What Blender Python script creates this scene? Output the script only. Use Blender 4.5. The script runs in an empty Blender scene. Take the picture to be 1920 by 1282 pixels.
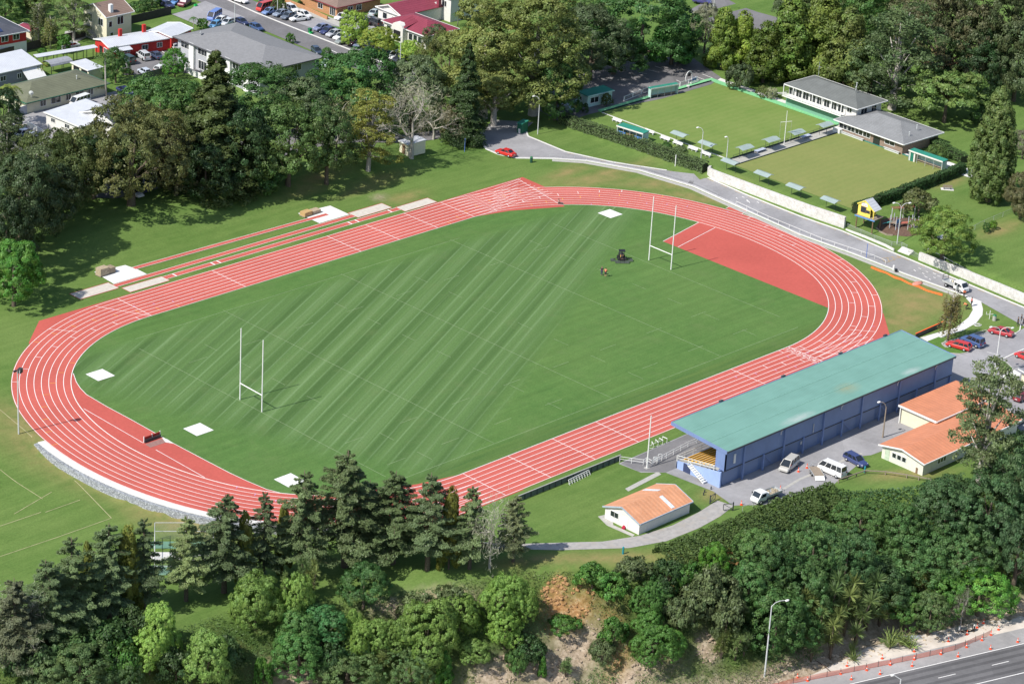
import bpy, bmesh, math, random
import numpy as np
from math import sin, cos, pi, radians, sqrt, atan2, hypot, floor
from mathutils import Vector, Matrix

random.seed(11)
RNG = np.random.default_rng(11)
SC = bpy.context.scene
COL = SC.collection

# ------------------------------------------------------------------ camera and pixel -> place
CAMPOS = np.array([-321.984282, -320.043774, 197.778341])
YAW, PITCH, ROLL, FPX = 0.765093753, 0.413483102, 0.0584204348, 5235.96346
PW, PH = 1920.0, 1282.0

def cam_rot():
    cy, sy, cp, sp = cos(YAW), sin(YAW), cos(PITCH), sin(PITCH)
    f = np.array([cy * cp, sy * cp, -sp])
    r = np.array([sy, -cy, 0.0])
    u = np.cross(r, f)
    cr, sr = cos(ROLL), sin(ROLL)
    return np.array([r * cr + u * sr, -r * sr + u * cr, f])
CR = cam_rot()

def ray(px, py):
    return np.array([(px - PW / 2) / FPX, -(py - PH / 2) / FPX, 1.0]) @ CR

def P(px, py, z=0.0):
    d = ray(px, py)
    t = (z - CAMPOS[2]) / d[2]
    q = CAMPOS + d * t
    return (float(q[0]), float(q[1]), float(q[2]))

def sstep(t):
    t = np.clip(t, 0, 1)
    return t * t * (3 - 2 * t)

EDX = [-400, -200, -128, -110, -95, -84, -74, -68, -55, -48, -40, -34, -14, -1, 8, 17, 28, 45, 62, 120, 200, 400]
EDY = [-10, -27, -40, -46.5, -47.5, -52, -57.5, -62, -67, -73, -77, -79.5, -79.8, -79.5, -85.5, -90.5, -98, -108, -115, -132, -157, -220]

def wob(x, y):
    return (np.sin(x * .21 + 1.3) * np.cos(y * .17 + .4) + .6 * np.sin(x * .53 + y * .41) + .4 * np.sin(x * 1.13 - y * .87 + 2.) + .25 * np.sin(2.1 * x + 1.7 * y))

def polar_edge():
    # reach of the outer track edge from the field's middle, for each direction
    a = np.linspace(0, radians(70.54), 80); W = 34 - (34 - 51.543) * cos(radians(70.54)); cx = 39.998 + (34 - 51.543) * sin(radians(70.54))
    p = [(cx + 61.303 * cos(t), 61.303 * sin(t)) for t in np.linspace(0, radians(19.46), 30)] + [(39.998 + 43.76 * sin(t), W - 34 + 43.76 * cos(t)) for t in a[::-1]] + [(v, W + 9.76) for v in np.linspace(39.9, 0, 30)]
    p = np.array(p); return np.arctan2(p[:, 1], p[:, 0]), np.hypot(p[:, 0], p[:, 1])
POL = polar_edge()

def HT(x, y):
    x = np.asarray(x, float); y = np.asarray(y, float)
    back = 2.2 * sstep((y - 64) / 12) * np.maximum(sstep((62 - x) / 20), sstep((y - 92) / 14))
    # bowling club terrace and the lawn beside it
    x0 = np.where((y > 27.6) & (y < 300), 90.5, np.where(y > -9.2, 94.7, np.where(y > -28.2, 96.5, 93.4)))
    w = np.where(y > 27.6, 9.0, np.where(y > -9.2, 1.6, np.where(y > -28.2, 8.0, 1.6)))
    bowl = 1.5 * sstep((x - x0) / w)
    z = np.maximum(back, bowl)
    # lower playing field beyond the gabion wall
    out = np.hypot(x, y) - np.interp(np.arctan2(np.abs(y), np.abs(x)), POL[0], POL[1])
    low = 1.15 * sstep((out - .6) / 1.0) * sstep((-62 - x) / 12) * sstep((16 - y) / 14)
    z = z - low
    # hillside falling to the highway
    ye = np.interp(x, EDX, EDY)
    d = (ye - y) * 0.93
    s = np.clip(d / 19.0, 0, 1)
    drop = 15.0 * (0.55 * s + 0.45 * sstep(s))
    z = z * (1 - sstep(d / 10)) - drop
    z = z + np.where((d > 0) & (d < 19), wob(x, y) * .55 * np.sin(np.clip(s, 0, 1) * pi), 0)
    return z

def H1(x, y):
    return float(HT(x, y))

def T(px, py, z=0.0):
    """the place on the terrain seen at a picture position"""
    d = ray(px, py)
    t = np.linspace(300, 1100, 3201)
    X = CAMPOS[None] + d[None] * t[:, None]
    h = HT(X[:, 0], X[:, 1]) + z
    k = int(np.argmax(X[:, 2] < h))
    k = max(k, 1)
    a, b = X[k - 1], X[k]
    fa, fb = a[2] - h[k - 1], b[2] - h[k]
    q = a + (b - a) * (fa / (fa - fb + 1e-9))
    return (float(q[0]), float(q[1]), H1(q[0], q[1]))

def ppm(p):
    """picture pixels per metre across, and up, at a place"""
    c = (np.array(p) - CAMPOS) @ CR.T
    a = np.array([PW / 2 + FPX * c[0] / c[2], PH / 2 - FPX * c[1] / c[2]])
    c2 = (np.array(p) + [0, 0, 1.0] - CAMPOS) @ CR.T
    b = np.array([PW / 2 + FPX * c2[0] / c2[2], PH / 2 - FPX * c2[1] / c2[2]])
    return FPX / c[2], float(a[1] - b[1])

# ------------------------------------------------------------------ object helpers
def link(o, parent=None):
    COL.objects.link(o)
    if parent is not None:
        o.parent = parent
    return o

def tag(o, label=None, cat=None, group=None, kind=None):
    if label: o['label'] = label
    if cat: o['category'] = cat
    if group: o['group'] = group
    if kind: o['kind'] = kind
    return o

def thing(name, label, cat, loc=(0, 0, 0), rz=0.0, group=None, scale=None):
    o = bpy.data.objects.new(name, None)
    o.empty_display_size = .3
    link(o)
    o.location = loc
    o.rotation_euler = (0, 0, rz)
    if scale: o.scale = scale
    return tag(o, label, cat, group)

def copy_tree(o, parent=None):
    c = o.copy()
    link(c, parent)
    for ch in list(o.children):
        copy_tree(ch, c)
    return c

class MB:
    def __init__(s):
        s.v = []; s.f = []
    def add(s, vs, fs):
        n = len(s.v)
        s.v += [tuple(map(float, q)) for q in vs]
        s.f += [tuple(i + n for i in f) for f in fs]
        return s
    def box(s, cx, cy, z0, sx, sy, sz, rz=0.0, tx=1.0, ty=1.0):
        c, n = cos(rz), sin(rz)
        vs = []
        for z, kx, ky in ((z0, 1, 1), (z0 + sz, tx, ty)):
            for a, b in ((-1, -1), (1, -1), (1, 1), (-1, 1)):
                x, y = a * sx / 2 * kx, b * sy / 2 * ky
                vs.append((cx + x * c - y * n, cy + x * n + y * c, z))
        return s.add(vs, [(3, 2, 1, 0), (4, 5, 6, 7), (0, 1, 5, 4), (1, 2, 6, 5), (2, 3, 7, 6), (3, 0, 4, 7)])
    def beam(s, a, b, w, h=None):
        """square bar between two points"""
        a = Vector(a); b = Vector(b); h = h or w
        d = (b - a).normalized()
        up = Vector((0, 0, 1)) if abs(d.z) < .95 else Vector((1, 0, 0))
        r = d.cross(up).normalized() * (w / 2); u = r.cross(d).normalized() * (h / 2)
        vs = [a - r - u, a + r - u, a + r + u, a - r + u, b - r - u, b + r - u, b + r + u, b - r + u]
        return s.add(vs, [(3, 2, 1, 0), (4, 5, 6, 7), (0, 1, 5, 4), (1, 2, 6, 5), (2, 3, 7, 6), (3, 0, 4, 7)])
    def tube(s, pts, rad, n=8, cap=True):
        pts = [Vector(p) for p in pts]
        if not hasattr(rad, '__len__'): rad = [rad] * len(pts)
        base = len(s.v); ref = None
        for i, p in enumerate(pts):
            d = (pts[min(i + 1, len(pts) - 1)] - pts[max(i - 1, 0)])
            d = d.normalized() if d.length > 1e-6 else Vector((0, 0, 1))
            if ref is None: ref = Vector((1, 0, 0)) if abs(d.x) < .9 else Vector((0, 1, 0))
            u = (ref - d * ref.dot(d)).normalized(); w = d.cross(u); ref = u
            for k in range(n):
                a = 2 * pi * k / n
                s.v.append(tuple(p + (u * cos(a) + w * sin(a)) * rad[i]))
        for i in range(len(pts) - 1):
            for k in range(n):
                a = base + i * n + k; b = base + i * n + (k + 1) % n
                s.f.append((a, b, b + n, a + n))
        if cap:
            s.f.append(tuple(base + k for k in reversed(range(n))))
            s.f.append(tuple(base + (len(pts) - 1) * n + k for k in range(n)))
        return s
    def prism(s, poly, z0, z1):
        n = len(poly)
        vs = [(p[0], p[1], z0) for p in poly] + [(p[0], p[1], z1) for p in poly]
        fs = [tuple(reversed(range(n))), tuple(range(n, 2 * n))]
        fs += [(i, (i + 1) % n, n + (i + 1) % n, n + i) for i in range(n)]
        return s.add(vs, fs)
    def ext(s, prof, y0, y1):
        """profile in x,z pushed along y"""
        n = len(prof)
        vs = [(p[0], y0, p[1]) for p in prof] + [(p[0], y1, p[1]) for p in prof]
        fs = [tuple(range(n)), tuple(reversed(range(n, 2 * n)))]
        fs += [(i, n + i, n + (i + 1) % n, (i + 1) % n) for i in range(n)]
        return s.add(vs, fs)
    def slab(s, quad, th):
        """sloping plate: four corners, thickness downwards"""
        q = [Vector(p) for p in quad]
        nrm = (q[1] - q[0]).cross(q[-1] - q[0]).normalized()
        if nrm.z < 0: nrm = -nrm
        vs = [p for p in q] + [p - nrm * th for p in q]
        n = len(q)
        fs = [tuple(range(n)), tuple(reversed(range(n, 2 * n)))] + [(i, n + i, n + (i + 1) % n, (i + 1) % n) for i in range(n)]
        return s.add(vs, fs)
    def sphere(s, c, r, nu=8, nv=5, sq=(1, 1, 1)):
        vs = []; fs = []
        for j in range(nv + 1):
            t = pi * j / nv
            for i in range(nu):
                a = 2 * pi * i / nu
                vs.append((c[0] + r * sq[0] * sin(t) * cos(a), c[1] + r * sq[1] * sin(t) * sin(a), c[2] + r * sq[2] * cos(t)))
        for j in range(nv):
            for i in range(nu):
                fs.append((j * nu + i, (j + 1) * nu + i, (j + 1) * nu + (i + 1) % nu, j * nu + (i + 1) % nu))
        return s.add(vs, fs)
    def mesh(s, name, mat, smooth=False, fix=True):
        me = bpy.data.meshes.new(name)
        me.from_pydata(s.v, [], s.f)
        if fix:
            bm = bmesh.new(); bm.from_mesh(me)
            bmesh.ops.recalc_face_normals(bm, faces=bm.faces)
            bm.to_mesh(me); bm.free()
        if mat: me.materials.append(mat)
        if smooth:
            me.polygons.foreach_set('use_smooth', [True] * len(me.polygons))
        me.update()
        return me
    def build(s, name, mat, parent=None, smooth=False, fix=True, color=None):
        o = bpy.data.objects.new(name, s.mesh(name, mat, smooth, fix))
        if color: o.color = (*color, 1)
        return link(o, parent)

def obj(name, me, parent=None, color=None):
    o = bpy.data.objects.new(name, me)
    if color: o.color = (*color, 1)
    return link(o, parent)

# ------------------------------------------------------------------ materials
def srgb(r, g, b):
    f = lambda c: (c / 255) / 12.92 if c / 255 <= .04045 else ((c / 255 + .055) / 1.055) ** 2.4
    return (f(r), f(g), f(b))

class NT:
    def __init__(s, name):
        s.m = bpy.data.materials.new(name); s.m.use_nodes = True
        s.t = s.m.node_tree; s.t.nodes.clear()
        s.out = s.t.nodes.new('ShaderNodeOutputMaterial')
    def n(s, typ, **kw):
        nd = s.t.nodes.new(typ)
        for k, v in kw.items():
            if k.startswith('i_'):
                key = k[2:]
                nd.inputs[int(key) if key.isdigit() else key.replace('_', ' ')].default_value = v
            else: setattr(nd, k, v)
        return nd
    def l(s, a, b): s.t.links.new(a, b)
    def coord(s, scale=(1, 1, 1), rot=0.0, kind='Object'):
        tc = s.n('ShaderNodeTexCoord'); mp = s.n('ShaderNodeMapping')
        mp.inputs['Scale'].default_value = scale; mp.inputs['Rotation'].default_value = (0, 0, rot)
        s.l(tc.outputs[kind], mp.inputs['Vector'])
        return mp.outputs['Vector']
    def noise(s, vec, scale, detail=4, rough=.6):
        nd = s.n('ShaderNodeTexNoise'); nd.inputs['Scale'].default_value = scale
        nd.inputs['Detail'].default_value = detail; nd.inputs['Roughness'].default_value = rough
        if vec is not None: s.l(vec, nd.inputs['Vector'])
        return nd.outputs['Fac']
    def ramp(s, fac, stops, interp='LINEAR'):
        r = s.n('ShaderNodeValToRGB'); r.color_ramp.interpolation = interp
        e = r.color_ramp.elements
        while len(e) < len(stops): e.new(.5)
        for k, (p, c) in enumerate(stops):
            e[k].position = p
            e[k].color = (*c, 1) if hasattr(c, '__len__') else (c, c, c, 1)
        s.l(fac, r.inputs['Fac'])
        return r.outputs['Color']
    def mix(s, fac, a, b, mode='MIX'):
        m = s.n('ShaderNodeMix', data_type='RGBA', blend_type=mode)
        for sock, val in ((m.inputs[0], fac), (m.inputs[6], a), (m.inputs[7], b)):
            if hasattr(val, 'is_linked') or hasattr(val, 'links'): s.l(val, sock)
            elif hasattr(val, '__len__'): sock.default_value = (*val, 1)
            else: sock.default_value = val
        return m.outputs[2]
    def math(s, op, a, b=None, clamp=False):
        m = s.n('ShaderNodeMath', operation=op); m.use_clamp = clamp
        for i, val in enumerate((a, b)):
            if val is None: continue
            if hasattr(val, 'links'): s.l(val, m.inputs[i])
            else: m.inputs[i].default_value = val
        return m.outputs[0]
    def done(s, color, rough=.8, bump=None, bstr=.3, bdist=.1, metal=0.0, spec=.3, coat=0.0):
        p = s.n('ShaderNodeBsdfPrincipled')
        if hasattr(color, 'links'): s.l(color, p.inputs['Base Color'])
        else: p.inputs['Base Color'].default_value = (*color, 1)
        if hasattr(rough, 'links'): s.l(rough, p.inputs['Roughness'])
        else: p.inputs['Roughness'].default_value = rough
        p.inputs['Metallic'].default_value = metal
        p.inputs['Specular IOR Level'].default_value = spec
        p.inputs['Coat Weight'].default_value = coat
        if bump is not None:
            b = s.n('ShaderNodeBump'); b.inputs['Strength'].default_value = bstr; b.inputs['Distance'].default_value = bdist
            s.l(bump, b.inputs['Height']); s.l(b.outputs['Normal'], p.inputs['Normal'])
        s.l(p.outputs['BSDF'], s.out.inputs['Surface'])
        return s.m

def mulc(c, k): return tuple(min(1, x * k) for x in c)

def plain(name, c, rough=.7, var=.18, scale=2.0, fine=.5, metal=0.0, spec=.3, dirt=None):
    """a surface with slight wear: coarse and fine mottling"""
    t = NT(name); v = t.coord()
    a = t.noise(v, scale, 5); 
    col = t.ramp(a, [(.3, mulc(c, 1 - var)), (.7, mulc(c, 1 + var))])
    if dirt:
        d = t.noise(v, dirt[1], 6, .7)
        col = t.mix(t.math('MULTIPLY', t.ramp(d, [(.5, 0.0), (.75, 1.0)]), dirt[2]), col, dirt[0])
    return t.done(col, rough, metal=metal, spec=spec)

def corr(name, c, axis='x', pitch=.6, var=.12, rough=.5, amp=.14, spec=.4, dirt=None):
    """long run metal or tiled roofing: fine ribs across it, weather mottling"""
    t = NT(name); v = t.coord()
    w = t.n('ShaderNodeTexWave', wave_type='BANDS', bands_direction=axis.upper()); w.inputs['Scale'].default_value = .314 / pitch
    w.inputs['Distortion'].default_value = 0; t.l(v, w.inputs['Vector'])
    n1 = t.noise(v, .5, 5); n2 = t.noise(v, 5.0, 3)
    col = t.ramp(n1, [(.3, mulc(c, 1 - var)), (.7, mulc(c, 1 + var))])
    if dirt:
        col = t.mix(t.math('MULTIPLY', t.ramp(n2, [(.45, 0.0), (.7, 1.0)]), dirt[1]), col, dirt[0])
    col = t.mix(t.math('MULTIPLY', w.outputs['Fac'], amp), col, mulc(c, .45))
    return t.done(col, rough, bump=w.outputs['Fac'], bstr=.35, bdist=.05, spec=spec)

M = {}
def objcol(name, rough=.35, spec=.5, coat=.6, var=.06):
    t = NT(name); oi = t.n('ShaderNodeObjectInfo')
    v = t.coord(); n = t.noise(v, 3.0, 3)
    col = t.mix(t.math('MULTIPLY', n, var * 2), oi.outputs['Color'], (.25, .23, .2))
    return t.done(col, rough, spec=spec, coat=coat)

M['paint'] = objcol('car_paint')
M['cloth'] = objcol('cloth', .9, .1, 0, .1)
M['glass'] = plain('dark_window_glass', (.02, .026, .032), .06, .1, 1, spec=.9)
M['tyre'] = plain('tyre_rubber', (.02, .02, .021), .85)
M['rim'] = plain('alloy', (.5, .51, .52), .35, metal=.3)
M['headlamp'] = plain('headlamp_glass', (.7, .72, .74), .1, spec=.9)
M['taillamp'] = plain('tail_lamp_red', (.35, .012, .01), .2, spec=.8)
M['white'] = plain('white_paint', (.76, .76, .74), .55, .06, 3, dirt=((.4, .39, .35), 4, .25))
M['cream'] = plain('cream_paint', (.72, .66, .47), .7, .08)
M['steel'] = plain('galvanised_steel', (.5, .52, .53), .4, .12, 4, metal=.35)
M['darksteel'] = plain('dark_painted_steel', (.05, .055, .06), .5)
M['black'] = plain('black_plastic', (.018, .018, .02), .5)
M['lampgrey'] = plain('lamp_post_grey', (.55, .57, .57), .5, .1)
M['wood'] = plain('weathered_timber', (.28, .23, .18), .85, .25, 6)
M['brownwood'] = plain('brown_timber', (.2, .13, .08), .85, .25, 6)
M['conc'] = plain('concrete', (.42, .41, .38), .9, .15, 3, dirt=((.22, .21, .18), 1.5, .6))
M['paleconc'] = plain('pale_concrete', (.66, .65, .62), .9, .1, 3, dirt=((.38, .36, .32), 2.2, .5))
M['orange'] = plain('orange_plastic', (.85, .13, .03), .6, .12, 4)
M['greenbin'] = plain('green_plastic', (.02, .16, .06), .5)
M['tan'] = plain('skin', (.5, .3, .21), .6, .08)
# ------------------------------------------------------------------ ground
def gridlines(segs):
    out = [segs[0][0]]
    for a, b, st in segs:
        n = max(1, int(round((b - a) / st)))
        out += [a + (b - a) * (k + 1) / n for k in range(n)]
    return np.array(out)

gx = gridlines([(-1500, -500, 125), (-500, -240, 26), (-240, -140, 8), (-140, 34, 1.5), (34, 145, 1.6), (145, 320, 8), (320, 700, 40), (700, 2000, 150)])
gy = gridlines([(-1500, -500, 125), (-500, -180, 20), (-180, -126, 4), (-126, -36, 1.3), (-36, 84, 2.5), (84, 260, 6), (260, 700, 40), (700, 2000, 150)])
GX, GY = np.meshgrid(gx, gy)
GZ = HT(GX, GY)

def blob(px, py, rx, ry, rz=0.0, z=0, world=False):
    x, y = (px, py) if world else T(px, py)[:2]
    dx, dy = GX - x, GY - y
    u = (dx * cos(rz) + dy * sin(rz)) / rx; v = (-dx * sin(rz) + dy * cos(rz)) / ry
    return np.exp(-(u * u + v * v))

dry = np.zeros_like(GX); soil = np.zeros_like(GX); clay = np.zeros_like(GX); wild = np.zeros_like(GX)
for b in [(1130, 330, 14, 2.5, .0), (1250, 345, 12, 2.6, -.7), (1320, 372, 9, 2.2, -1.0), (1720, 565, 8, 7, 0), (1690, 600, 6, 4, 0), (1060, 325, 8, 2, .2),
          (1745, 530, 8, 1.5, -1.3), (190, 880, 5, 26, .15), (330, 975, 4, 9, .3), (60, 800, 4, 10, 0),
          (590, 340, 10, 2, .2), (1150, 1045, 12, 1.6, -.6), (1000, 1050, 9, 1.5, -.5), (760, 370, 5, 2, 0), (1260, 858, 4, 1.4, 0),
          (1340, 925, 3, 2, 0), (1700, 890, 7, 1.6, -.5), (1875, 430, 7, 2, 0), (1780, 340, 5, 2, 0), (160, 655, 6, 3, .4), (1480, 485, 1.6, 9, .6), (700, 345, 9, 1.6, .1)]:
    dry = np.maximum(dry, blob(*b))
ye = np.interp(GX, EDX, EDY); dd = (ye - GY) * .93
wild = sstep((dd - 1.0) / 3.0)
for b in [(1068, 1142, 5.0, 1.7, -.5), (1040, 1112, 2.2, 1.2, 0), (1282, 1098, 1.5, 1.7, 0), (1370, 1050, 1.5, 1.5, 0), (1150, 1165, 1.6, .8, 0), (1160, 1240, 2.5, .9, 0)]:
    clay = np.maximum(clay, blob(*b) * (1.0 + .35 * np.sin(GX * 1.9 + GY * 1.1) * np.sin(GY * 2.3 - GX)))
for b in [(1085, 1218, 5, 2.6, -.5), (1030, 1262, 6, 2.6, -.5), (1185, 1268, 7, 1.4, -.4), (560, 1262, 5, 2, -.5), (740, 1140, 4, 1, -.6), (830, 1120, 6, 1.2, -.6), (1325, 1218, 1.5, 1.8, 0), (930, 1270, 5, 2, -.5), (715, 372, 1.6, .9, 0)]:
    soil = np.maximum(soil, blob(*b) * 1.2)
# bared sandy ground along the foot of the hillside
foot = sstep((dd - 14.6) / 2.2)
soil = np.maximum(soil, foot * .95)

me = bpy.data.meshes.new('ground')
nx, ny = len(gx), len(gy)
co = np.stack([GX, GY, GZ], 2).reshape(-1, 3)
ii = np.arange(nx * ny).reshape(ny, nx)
fc = np.stack([ii[:-1, :-1], ii[:-1, 1:], ii[1:, 1:], ii[1:, :-1]], 2).reshape(-1, 4)
def np_mesh(name, co, fc, mats=(), smooth=False, attrs=None, fattrs=None):
    me = bpy.data.meshes.new(name)
    k = fc.shape[1]
    me.vertices.add(len(co)); me.vertices.foreach_set('co', np.ascontiguousarray(co, np.float32).ravel())
    me.loops.add(fc.size); me.loops.foreach_set('vertex_index', np.ascontiguousarray(fc, np.int32).ravel())
    me.polygons.add(len(fc)); me.polygons.foreach_set('loop_start', np.arange(0, fc.size, k, dtype=np.int32))
    me.polygons.foreach_set('loop_total', np.full(len(fc), k, np.int32))
    if smooth: me.polygons.foreach_set('use_smooth', np.ones(len(fc), bool))
    for key, val in (attrs or {}).items():
        a = me.attributes.new(key, 'FLOAT', 'POINT'); a.data.foreach_set('value', np.ascontiguousarray(val, np.float32).ravel())
    for key, val in (fattrs or {}).items():
        a = me.attributes.new(key, 'FLOAT', 'FACE'); a.data.foreach_set('value', np.ascontiguousarray(val, np.float32).ravel())
    for m in mats: me.materials.append(m)
    me.update(calc_edges=True)
    return me

def grass_mat(name, c1, c2, c3, attrs=True, stripes=None):
    t = NT(name); v = t.coord()
    n1 = t.noise(v, .035, 4); n2 = t.noise(v, .32, 5, .65); n3 = t.noise(v, 2.6, 4, .7)
    # mower passes leave long soft streaks
    vs = t.coord((.05, .55, 1), .32)
    n4 = t.noise(vs, 1.0, 4, .65)
    col = t.ramp(n2, [(.28, c1), (.72, c2)])
    col = t.mix(t.ramp(n1, [(.4, 0.0), (.7, .65)]), col, c3)
    col = t.mix(t.math('MULTIPLY', t.ramp(n4, [(.42, 0.0), (.68, 1.0)]), .35), col, mulc(c3, 1.25))
    col = t.mix(.5, col, t.ramp(n3, [(.25, .62), (.75, 1.4)]), 'MULTIPLY')
    if attrs:
        def at(nm):
            a = t.n('ShaderNodeAttribute', attribute_name=nm); return a.outputs['Fac']
        brk = t.ramp(n2, [(.3, 0.0), (.62, 1.0)])
        d = t.math('MULTIPLY', at('dry'), t.math('ADD', t.math('MULTIPLY', brk, .65), .3), True)
        col = t.mix(d, col, t.mix(n3, (.235, .175, .075), (.36, .28, .13)))
        wildc = t.ramp(n2, [(.3, (.035, .075, .018)), (.5, (.075, .125, .03)), (.72, (.14, .15, .05))])
        wildc = t.mix(.6, wildc, t.ramp(n3, [(.3, .45), (.75, 1.5)]), 'MULTIPLY')
        col = t.mix(at('wild'), col, wildc)
        n5 = t.noise(v, 1.1, 6, .75)
        soilc = t.ramp(n5, [(.3, (.19, .14, .095)), (.5, (.38, .30, .22)), (.72, (.58, .49, .38))])
        col = t.mix(t.math('MULTIPLY', at('soil'), t.ramp(n5, [(.2, .55), (.5, 1.0)]), True), col, soilc)
        clayc = t.ramp(n5, [(.3, (.17, .075, .03)), (.5, (.38, .21, .09)), (.7, (.58, .44, .27))])
        col = t.mix(t.math('MINIMUM', at('clay'), 1.0), col, clayc)
    bmp = t.noise(v, 5.0, 4, .8)
    return t.done(col, .95, bump=bmp, bstr=.5, bdist=.12, spec=.08)

G1, G2, G3 = (.082, .152, .034), (.116, .194, .048), (.148, .210, .060)
ground = obj('ground', np_mesh('ground', co, fc, [grass_mat('park_grass', G1, G2, G3)], True,
             dict(dry=dry.ravel(), soil=soil.ravel(), clay=clay.ravel(), wild=wild.ravel())))
tag(ground, kind='structure')

def sheet(name, pts, mat, z=.02, draped=False, step=2.5, kind='structure'):
    """a flat or draped sheet over the ground"""
    pts = [(p[0], p[1]) for p in pts]
    bm = bmesh.new()
    bm.faces.new([bm.verts.new((x, y, 0)) for x, y in pts])
    if draped:
        xs = [p[0] for p in pts]; ys = [p[1] for p in pts]
        for k in range(int(floor(min(xs) / step)) + 1, int(floor(max(xs) / step)) + 1):
            bmesh.ops.bisect_plane(bm, geom=bm.verts[:] + bm.edges[:] + bm.faces[:], plane_co=(k * step, 0, 0), plane_no=(1, 0, 0))
        for k in range(int(floor(min(ys) / step)) + 1, int(floor(max(ys) / step)) + 1):
            bmesh.ops.bisect_plane(bm, geom=bm.verts[:] + bm.edges[:] + bm.faces[:], plane_co=(0, k * step, 0), plane_no=(0, 1, 0))
    for v in bm.verts:
        v.co.z = (H1(v.co.x, v.co.y) if draped else 0) + z
    bmesh.ops.triangulate(bm, faces=bm.faces[:])
    bmesh.ops.recalc_face_normals(bm, faces=bm.faces)
    for f in bm.faces:
        if f.normal.z < 0: f.normal_flip()
    me = bpy.data.meshes.new(name); bm.to_mesh(me); bm.free()
    me.materials.append(mat)
    o = obj(name, me)
    return tag(o, kind=kind) if kind else o

def line_strip(mb, pts, w, z, closed=False):
    """flat painted line along points"""
    pts = [np.array(p[:2], float) for p in pts]
    n = len(pts); L = []; R = []
    for i in range(n):
        a = pts[(i - 1) % n] if closed or i > 0 else pts[i]
        b = pts[(i + 1) % n] if closed or i < n - 1 else pts[i]
        d = b - a; d /= (np.hypot(*d) + 1e-9); nn = np.array([-d[1], d[0]]) * w / 2
        L.append(pts[i] + nn); R.append(pts[i] - nn)
    zf = z if callable(z) else (lambda x, y: z)
    vs = []
    for a, b in zip(L, R): vs += [(a[0], a[1], zf(*a)), (b[0], b[1], zf(*b))]
    fs = []
    for i in range(n if closed else n - 1):
        j = (i + 1) % n
        fs.append((2 * i, 2 * i + 1, 2 * j + 1, 2 * j))
    mb.add(vs, fs)

def kerb(name, pts, w=.25, h=.13, z=None, mat=None, closed=False, kind='structure'):
    """raised edging along points"""
    pts = [np.array(p[:2], float) for p in pts]
    n = len(pts); mb = MB(); vs = []
    for i in range(n):
        a = pts[(i - 1) % n] if closed or i > 0 else pts[i]
        b = pts[(i + 1) % n] if closed or i < n - 1 else pts[i]
        d = b - a; d /= (np.hypot(*d) + 1e-9); nn = np.array([-d[1], d[0]]) * w / 2
        z0 = H1(*pts[i]) if z is None else z
        for q, zz in ((pts[i] + nn, z0 - .1), (pts[i] + nn, z0 + h), (pts[i] - nn, z0 + h), (pts[i] - nn, z0 - .1)):
            vs.append((q[0], q[1], zz))
    fs = []
    for i in range(n if closed else n - 1):
        j = (i + 1) % n
        for k in range(3): fs.append((4 * i + k, 4 * i + k + 1, 4 * j + k + 1, 4 * j + k))
    if not closed: fs += [(0, 1, 2, 3), (4 * n - 1, 4 * n - 2, 4 * n - 3, 4 * n - 4)]
    mb.add(vs, fs)
    o = mb.build(name, mat or M['conc'])
    return tag(o, kind=kind) if kind else o

# ------------------------------------------------------------------ running track: double bend, eight lanes
R1, R2, AA, SL = 34.0, 51.543, radians(70.54), 39.998
TW = R1 - (R1 - R2) * cos(AA)
def base_curve():
    pts = []
    for t in np.linspace(0, AA, 60): pts.append((SL + R1 * sin(t), TW - R1 + R1 * cos(t), sin(t), cos(t)))
    cx = SL + (R1 - R2) * sin(AA)
    for t in np.linspace(AA, pi - AA, 50)[1:-1]: pts.append((cx + R2 * sin(t), R2 * cos(t), sin(t), cos(t)))
    for t in np.linspace(pi - AA, pi, 60): pts.append((SL + R1 * sin(t), -(TW - R1) + R1 * cos(t), sin(t), cos(t)))
    p = np.array(pts)
    xs = np.linspace(SL, -SL, 41)[1:-1]
    bot = np.stack([xs, xs * 0 - TW, xs * 0, xs * 0 - 1], 1)
    top = np.stack([-xs, xs * 0 + TW, xs * 0, xs * 0 + 1], 1)
    return np.concatenate([p, bot, -p, top])
BC = base_curve()
def off(d): return BC[:, :2] + BC[:, 2:] * d
LW = 1.22
def red_mat(name, c):
    t = NT(name); v = t.coord()
    n1 = t.noise(v, .07, 4); n2 = t.noise(v, 1.5, 5, .7); n3 = t.noise(v, 30, 2)
    col = t.ramp(n1, [(.35, mulc(c, .93)), (.65, mulc(c, 1.06))])
    col = t.mix(.5, col, t.ramp(n2, [(.3, .82), (.7, 1.14)]), 'MULTIPLY')
    return t.done(col, .9, bump=n3, bstr=.2, bdist=.01, spec=.12)
M['red'] = red_mat('red_rubber_surface', (.50, .118, .094))
M['red2'] = red_mat('red_rubber_apron', (.47, .103, .083))
M['line'] = plain('white_line_paint', (.82, .80, .78), .8, .05, 1.5)
M['yline'] = plain('orange_line_paint', (.75, .36, .05), .8)
M['vline'] = plain('violet_line_paint', (.5, .33, .62), .8)

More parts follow.
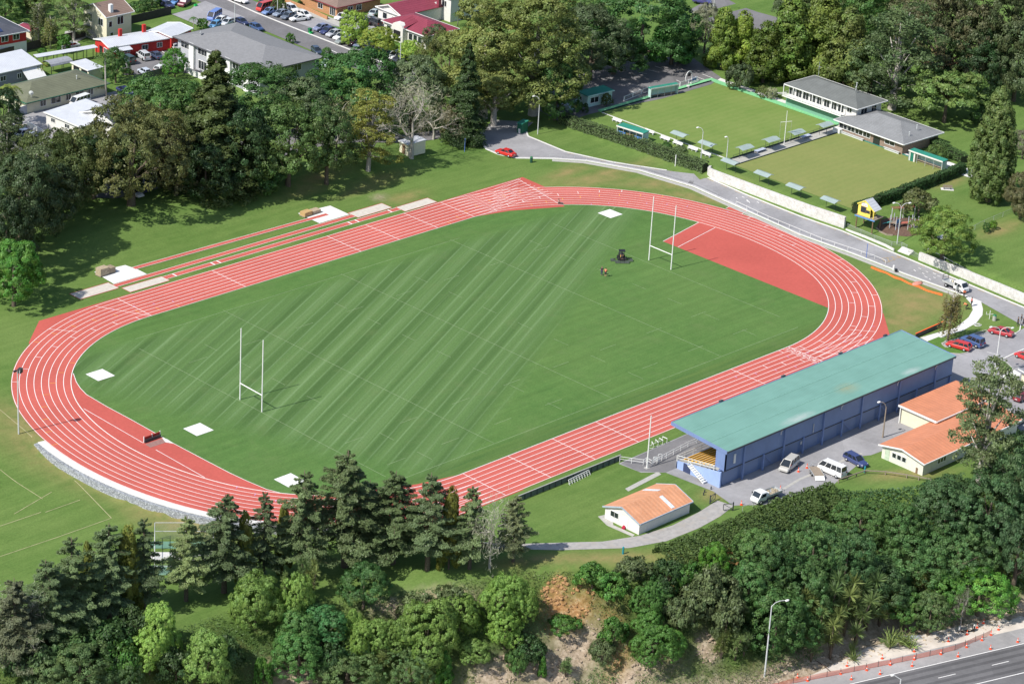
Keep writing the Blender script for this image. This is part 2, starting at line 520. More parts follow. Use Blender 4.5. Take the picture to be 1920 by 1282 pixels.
infield_pts = off(.02)
STR = atan2(14.55, 28.89)
def infield_mat():
    t = NT('mown_field_grass'); v = t.coord()
    n1 = t.noise(v, .03, 4); n2 = t.noise(v, .45, 5, .7); n3 = t.noise(v, 3.0, 4, .75)
    col = t.ramp(n2, [(.3, (.073, .154, .041)), (.7, (.102, .190, .053))])
    col = t.mix(t.ramp(n1, [(.42, 0.0), (.68, .5)]), col, (.122, .198, .060))
    # mower stripes
    tc = t.n('ShaderNodeTexCoord')
    def lin(a, b, c):
        sp = t.n('ShaderNodeSeparateXYZ'); t.l(tc.outputs['Object'], sp.inputs[0])
        return t.math('ADD', t.math('ADD', t.math('MULTIPLY', sp.outputs[0], a), t.math('MULTIPLY', sp.outputs[1], b)), c)
    u = lin(-sin(STR), cos(STR), 0); w = lin(cos(STR), sin(STR), 0)
    cb = t.n('ShaderNodeCombineXYZ'); t.l(u, cb.inputs[0]); t.l(t.math('MULTIPLY', w, .012), cb.inputs[1])
    s1 = t.noise(cb.outputs[0], .30, 4, .62)
    s2 = t.noise(cb.outputs[0], 1.7, 4, .7)
    sn = t.math('SINE', t.math('MULTIPLY', u, 2 * pi / 5.6))
    band = t.math('ADD', t.math('MULTIPLY', sn, .12), s1)
    stripe = t.ramp(band, [(.34, (.070, .132, .042)), (.46, (.094, .170, .056)), (.56, (.102, .182, .060)), (.70, (.126, .208, .078))])
    fine = t.ramp(s2, [(.3, .78), (.52, 1.0), (.72, 1.35)])
    stripe = t.mix(.45, stripe, fine, 'MULTIPLY')
    ln = t.math('POWER', t.math('ABSOLUTE', t.math('COSINE', t.math('MULTIPLY', t.math('ADD', u, t.math('MULTIPLY', s1, .8)), pi / 1.87))), 26.0)
    stripe = t.mix(t.math('MULTIPLY', t.math('MULTIPLY', ln, t.ramp(s2, [(.35, 0.0), (.6, 1.0)])), .6), stripe, (.19, .29, .14))
    # only the part already mown carries stripes
    p0, p1 = np.array(P(850, 900)[:2]), np.array(P(1110, 530)[:2])
    dv = (p1 - p0) / np.hypot(*(p1 - p0)); nv = np.array([-dv[1], dv[0]])
    edge = lin(nv[0], nv[1], -float(nv @ p0))
    m = t.math('MULTIPLY', t.math('ADD', t.math('MULTIPLY', edge, .22), t.math('SUBTRACT', s2, .3)), 1.0, True)
    st = t.noise(t.coord((.03, .8, 1), .02), 1.0, 4, .7)
    col = t.mix(.5, col, t.ramp(st, [(.32, .8), (.68, 1.22)]), 'MULTIPLY')
    # turning strips along the touchlines stay plain
    ytop = t.math('MULTIPLY', t.math('SUBTRACT', 33.5, lin(.02, 1, 0)), .28, True)
    xl = t.math('MULTIPLY', t.math('ADD', lin(1, .35, 0), 62), .12, True)
    m = t.math('MULTIPLY', t.math('MULTIPLY', m, ytop), xl)
    col = t.mix(t.math('MULTIPLY', m, .92), col, stripe)
    # the worn darker band beside the near straight
    sb = t.noise(t.coord((.05, .9, 1)), 1.0, 4)
    near = t.math('MULTIPLY', t.math('SUBTRACT', -35.0, lin(0, 1, 0)), .5, True)
    col = t.mix(t.math('MULTIPLY', near, .7), col, t.ramp(sb, [(.35, (.060, .122, .036)), (.65, (.110, .172, .048))]))
    col = t.mix(.55, col, t.ramp(n3, [(.25, .62), (.75, 1.38)]), 'MULTIPLY')
    d = t.noise(v, .16, 6, .75)
    col = t.mix(t.math('MULTIPLY', t.ramp(d, [(.54, 0.0), (.72, 1.0)]), .4), col, (.14, .19, .075))
    return t.done(col, .95, bump=t.noise(v, 6, 4, .8), bstr=.45, bdist=.1, spec=.06)
sheet('infield_grass', infield_pts, infield_mat(), .008)

mb = MB(); vs = []
I, O = off(-.04), off(8 * LW + .12)
n = len(BC)
for a, b in zip(I, O): vs += [(a[0], a[1], .02), (b[0], b[1], .02)]
mb.add(vs, [(2 * i, 2 * i + 1, 2 * ((i + 1) % n) + 1, 2 * ((i + 1) % n)) for i in range(n)])
trk = tag(mb.build('running_track', M['red']), kind='structure')
# aprons flush with the track, butted against it (a few mm lower)
def arc_pts(d, cond): return [tuple(p) for p, b in zip(off(d), BC) if cond(b)]
Wo = TW + 8 * LW
dpts = [p for p in arc_pts(0, lambda b: b[0] >= 60.4 and -33.2 < b[1] < 11.2 and b[0] > 0)]
sheet('red_apron', dpts + [(60.45, 8.3)], M['red2'], .014)
sheet('sprint_chute_far', [(36, TW + 1), (36, Wo + .35), (63.6, Wo + .35), (63.2, 42), (58.5, 33), (48, 38)], M['red2'], .014)
sheet('sprint_chute_start', [(-36, Wo + .35), (-56.4, Wo + .4), (-63.4, 43.4), (-66.5, 36), (-52, 40)], M['red2'], .0145)
sheet('finish_chute', [(36, -Wo - .35), (58.8, -Wo + .9), (66.6, -41.0), (68.5, -34), (52, -40)], M['red2'], .015)
sheet('home_chute', [(-36, -TW - 1), (-36, -Wo - .35), (-63.6, -Wo - .35), (-63.2, -42), (-58.5, -33), (-48, -38)], M['red2'], .0155)
wj = [P(*q)[:2] for q in [(137.5, 700), (143, 716), (150, 727), (162, 739.5), (200, 762), (245, 786), (295, 814), (327, 832), (380, 860), (430, 886), (462, 901), (500, 917), (530, 925)]]
sheet('water_jump_lane', list(wj) + [p for p in arc_pts(0, lambda b: b[0] < -55 and wj[-1][1] < b[1] < wj[0][1])], M['red2'], .013)
sheet('red_pad', [P(*q) for q in [(1361, 391), (1371, 386), (1401, 396), (1391, 402)]], M['red'], .016)

ml = MB()
for k in range(9):
    line_strip(ml, off(k * LW), .1, .028, True)
for k in range(9):
    y = TW + k * LW
    x1 = 60.2 - k * .12
    line_strip(ml, [(SL, y), (62.0, y)], .085, .029)
    if k >= 3:
        line_strip(ml, [(-SL, -y), (-62, -y)], .085, .029)
        line_strip(ml, [(SL, -y), (56 - (8 - k) * .1, -y)], .085, .029)
for q in [((612.5, 442), (675, 471)), ((685, 420.5), (747.5, 449.5)), ((757.5, 399.5), (819, 427.5)), ((826, 379.5), (887.5, 406)), ((390, 508), (464, 535)), ((220, 559), (281, 591))]:
    x = (P(*q[0])[0] + P(*q[1])[0]) / 2
    line_strip(ml, [(x, TW), (x, Wo)], .1, .0295)
for px in [(1115, 790), (1036, 822.5), (952.5, 855), (867.5, 887.5), (1370, 692), (1196, 757)]:
    x = P(*px)[0]
    if px[0] in (1196,): continue
    line_strip(ml, [(x, -TW), (x, -Wo)], .1, .0295)
xf = P(1477, 650)[0]
line_strip(ml, [(xf, -TW), (xf, -Wo - .4)], .12, .0297)
xg = xf - 1.5
line_strip(ml, [(xg, -TW), (xg, -Wo - .4)], .06, .0297)
line_strip(ml, [(62.0, Wo), (58.6, 34.6)], .1, .0303)
line_strip(ml, [P(178, 574), P(280, 592)], .09, .0305)
line_strip(ml, [P(92, 617), P(145, 622)], .09, .0305)
line_strip(ml, [P(1480, 652), P(1590, 667)], .09, .0305)
line_strip(ml, [P(1592, 618), P(1642, 622)], .09, .0305)
# curved start and relay marks
SEG = np.hypot(*(np.roll(BC[:, :2], -1, 0) - BC[:, :2]).T); SS = np.concatenate([[0], np.cumsum(SEG)[:-1]]); TOT = SEG.sum()
def near_s(px, py):
    q = np.array(P(px, py)[:2]); return SS[((BC[:, :2] + BC[:, 2:] * 4.9 - q) ** 2).sum(1).argmin()]
def at_s(s, d):
    s = s % TOT; k = int(np.searchsorted(SS, s, 'right') - 1); f = (s - SS[k]) / SEG[k]
    a, b = BC[k], BC[(k + 1) % len(BC)]; q = a + (b - a) * f
    return q[:2] + q[2:] * d
mo, mv = MB(), MB()
def ticks(m, s, ds, lanes, w=.1, z=.031, part=1.0):
    for j, k in enumerate(lanes):
        a, b = at_s(s + ds * j, k * LW), at_s(s + ds * j, (k + part) * LW)
        line_strip(m, [a, b], w, z)
sA = near_s(240, 590)
ticks(ml, sA, -4.2, range(0, 8)); ticks(mo, sA + 9, -3.6, range(0, 8)); ticks(mv, sA + 13, -3.4, range(1, 8), part=.5); ticks(mo, sA - 22, -4.0, range(0, 8)); 
sB = near_s(1655, 575)
ticks(ml, sB - 4, 4.4, range(7, -1, -1)); ticks(ml, sB - 18, 4.4, range(7, 2, -1)); ticks(ml, sB + 16, 3.6, range(7, 1, -1)); ticks(mv, sB + 8, 3.9, range(7, 0, -1), part=.5); ticks(mv, sB + 22, 3.9, range(7, 0, -1), part=.5); ticks(ml, sB - 40, 4.4, range(7, 3, -1))
sC = near_s(930, 365)
ticks(ml, sC - 4, 3.6, range(0, 8)); ticks(mo, sC + 4, 3.4, range(0, 8)); ticks(mo, sC - 16, 3.4, range(0, 8)); ticks(mv, sC + 16, 3.4, range(0, 8), part=.5); ticks(mv, near_s(440, 915), -3.4, range(0, 8), part=.5)
for k in range(8):   # zig-zag of the break line beyond the far chute
    x0 = 38 + 1.4 * k
    line_strip(ml, [(x0 + 6, TW + k * LW), (x0 + 15, TW + min(8, k + 1.35) * LW)], .06, .0312)
line_strip(ml, [(60.45, 8.3), P(1310, 417.5)], .11, .0315)
line_strip(ml, [P(1271, 463.5), P(1341, 427)], .11, .0315)
line_strip(ml, wj, .1, .0318)
line_strip(ml, [P(157, 766), P(268, 830)], .1, .0318); line_strip(ml, [P(292, 843), P(384, 895)], .1, .0318)
line_strip(ml, [P(1361, 391), P(1371, 386)], .1, .0318); line_strip(ml, [P(1391, 402), P(1401, 396)], .1, .0318)
tag(ml.build('track_markings', M['line'], fix=False), kind='structure')
tag(mo.build('track_markings_orange', M['yline'], fix=False), kind='structure')
tag(mv.build('track_markings_violet', M['vline'], fix=False), kind='structure')

def text_mesh(body, size, extrude=0.0, align='CENTER'):
    cu = bpy.data.curves.new('lettering', 'FONT'); cu.body = body; cu.size = size; cu.extrude = extrude
    cu.align_x = align; cu.align_y = 'CENTER'
    o = bpy.data.objects.new('lettering', cu); COL.objects.link(o)
    dg = bpy.context.evaluated_depsgraph_get(); dg.update()
    me = bpy.data.meshes.new_from_object(o.evaluated_get(dg))
    bpy.data.objects.remove(o); bpy.data.curves.remove(cu)
    return me
for k in range(8):
    me = text_mesh(str(k + 1), 1.35); me.materials.append(M['line'])
    o = obj('lane_number', me); o.location = (xf - .78, -TW - (k + .5) * LW, .033); o.rotation_euler = (0, 0, -pi / 2)
    tag(o, kind='structure')

# faint rugby lines on the field
M['faint'] = plain('faded_line_paint', (.24, .31, .17), .9, .3, .8)
mf = MB()
for pts in ([(-48, -35.2), (49, -35.2)], [(-48, 33.5), (30, 33.5)], [(-50, -33), (-50, 30)], [(-28, -35), (-28, 34)], [(0, -35), (0, 34)], [(28, -35), (28, 34)], [(50, -30), (50, 28)]):
    line_strip(mf, pts, .075, .0145)
for x in (-40, -10, 10, 40):
    for y in range(-33, 30, 9): line_strip(mf, [(x, y), (x, y + 3.5)], .07, .0146)
for y in (-30, -20, 20):
    for x in range(-47, 48, 12): line_strip(mf, [(x, y), (x + 4, y)], .07, .0147)
tag(mf.build('field_lines', M['faint'], fix=False), kind='structure')
M['faint2'] = plain('dusty_line_marking', (.42, .38, .22), .9, .3, .8)
mf = MB()
zz = lambda x, y: H1(x, y) + .03
for a in ([(0, 768), (100, 860), (150, 910), (209, 971), (110, 1006), (0, 1043)], [(0, 880), (80, 935)], [(27, 963), (97, 922)], [(85, 960), (150, 937)], [(0, 986), (77, 960)]):
    pts = [T(*q) for q in a]
    fine = []
    for p, q in zip(pts[:-1], pts[1:]):
        fine += [(p[0] + (q[0] - p[0]) * k / 12, p[1] + (q[1] - p[1]) * k / 12) for k in range(12)]
    line_strip(mf, fine + [pts[-1][:2]], .1, zz)
tag(mf.build('lower_field_lines', M['faint2'], fix=False), kind='structure')

# edging: kerb along the inner edge of the water jump bend, white path and gabions outside the near bend
kerb('inner_kerb', [tuple(p) for p in off(-.05)][::2], .06, .05, 0, M['paleconc'], True)
arc_b = [b for b in BC[::3] if (b[0] + b[2] * (8 * LW)) < -58 and (b[1] + b[3] * 8 * LW) < 13]
outer_edge = [(b[0] + b[2] * (8 * LW + 1.35), b[1] + b[3] * (8 * LW + 1.35)) for b in arc_b]
inner_edge = [(b[0] + b[2] * (8 * LW + .13), b[1] + b[3] * (8 * LW + .13)) for b in arc_b]
mb = MB()
nn_ = len(arc_b)
mb.add([(p[0], p[1], .045) for p in inner_edge] + [(p[0], p[1], .045) for p in outer_edge] + [(p[0], p[1], -.35) for p in outer_edge],
       [(i, i + 1, nn_ + i + 1, nn_ + i) for i in range(nn_ - 1)] + [(nn_ + i, nn_ + i + 1, 2 * nn_ + i + 1, 2 * nn_ + i) for i in range(nn_ - 1)])
tag(mb.build('concrete_path', M['paleconc']), kind='structure')
def stone_mat(name, c, scale, var=.5, mortar=None, dirt=None):
    t = NT(name); v = t.coord()
    vo = t.n('ShaderNodeTexVoronoi', feature='F1'); vo.inputs['Scale'].default_value = scale; t.l(v, vo.inputs['Vector'])
    ve = t.n('ShaderNodeTexVoronoi', feature='DISTANCE_TO_EDGE'); ve.inputs['Scale'].default_value = scale; t.l(v, ve.inputs['Vector'])
    bw = t.n('ShaderNodeRGBToBW'); t.l(vo.outputs['Color'], bw.inputs[0])
    col = t.ramp(bw.outputs[0], [(.1, mulc(c, 1 - var)), (.9, mulc(c, 1 + var * .6))])
    col = t.mix(t.ramp(ve.outputs['Distance'], [(0, 1.0), (.08, 0.0)]), col, mortar or mulc(c, .35))
    n = t.noise(v, .9, 6, .7)
    if dirt: col = t.mix(t.math('MULTIPLY', t.ramp(n, [(.5, 0.0), (.72, 1.0)]), .7), col, dirt)
    return t.done(col, .9, bump=ve.outputs['Distance'], bstr=.6, bdist=.06, spec=.1)
M['gabion'] = stone_mat('gabion_stone', (.34, .36, .38), 5.0)
gw = MB()
o2 = [(b[0] + b[2] * (8 * LW + 1.35), b[1] + b[3] * (8 * LW + 1.35)) for b in arc_b]
o3 = [(b[0] + b[2] * (8 * LW + 2.0), b[1] + b[3] * (8 * LW + 2.0)) for b in arc_b]
o4 = [(b[0] + b[2] * (8 * LW + 2.35), b[1] + b[3] * (8 * LW + 2.35)) for b in arc_b]
vs = []
for a, b, c in zip(o2, o3, o4): vs += [(a[0], a[1], -.06), (b[0], b[1], -.1), (c[0], c[1], -2.0)]
fs = []
for i in range(nn_ - 1): fs += [(3 * i, 3 * i + 1, 3 * i + 4, 3 * i + 3), (3 * i + 1, 3 * i + 2, 3 * i + 5, 3 * i + 4)]
gw.add(vs, fs)
tag(gw.build('gabion_wall', M['gabion']), 'grey gabion stone wall holding up the outer edge of the near track bend', 'retaining wall')

# ------------------------------------------------------------------ runways, pits and slabs by the far straight
sheet('long_jump_runway', [(-27, 51.4), (31.2, 51.4), (31.2, 52.75), (-27, 52.75)], M['red'], .02)
sheet('pole_vault_runway', [(-36.4, 54.0), (21.6, 54.0), (21.6, 55.25), (-36.4, 55.25)], M['red'], .02)
sheet('high_jump_runway', [(-28.6, 58.4), (18, 57.6), (18, 58.75), (-28.6, 59.6)], M['red'], .06, True)
ml2 = MB()
for y0, y1, xa, xb in ((51.4, 52.75, -27, 31.2), (54.0, 55.25, -36.4, 21.6)):
    for y in (y0, y1): line_strip(ml2, [(xa, y), (xb, y)], .09, .03)
line_strip(ml2, [(-28.6, 58.45), (18, 57.65)], .09, lambda x, y: H1(x, y) + .075); line_strip(ml2, [(-28.6, 59.55), (18, 58.7)], .09, lambda x, y: H1(x, y) + .075)
for px in ((330, 517), (400, 495), (412, 492), (655, 418), (668, 414), (733, 397)):
    x = P(*px)[0]; line_strip(ml2, [(x, 51.4), (x, 52.75)], .28, .031)
tag(ml2.build('runway_markings', M['line'], fix=False), kind='structure')
M['sand'] = plain('pale_sand', (.56, .52, .46), .95, .12, 1.2, dirt=((.4, .37, .3), 2.5, .5))
M['slab'] = plain('fresh_white_concrete', (.74, .74, .72), .85, .05, .6, dirt=((.5, .48, .43), .5, .6))
for nm, r in (('sand_pit', (-45, 53.3, -36.4, 56.5)), ('sand_pit', (-36.0, 50.5, -27.0, 53.0)), ('sand_pit', (21.6, 53.2, 30.5, 56.2)), ('sand_pit', (31.2, 50.1, 39.8, 52.9))):
    x0, y0, x1, y1 = r
    sheet('sand_pit', [(x0, y0), (x1, y0), (x1, y1), (x0, y1)], M['sand'], .035)
    kerb('pit_edging', [(x0, y0), (x1, y0), (x1, y1), (x0, y1)], .14, .06, 0, M['red'], True)
sheet('landing_slab', [(-36.0, 55.4), (-28.4, 55.4), (-28.4, 58.3), (-28.9, 61.2), (-35.4, 62.0)], M['slab'], .05, True)
sheet('landing_slab', [(13.6, 55.5), (21.3, 55.5), (21.5, 61.3), (13.7, 62.0)], M['slab'], .05, True)
for q in [(1144, 401), (188, 703), (372, 805), (543, 900)]:
    c = P(*q)
    sheet('throwing_slab', [(c[0] - 1.75, c[1] - 1.75), (c[0] + 1.75, c[1] - 1.75), (c[0] + 1.75, c[1] + 1.75), (c[0] - 1.75, c[1] + 1.75)], M['slab'], .04)
    rm = MB(); line_strip(rm, [(c[0] + 1.07 * cos(a), c[1] + 1.07 * sin(a)) for a in np.linspace(0, 2 * pi, 30)[:-1]], .05, .046, True)
    tag(rm.build('throwing_ring', M['conc'], fix=False), kind='structure')
# ------------------------------------------------------------------ roads, yards, paths
def asphalt(name, c, var=.17):
    t = NT(name); v = t.coord()
    n1 = t.noise(v, .12, 5, .65); n2 = t.noise(v, 1.3, 5, .7); n3 = t.noise(v, 14, 2)
    col = t.ramp(n1, [(.3, mulc(c, 1 - var)), (.7, mulc(c, 1 + var))])
    col = t.mix(.5, col, t.ramp(n2, [(.3, .8), (.7, 1.15)]), 'MULTIPLY')
    # seams and patched strips
    vo = t.n('ShaderNodeTexVoronoi', feature='F1'); vo.inputs['Scale'].default_value = .09; t.l(v, vo.inputs['Vector'])
    bw = t.n('ShaderNodeRGBToBW'); t.l(vo.outputs['Color'], bw.inputs[0])
    col = t.mix(.35, col, t.ramp(bw.outputs[0], [(.2, .8), (.8, 1.14)]), 'MULTIPLY')
    return t.done(col, .9, bump=n3, bstr=.25, bdist=.01, spec=.12)
M['road'] = asphalt('bleached_asphalt', (.31, .305, .315))
M['road_dark'] = asphalt('dark_asphalt', (.185, .18, .185))
M['hwy'] = asphalt('highway_asphalt', (.16, .157, .162))
M['shoulder'] = asphalt('highway_shoulder', (.33, .32, .32))
M['gravel'] = plain('grey_gravel', (.36, .345, .33), .95, .2, 1.2, dirt=((.3, .25, .19), .6, .7))
M['brown_path'] = plain('bark_chips', (.12, .075, .055), .95, .35, 2.5)

near_k = [(905, 270), (912, 280), (935, 290), (970, 297), (1040, 298), (1100, 302), (1200, 320), (1300, 350), (1400, 395), (1500, 440), (1600, 476), (1700, 515), (1800, 551), (1840, 567), (1920, 612), (1960, 636)]
far_k = [(1000, 230), (985, 243), (990, 256), (1060, 285), (1150, 305), (1250, 320), (1325, 333), (1400, 366), (1500, 406), (1580, 434), (1650, 464), (1720, 493), (1800, 527), (1920, 577), (1990, 610)]
rd = [P(*q) for q in near_k] + [P(*q) for q in reversed(far_k)] + [P(925, 225), P(900, 250)]
sheet('road', rd, M['road'], .05, True, 3)
kerb('road_kerb', [P(*q) for q in near_k[:-2]], .45, .1, None, M['paleconc'])
kerb('road_kerb', [P(*q) for q in far_k[1:6]], .35, .13, None, M['paleconc'])
kerb('road_kerb', [P(*q) for q in far_k[6:]], .35, .13, None, M['paleconc'])
kerb('footpath', [(P(*q)[0] - 1.1, P(*q)[1] - .35) for q in near_k[4:13]], 1.1, .06, None, M['conc'])
mw_ = MB(); my_ = MB()
line_strip(mw_, [(P(*q)[0] + .55, P(*q)[1] + .2) for q in near_k[3:9]], .13, .062)
fk = [P(*q) for q in far_k[3:14]]
for a, b in zip(fk[:-1], fk[1:]):
    L = hypot(b[0] - a[0], b[1] - a[1]); n = max(1, int(L / 3.2))
    for k in range(n):
        f0, f1 = (k + .2) / n, (k + .62) / n
        line_strip(my_, [(a[0] - .5 + (b[0] - a[0]) * f, a[1] - .1 + (b[1] - a[1]) * f) for f in (f0, f1)], .14, .062)
for a, b in (((1653, 485), (1690, 481)), ((1690, 481), (1661, 493)), ((1663, 483), (1668, 492)), ((1672, 481), (1678, 489)), ((1681, 478), (1688, 485)), ((1653, 485), (1661, 493))):
    line_strip(my_, [P(*a), P(*b)], .13, .063)
M['fadedy'] = plain('faded_orange_marking', (.46, .33, .16), .9, .2, 1)
# worn white road lettering, mostly scuffed away
for a, b in (((1722, 503), (1727, 505)), ((1736, 509), (1740, 511)), ((1713, 506), (1717, 509)), ((1729, 512), (1733, 514)), ((1733, 518), (1739, 521)), ((1742, 523), (1745, 525)), ((1749, 512), (1755, 515)),
             ((1750, 520), (1754, 522)), ((1757, 517), (1763, 519)), ((1400, 375), (1406, 381)), ((1391, 369), (1396, 371)), ((1380, 371), (1383, 373)), ((1400, 377), (1403, 379)), ((1419, 379), (1423, 381))):
    line_strip(mw_, [P(*a), P(*b)], .16, .064)
tag(mw_.build('road_markings', M['line'], fix=False), kind='structure')
tag(my_.build('road_markings_faded', M['fadedy'], fix=False), kind='structure')
sheet('road_patch', [P(1290, 344), P(1297, 335), P(1302, 336), P(1300, 346)], M['road_dark'], .058)

yard = [(50, -60.5), P(1738, 652), P(1765, 643), P(1848, 622), P(1862, 617), P(1905, 624), P(1922, 614), P(2000, 660), P(2060, 790), P(1960, 860), (47, -84), (46, -79), (17.6, -77), (15, -75.8), (12.5, -78),
        (4, -80), (-10, -77.6), (-14.2, -74.6), (-12.9, -69.3), (-13.9, -60), (-17, -57.5), (-17.5, -53), (0, -52.5), (50, -52.4)]
sheet('yard', yard, M['road'], .018)
sheet('stand_apron', [(-17, -57), (-17.2, -53.2), (0, -52.7), (50, -52.6), (50, -60), (-13.8, -60)], M['road_dark'], .03)
ly = MB()
line_strip(ly, [P(1455, 925), P(1500, 898), P(1545, 880), P(1592, 858), P(1617, 850)], .55, .034)
tag(ly.build('concrete_channel', M['conc'], fix=False), kind='structure')
wl = MB()
for a, b in (((1560, 893), (1548, 881)), ((1590, 880), (1580, 868)), ((1880, 742), (1900, 730)), ((1870, 785), (1890, 773)), ((1850, 660), (1880, 668))):
    line_strip(wl, [P(*a), P(*b)], .1, .036)
tag(wl.build('bay_markings', M['line'], fix=False), kind='structure')
G_LUSH = grass_mat('lush_grass', (.072, .158, .032), (.100, .195, .044), (.108, .200, .046), attrs=False)
isl = [(1735, 642), (1760, 632), (1775, 638), (1766, 646), (1772, 651), (1800, 654), (1812, 657), (1815, 661), (1800, 664), (1775, 662), (1748, 655)]
sheet('grass_island', [P(*q) for q in isl], G_LUSH, .09); kerb('island_kerb', [P(*q) for q in isl[2:]], .2, .12, 0, M['conc'])
isl2 = [(1874.6, 678), (1885, 678), (1900, 692), (1884, 700), (1873, 699.5)]
sheet('grass_island', [P(*q) for q in isl2], G_LUSH, .09); kerb('island_kerb', [P(*q) for q in isl2], .25, .12, 0, M['conc'], True)
sheet('paved_area', [P(*q) for q in [(1871, 701), (1886, 701), (1902, 693), (1914, 700), (1908, 720), (1890, 715)]], M['paleconc'], .03)
kerb('car_park_kerb', [P(1875, 676), P(1900, 664), P(1920, 655)], .3, .13, 0, M['paleconc'])
kerb('car_park_kerb', [P(1765, 644), P(1800, 634), P(1850, 619)], .2, .13, 0, M['conc'])
kerb('car_park_kerb', [P(1850, 621), P(1905, 625), P(1912, 620), P(1914, 608)], .2, .13, 0, M['paleconc'])
pth = [(1814, 557), (1827, 561), (1840, 567), (1843, 580), (1842, 591), (1830, 606), (1805, 620), (1790, 624), (1760, 635), (1740, 641), (1725, 633), (1760, 623), (1790, 615), (1799, 609), (1816, 595), (1824, 581), (1821, 570), (1811, 559)]
sheet('curved_path', [P(*q) for q in pth], M['paleconc'], .03)
gp = [(900, 1016), (980, 1019), (1050, 1017), (1130, 1015), (1200, 1004), (1260, 985), (1310, 960), (1345, 938), (1376, 948), (1350, 968), (1310, 990), (1250, 1014), (1180, 1027), (1050, 1031), (960, 1029), (890, 1027)]
sheet('gravel_path', [T(*q) for q in gp], M['gravel'], .03, True)
sheet('slab_path', [P(1172, 916), P(1178, 921), P(1240, 889), P(1233, 884)], M['conc'], .03)
sheet('slab_path', [P(1121, 968), P(1146, 962), P(1150, 984), P(1190, 1002), P(1186, 1006), P(1138, 985)], M['conc'], .03)

# ------------------------------------------------------------------ highway at the foot of the hillside
ZH = -15.0
hd = np.array([47.0, -14.8]); hd /= np.hypot(*hd); hn = np.array([hd[1], -hd[0]])   # hn points to the camera side
q0 = np.array(P(1600, 1281, ZH)[:2])
def hw(a, b): return (q0[0] + hd[0] * a + hn[0] * b, q0[1] + hd[1] * a + hn[1] * b)
def hsheet(name, b0, b1, mat, z): sheet(name, [hw(-260, b0), hw(260, b0), hw(260, b1), hw(-260, b1)], mat, ZH + z)
hsheet('gravel_verge', -8.4, -3.2, plain('pale_gravel', (.62, .56, .50), .95, .18, .8, dirt=((.3, .25, .2), .4, .6)), .03)
hsheet('highway_shoulder', -4.0, -.1, M['shoulder'], .05)
hsheet('highway', -.15, 16, M['hwy'], .06)
hl = MB()
line_strip(hl, [hw(-260, .0), hw(260, .0)], .16, ZH + .07); line_strip(hl, [hw(-260, 7.3), hw(260, 7.3)], .16, ZH + .07)
for k in range(-20, 21): line_strip(hl, [hw(k * 10 + 3.0, 3.6), hw(k * 10 + 6.2, 3.6)], .13, ZH + .07)
tag(hl.build('highway_markings', M['line'], fix=False), kind='structure')
hs = MB()
for b in (1.0, 2.6, 4.6, 6.2): line_strip(hs, [hw(-260, b), hw(260, b)], .7, ZH + .064)
tag(hs.build('wheel_tracks', asphalt('polished_wheel_track', (.115, .113, .118)), fix=False), kind='structure')

# ------------------------------------------------------------------ bowling club ground
ZB = 1.5
def bowls_mat(name, c1, c2, d):
    t = NT(name); v = t.coord(); n = t.noise(v, .12, 4); n2 = t.noise(v, 1.5, 5, .7)
    w = t.n('ShaderNodeTexWave', wave_type='BANDS', bands_direction=d); w.inputs['Scale'].default_value = .17; w.inputs['Distortion'].default_value = 2.5; t.l(v, w.inputs['Vector'])
    f = t.math('ADD', t.math('MULTIPLY', w.outputs['Fac'], .12), t.math('MULTIPLY', n, .8))
    col = t.ramp(f, [(.3, c1), (.72, c2)])
    col = t.mix(.35, col, t.ramp(n2, [(.3, .8), (.7, 1.18)]), 'MULTIPLY')
    return t.done(col, .95, spec=.05)
gm1 = bowls_mat('bowling_turf', (.150, .225, .058), (.200, .255, .078), 'Y')
X1a, X1b, Y1a, Y1b = 103.0, 138.6, 28.6, 65.0
X2a, X2b, Y2a, Y2b = 101.3, 135.4, -6.0, 25.4
sheet('bowling_green', [(X1a, Y1a), (X1b, Y1a), (X1b, Y1b), (X1a, Y1b)], gm1, ZB + .03)
sheet('bowling_green', [(X2a, Y2a), (X2b, Y2a), (X2b, Y2b), (X2a, Y2b)], bowls_mat('bowling_turf_dry', (.195, .232, .074), (.235, .25, .088), 'Y'), ZB + .03)
turf = plain('bright_green_matting', (.2, .5, .25), .9, .1, 2)
def bank(name, a, b, w, h, mat, z=ZB):
    mb = MB(); mb.beam((a[0], a[1], z + h / 2), (b[0], b[1], z + h / 2), w, h); return tag(mb.build(name, mat), kind='structure')
bank('green_bank', (X1a, Y1b + .75), (X1b + .2, Y1b + .75), 1.1, .32, turf)
bank('green_bank', (X1b + .85, Y1b + 1.2), (X1b + .85, Y1a), 1.1, .32, turf)
dk = plain('dark_ditch_board', (.02, .05, .045), .8)
bank('ditch_board', (X1a, Y1b + .12), (X1b, Y1b + .12), .12, .34, dk)
teal = plain('teal_board', (.03, .2, .17), .7)
bank('ditch_board', (X2b + .1, Y2a), (X2b + .1, Y2b), .16, .2, teal)
bank('ditch_board', (X2a, Y2b + .1), (X2b, Y2b + .1), .16, .2, dk)
bank('ditch_board', (X1a - .1, Y1a), (X1a - .1, Y1b), .25, .1, M['paleconc'])
bank('ditch_board', (X1a, Y1a - .1), (X1b, Y1a - .1), .16, .3, dk)
sheet('middle_path', [(X1a - 1.5, Y2b + .2), (X2b + .5, Y2b + .2), (X2b + .5, Y1a - .2), (X1a - 1.5, Y1a - .2)], M['conc'], ZB + .04)
sheet('club_terrace', [(X2b + .2, Y2a - 3), (X2b + 4.6, Y2a - 3), (X2b + 4.6, Y1a), (X2b + .2, Y1a)], M['paleconc'], ZB + .035)
sheet('club_path', [(X1b + 2.1, Y1a), (X1b + 3.7, Y1a), (X1b + 3.7, Y1b + 1), (X1b + 2.1, Y1b + 1)], M['paleconc'], ZB + .035)
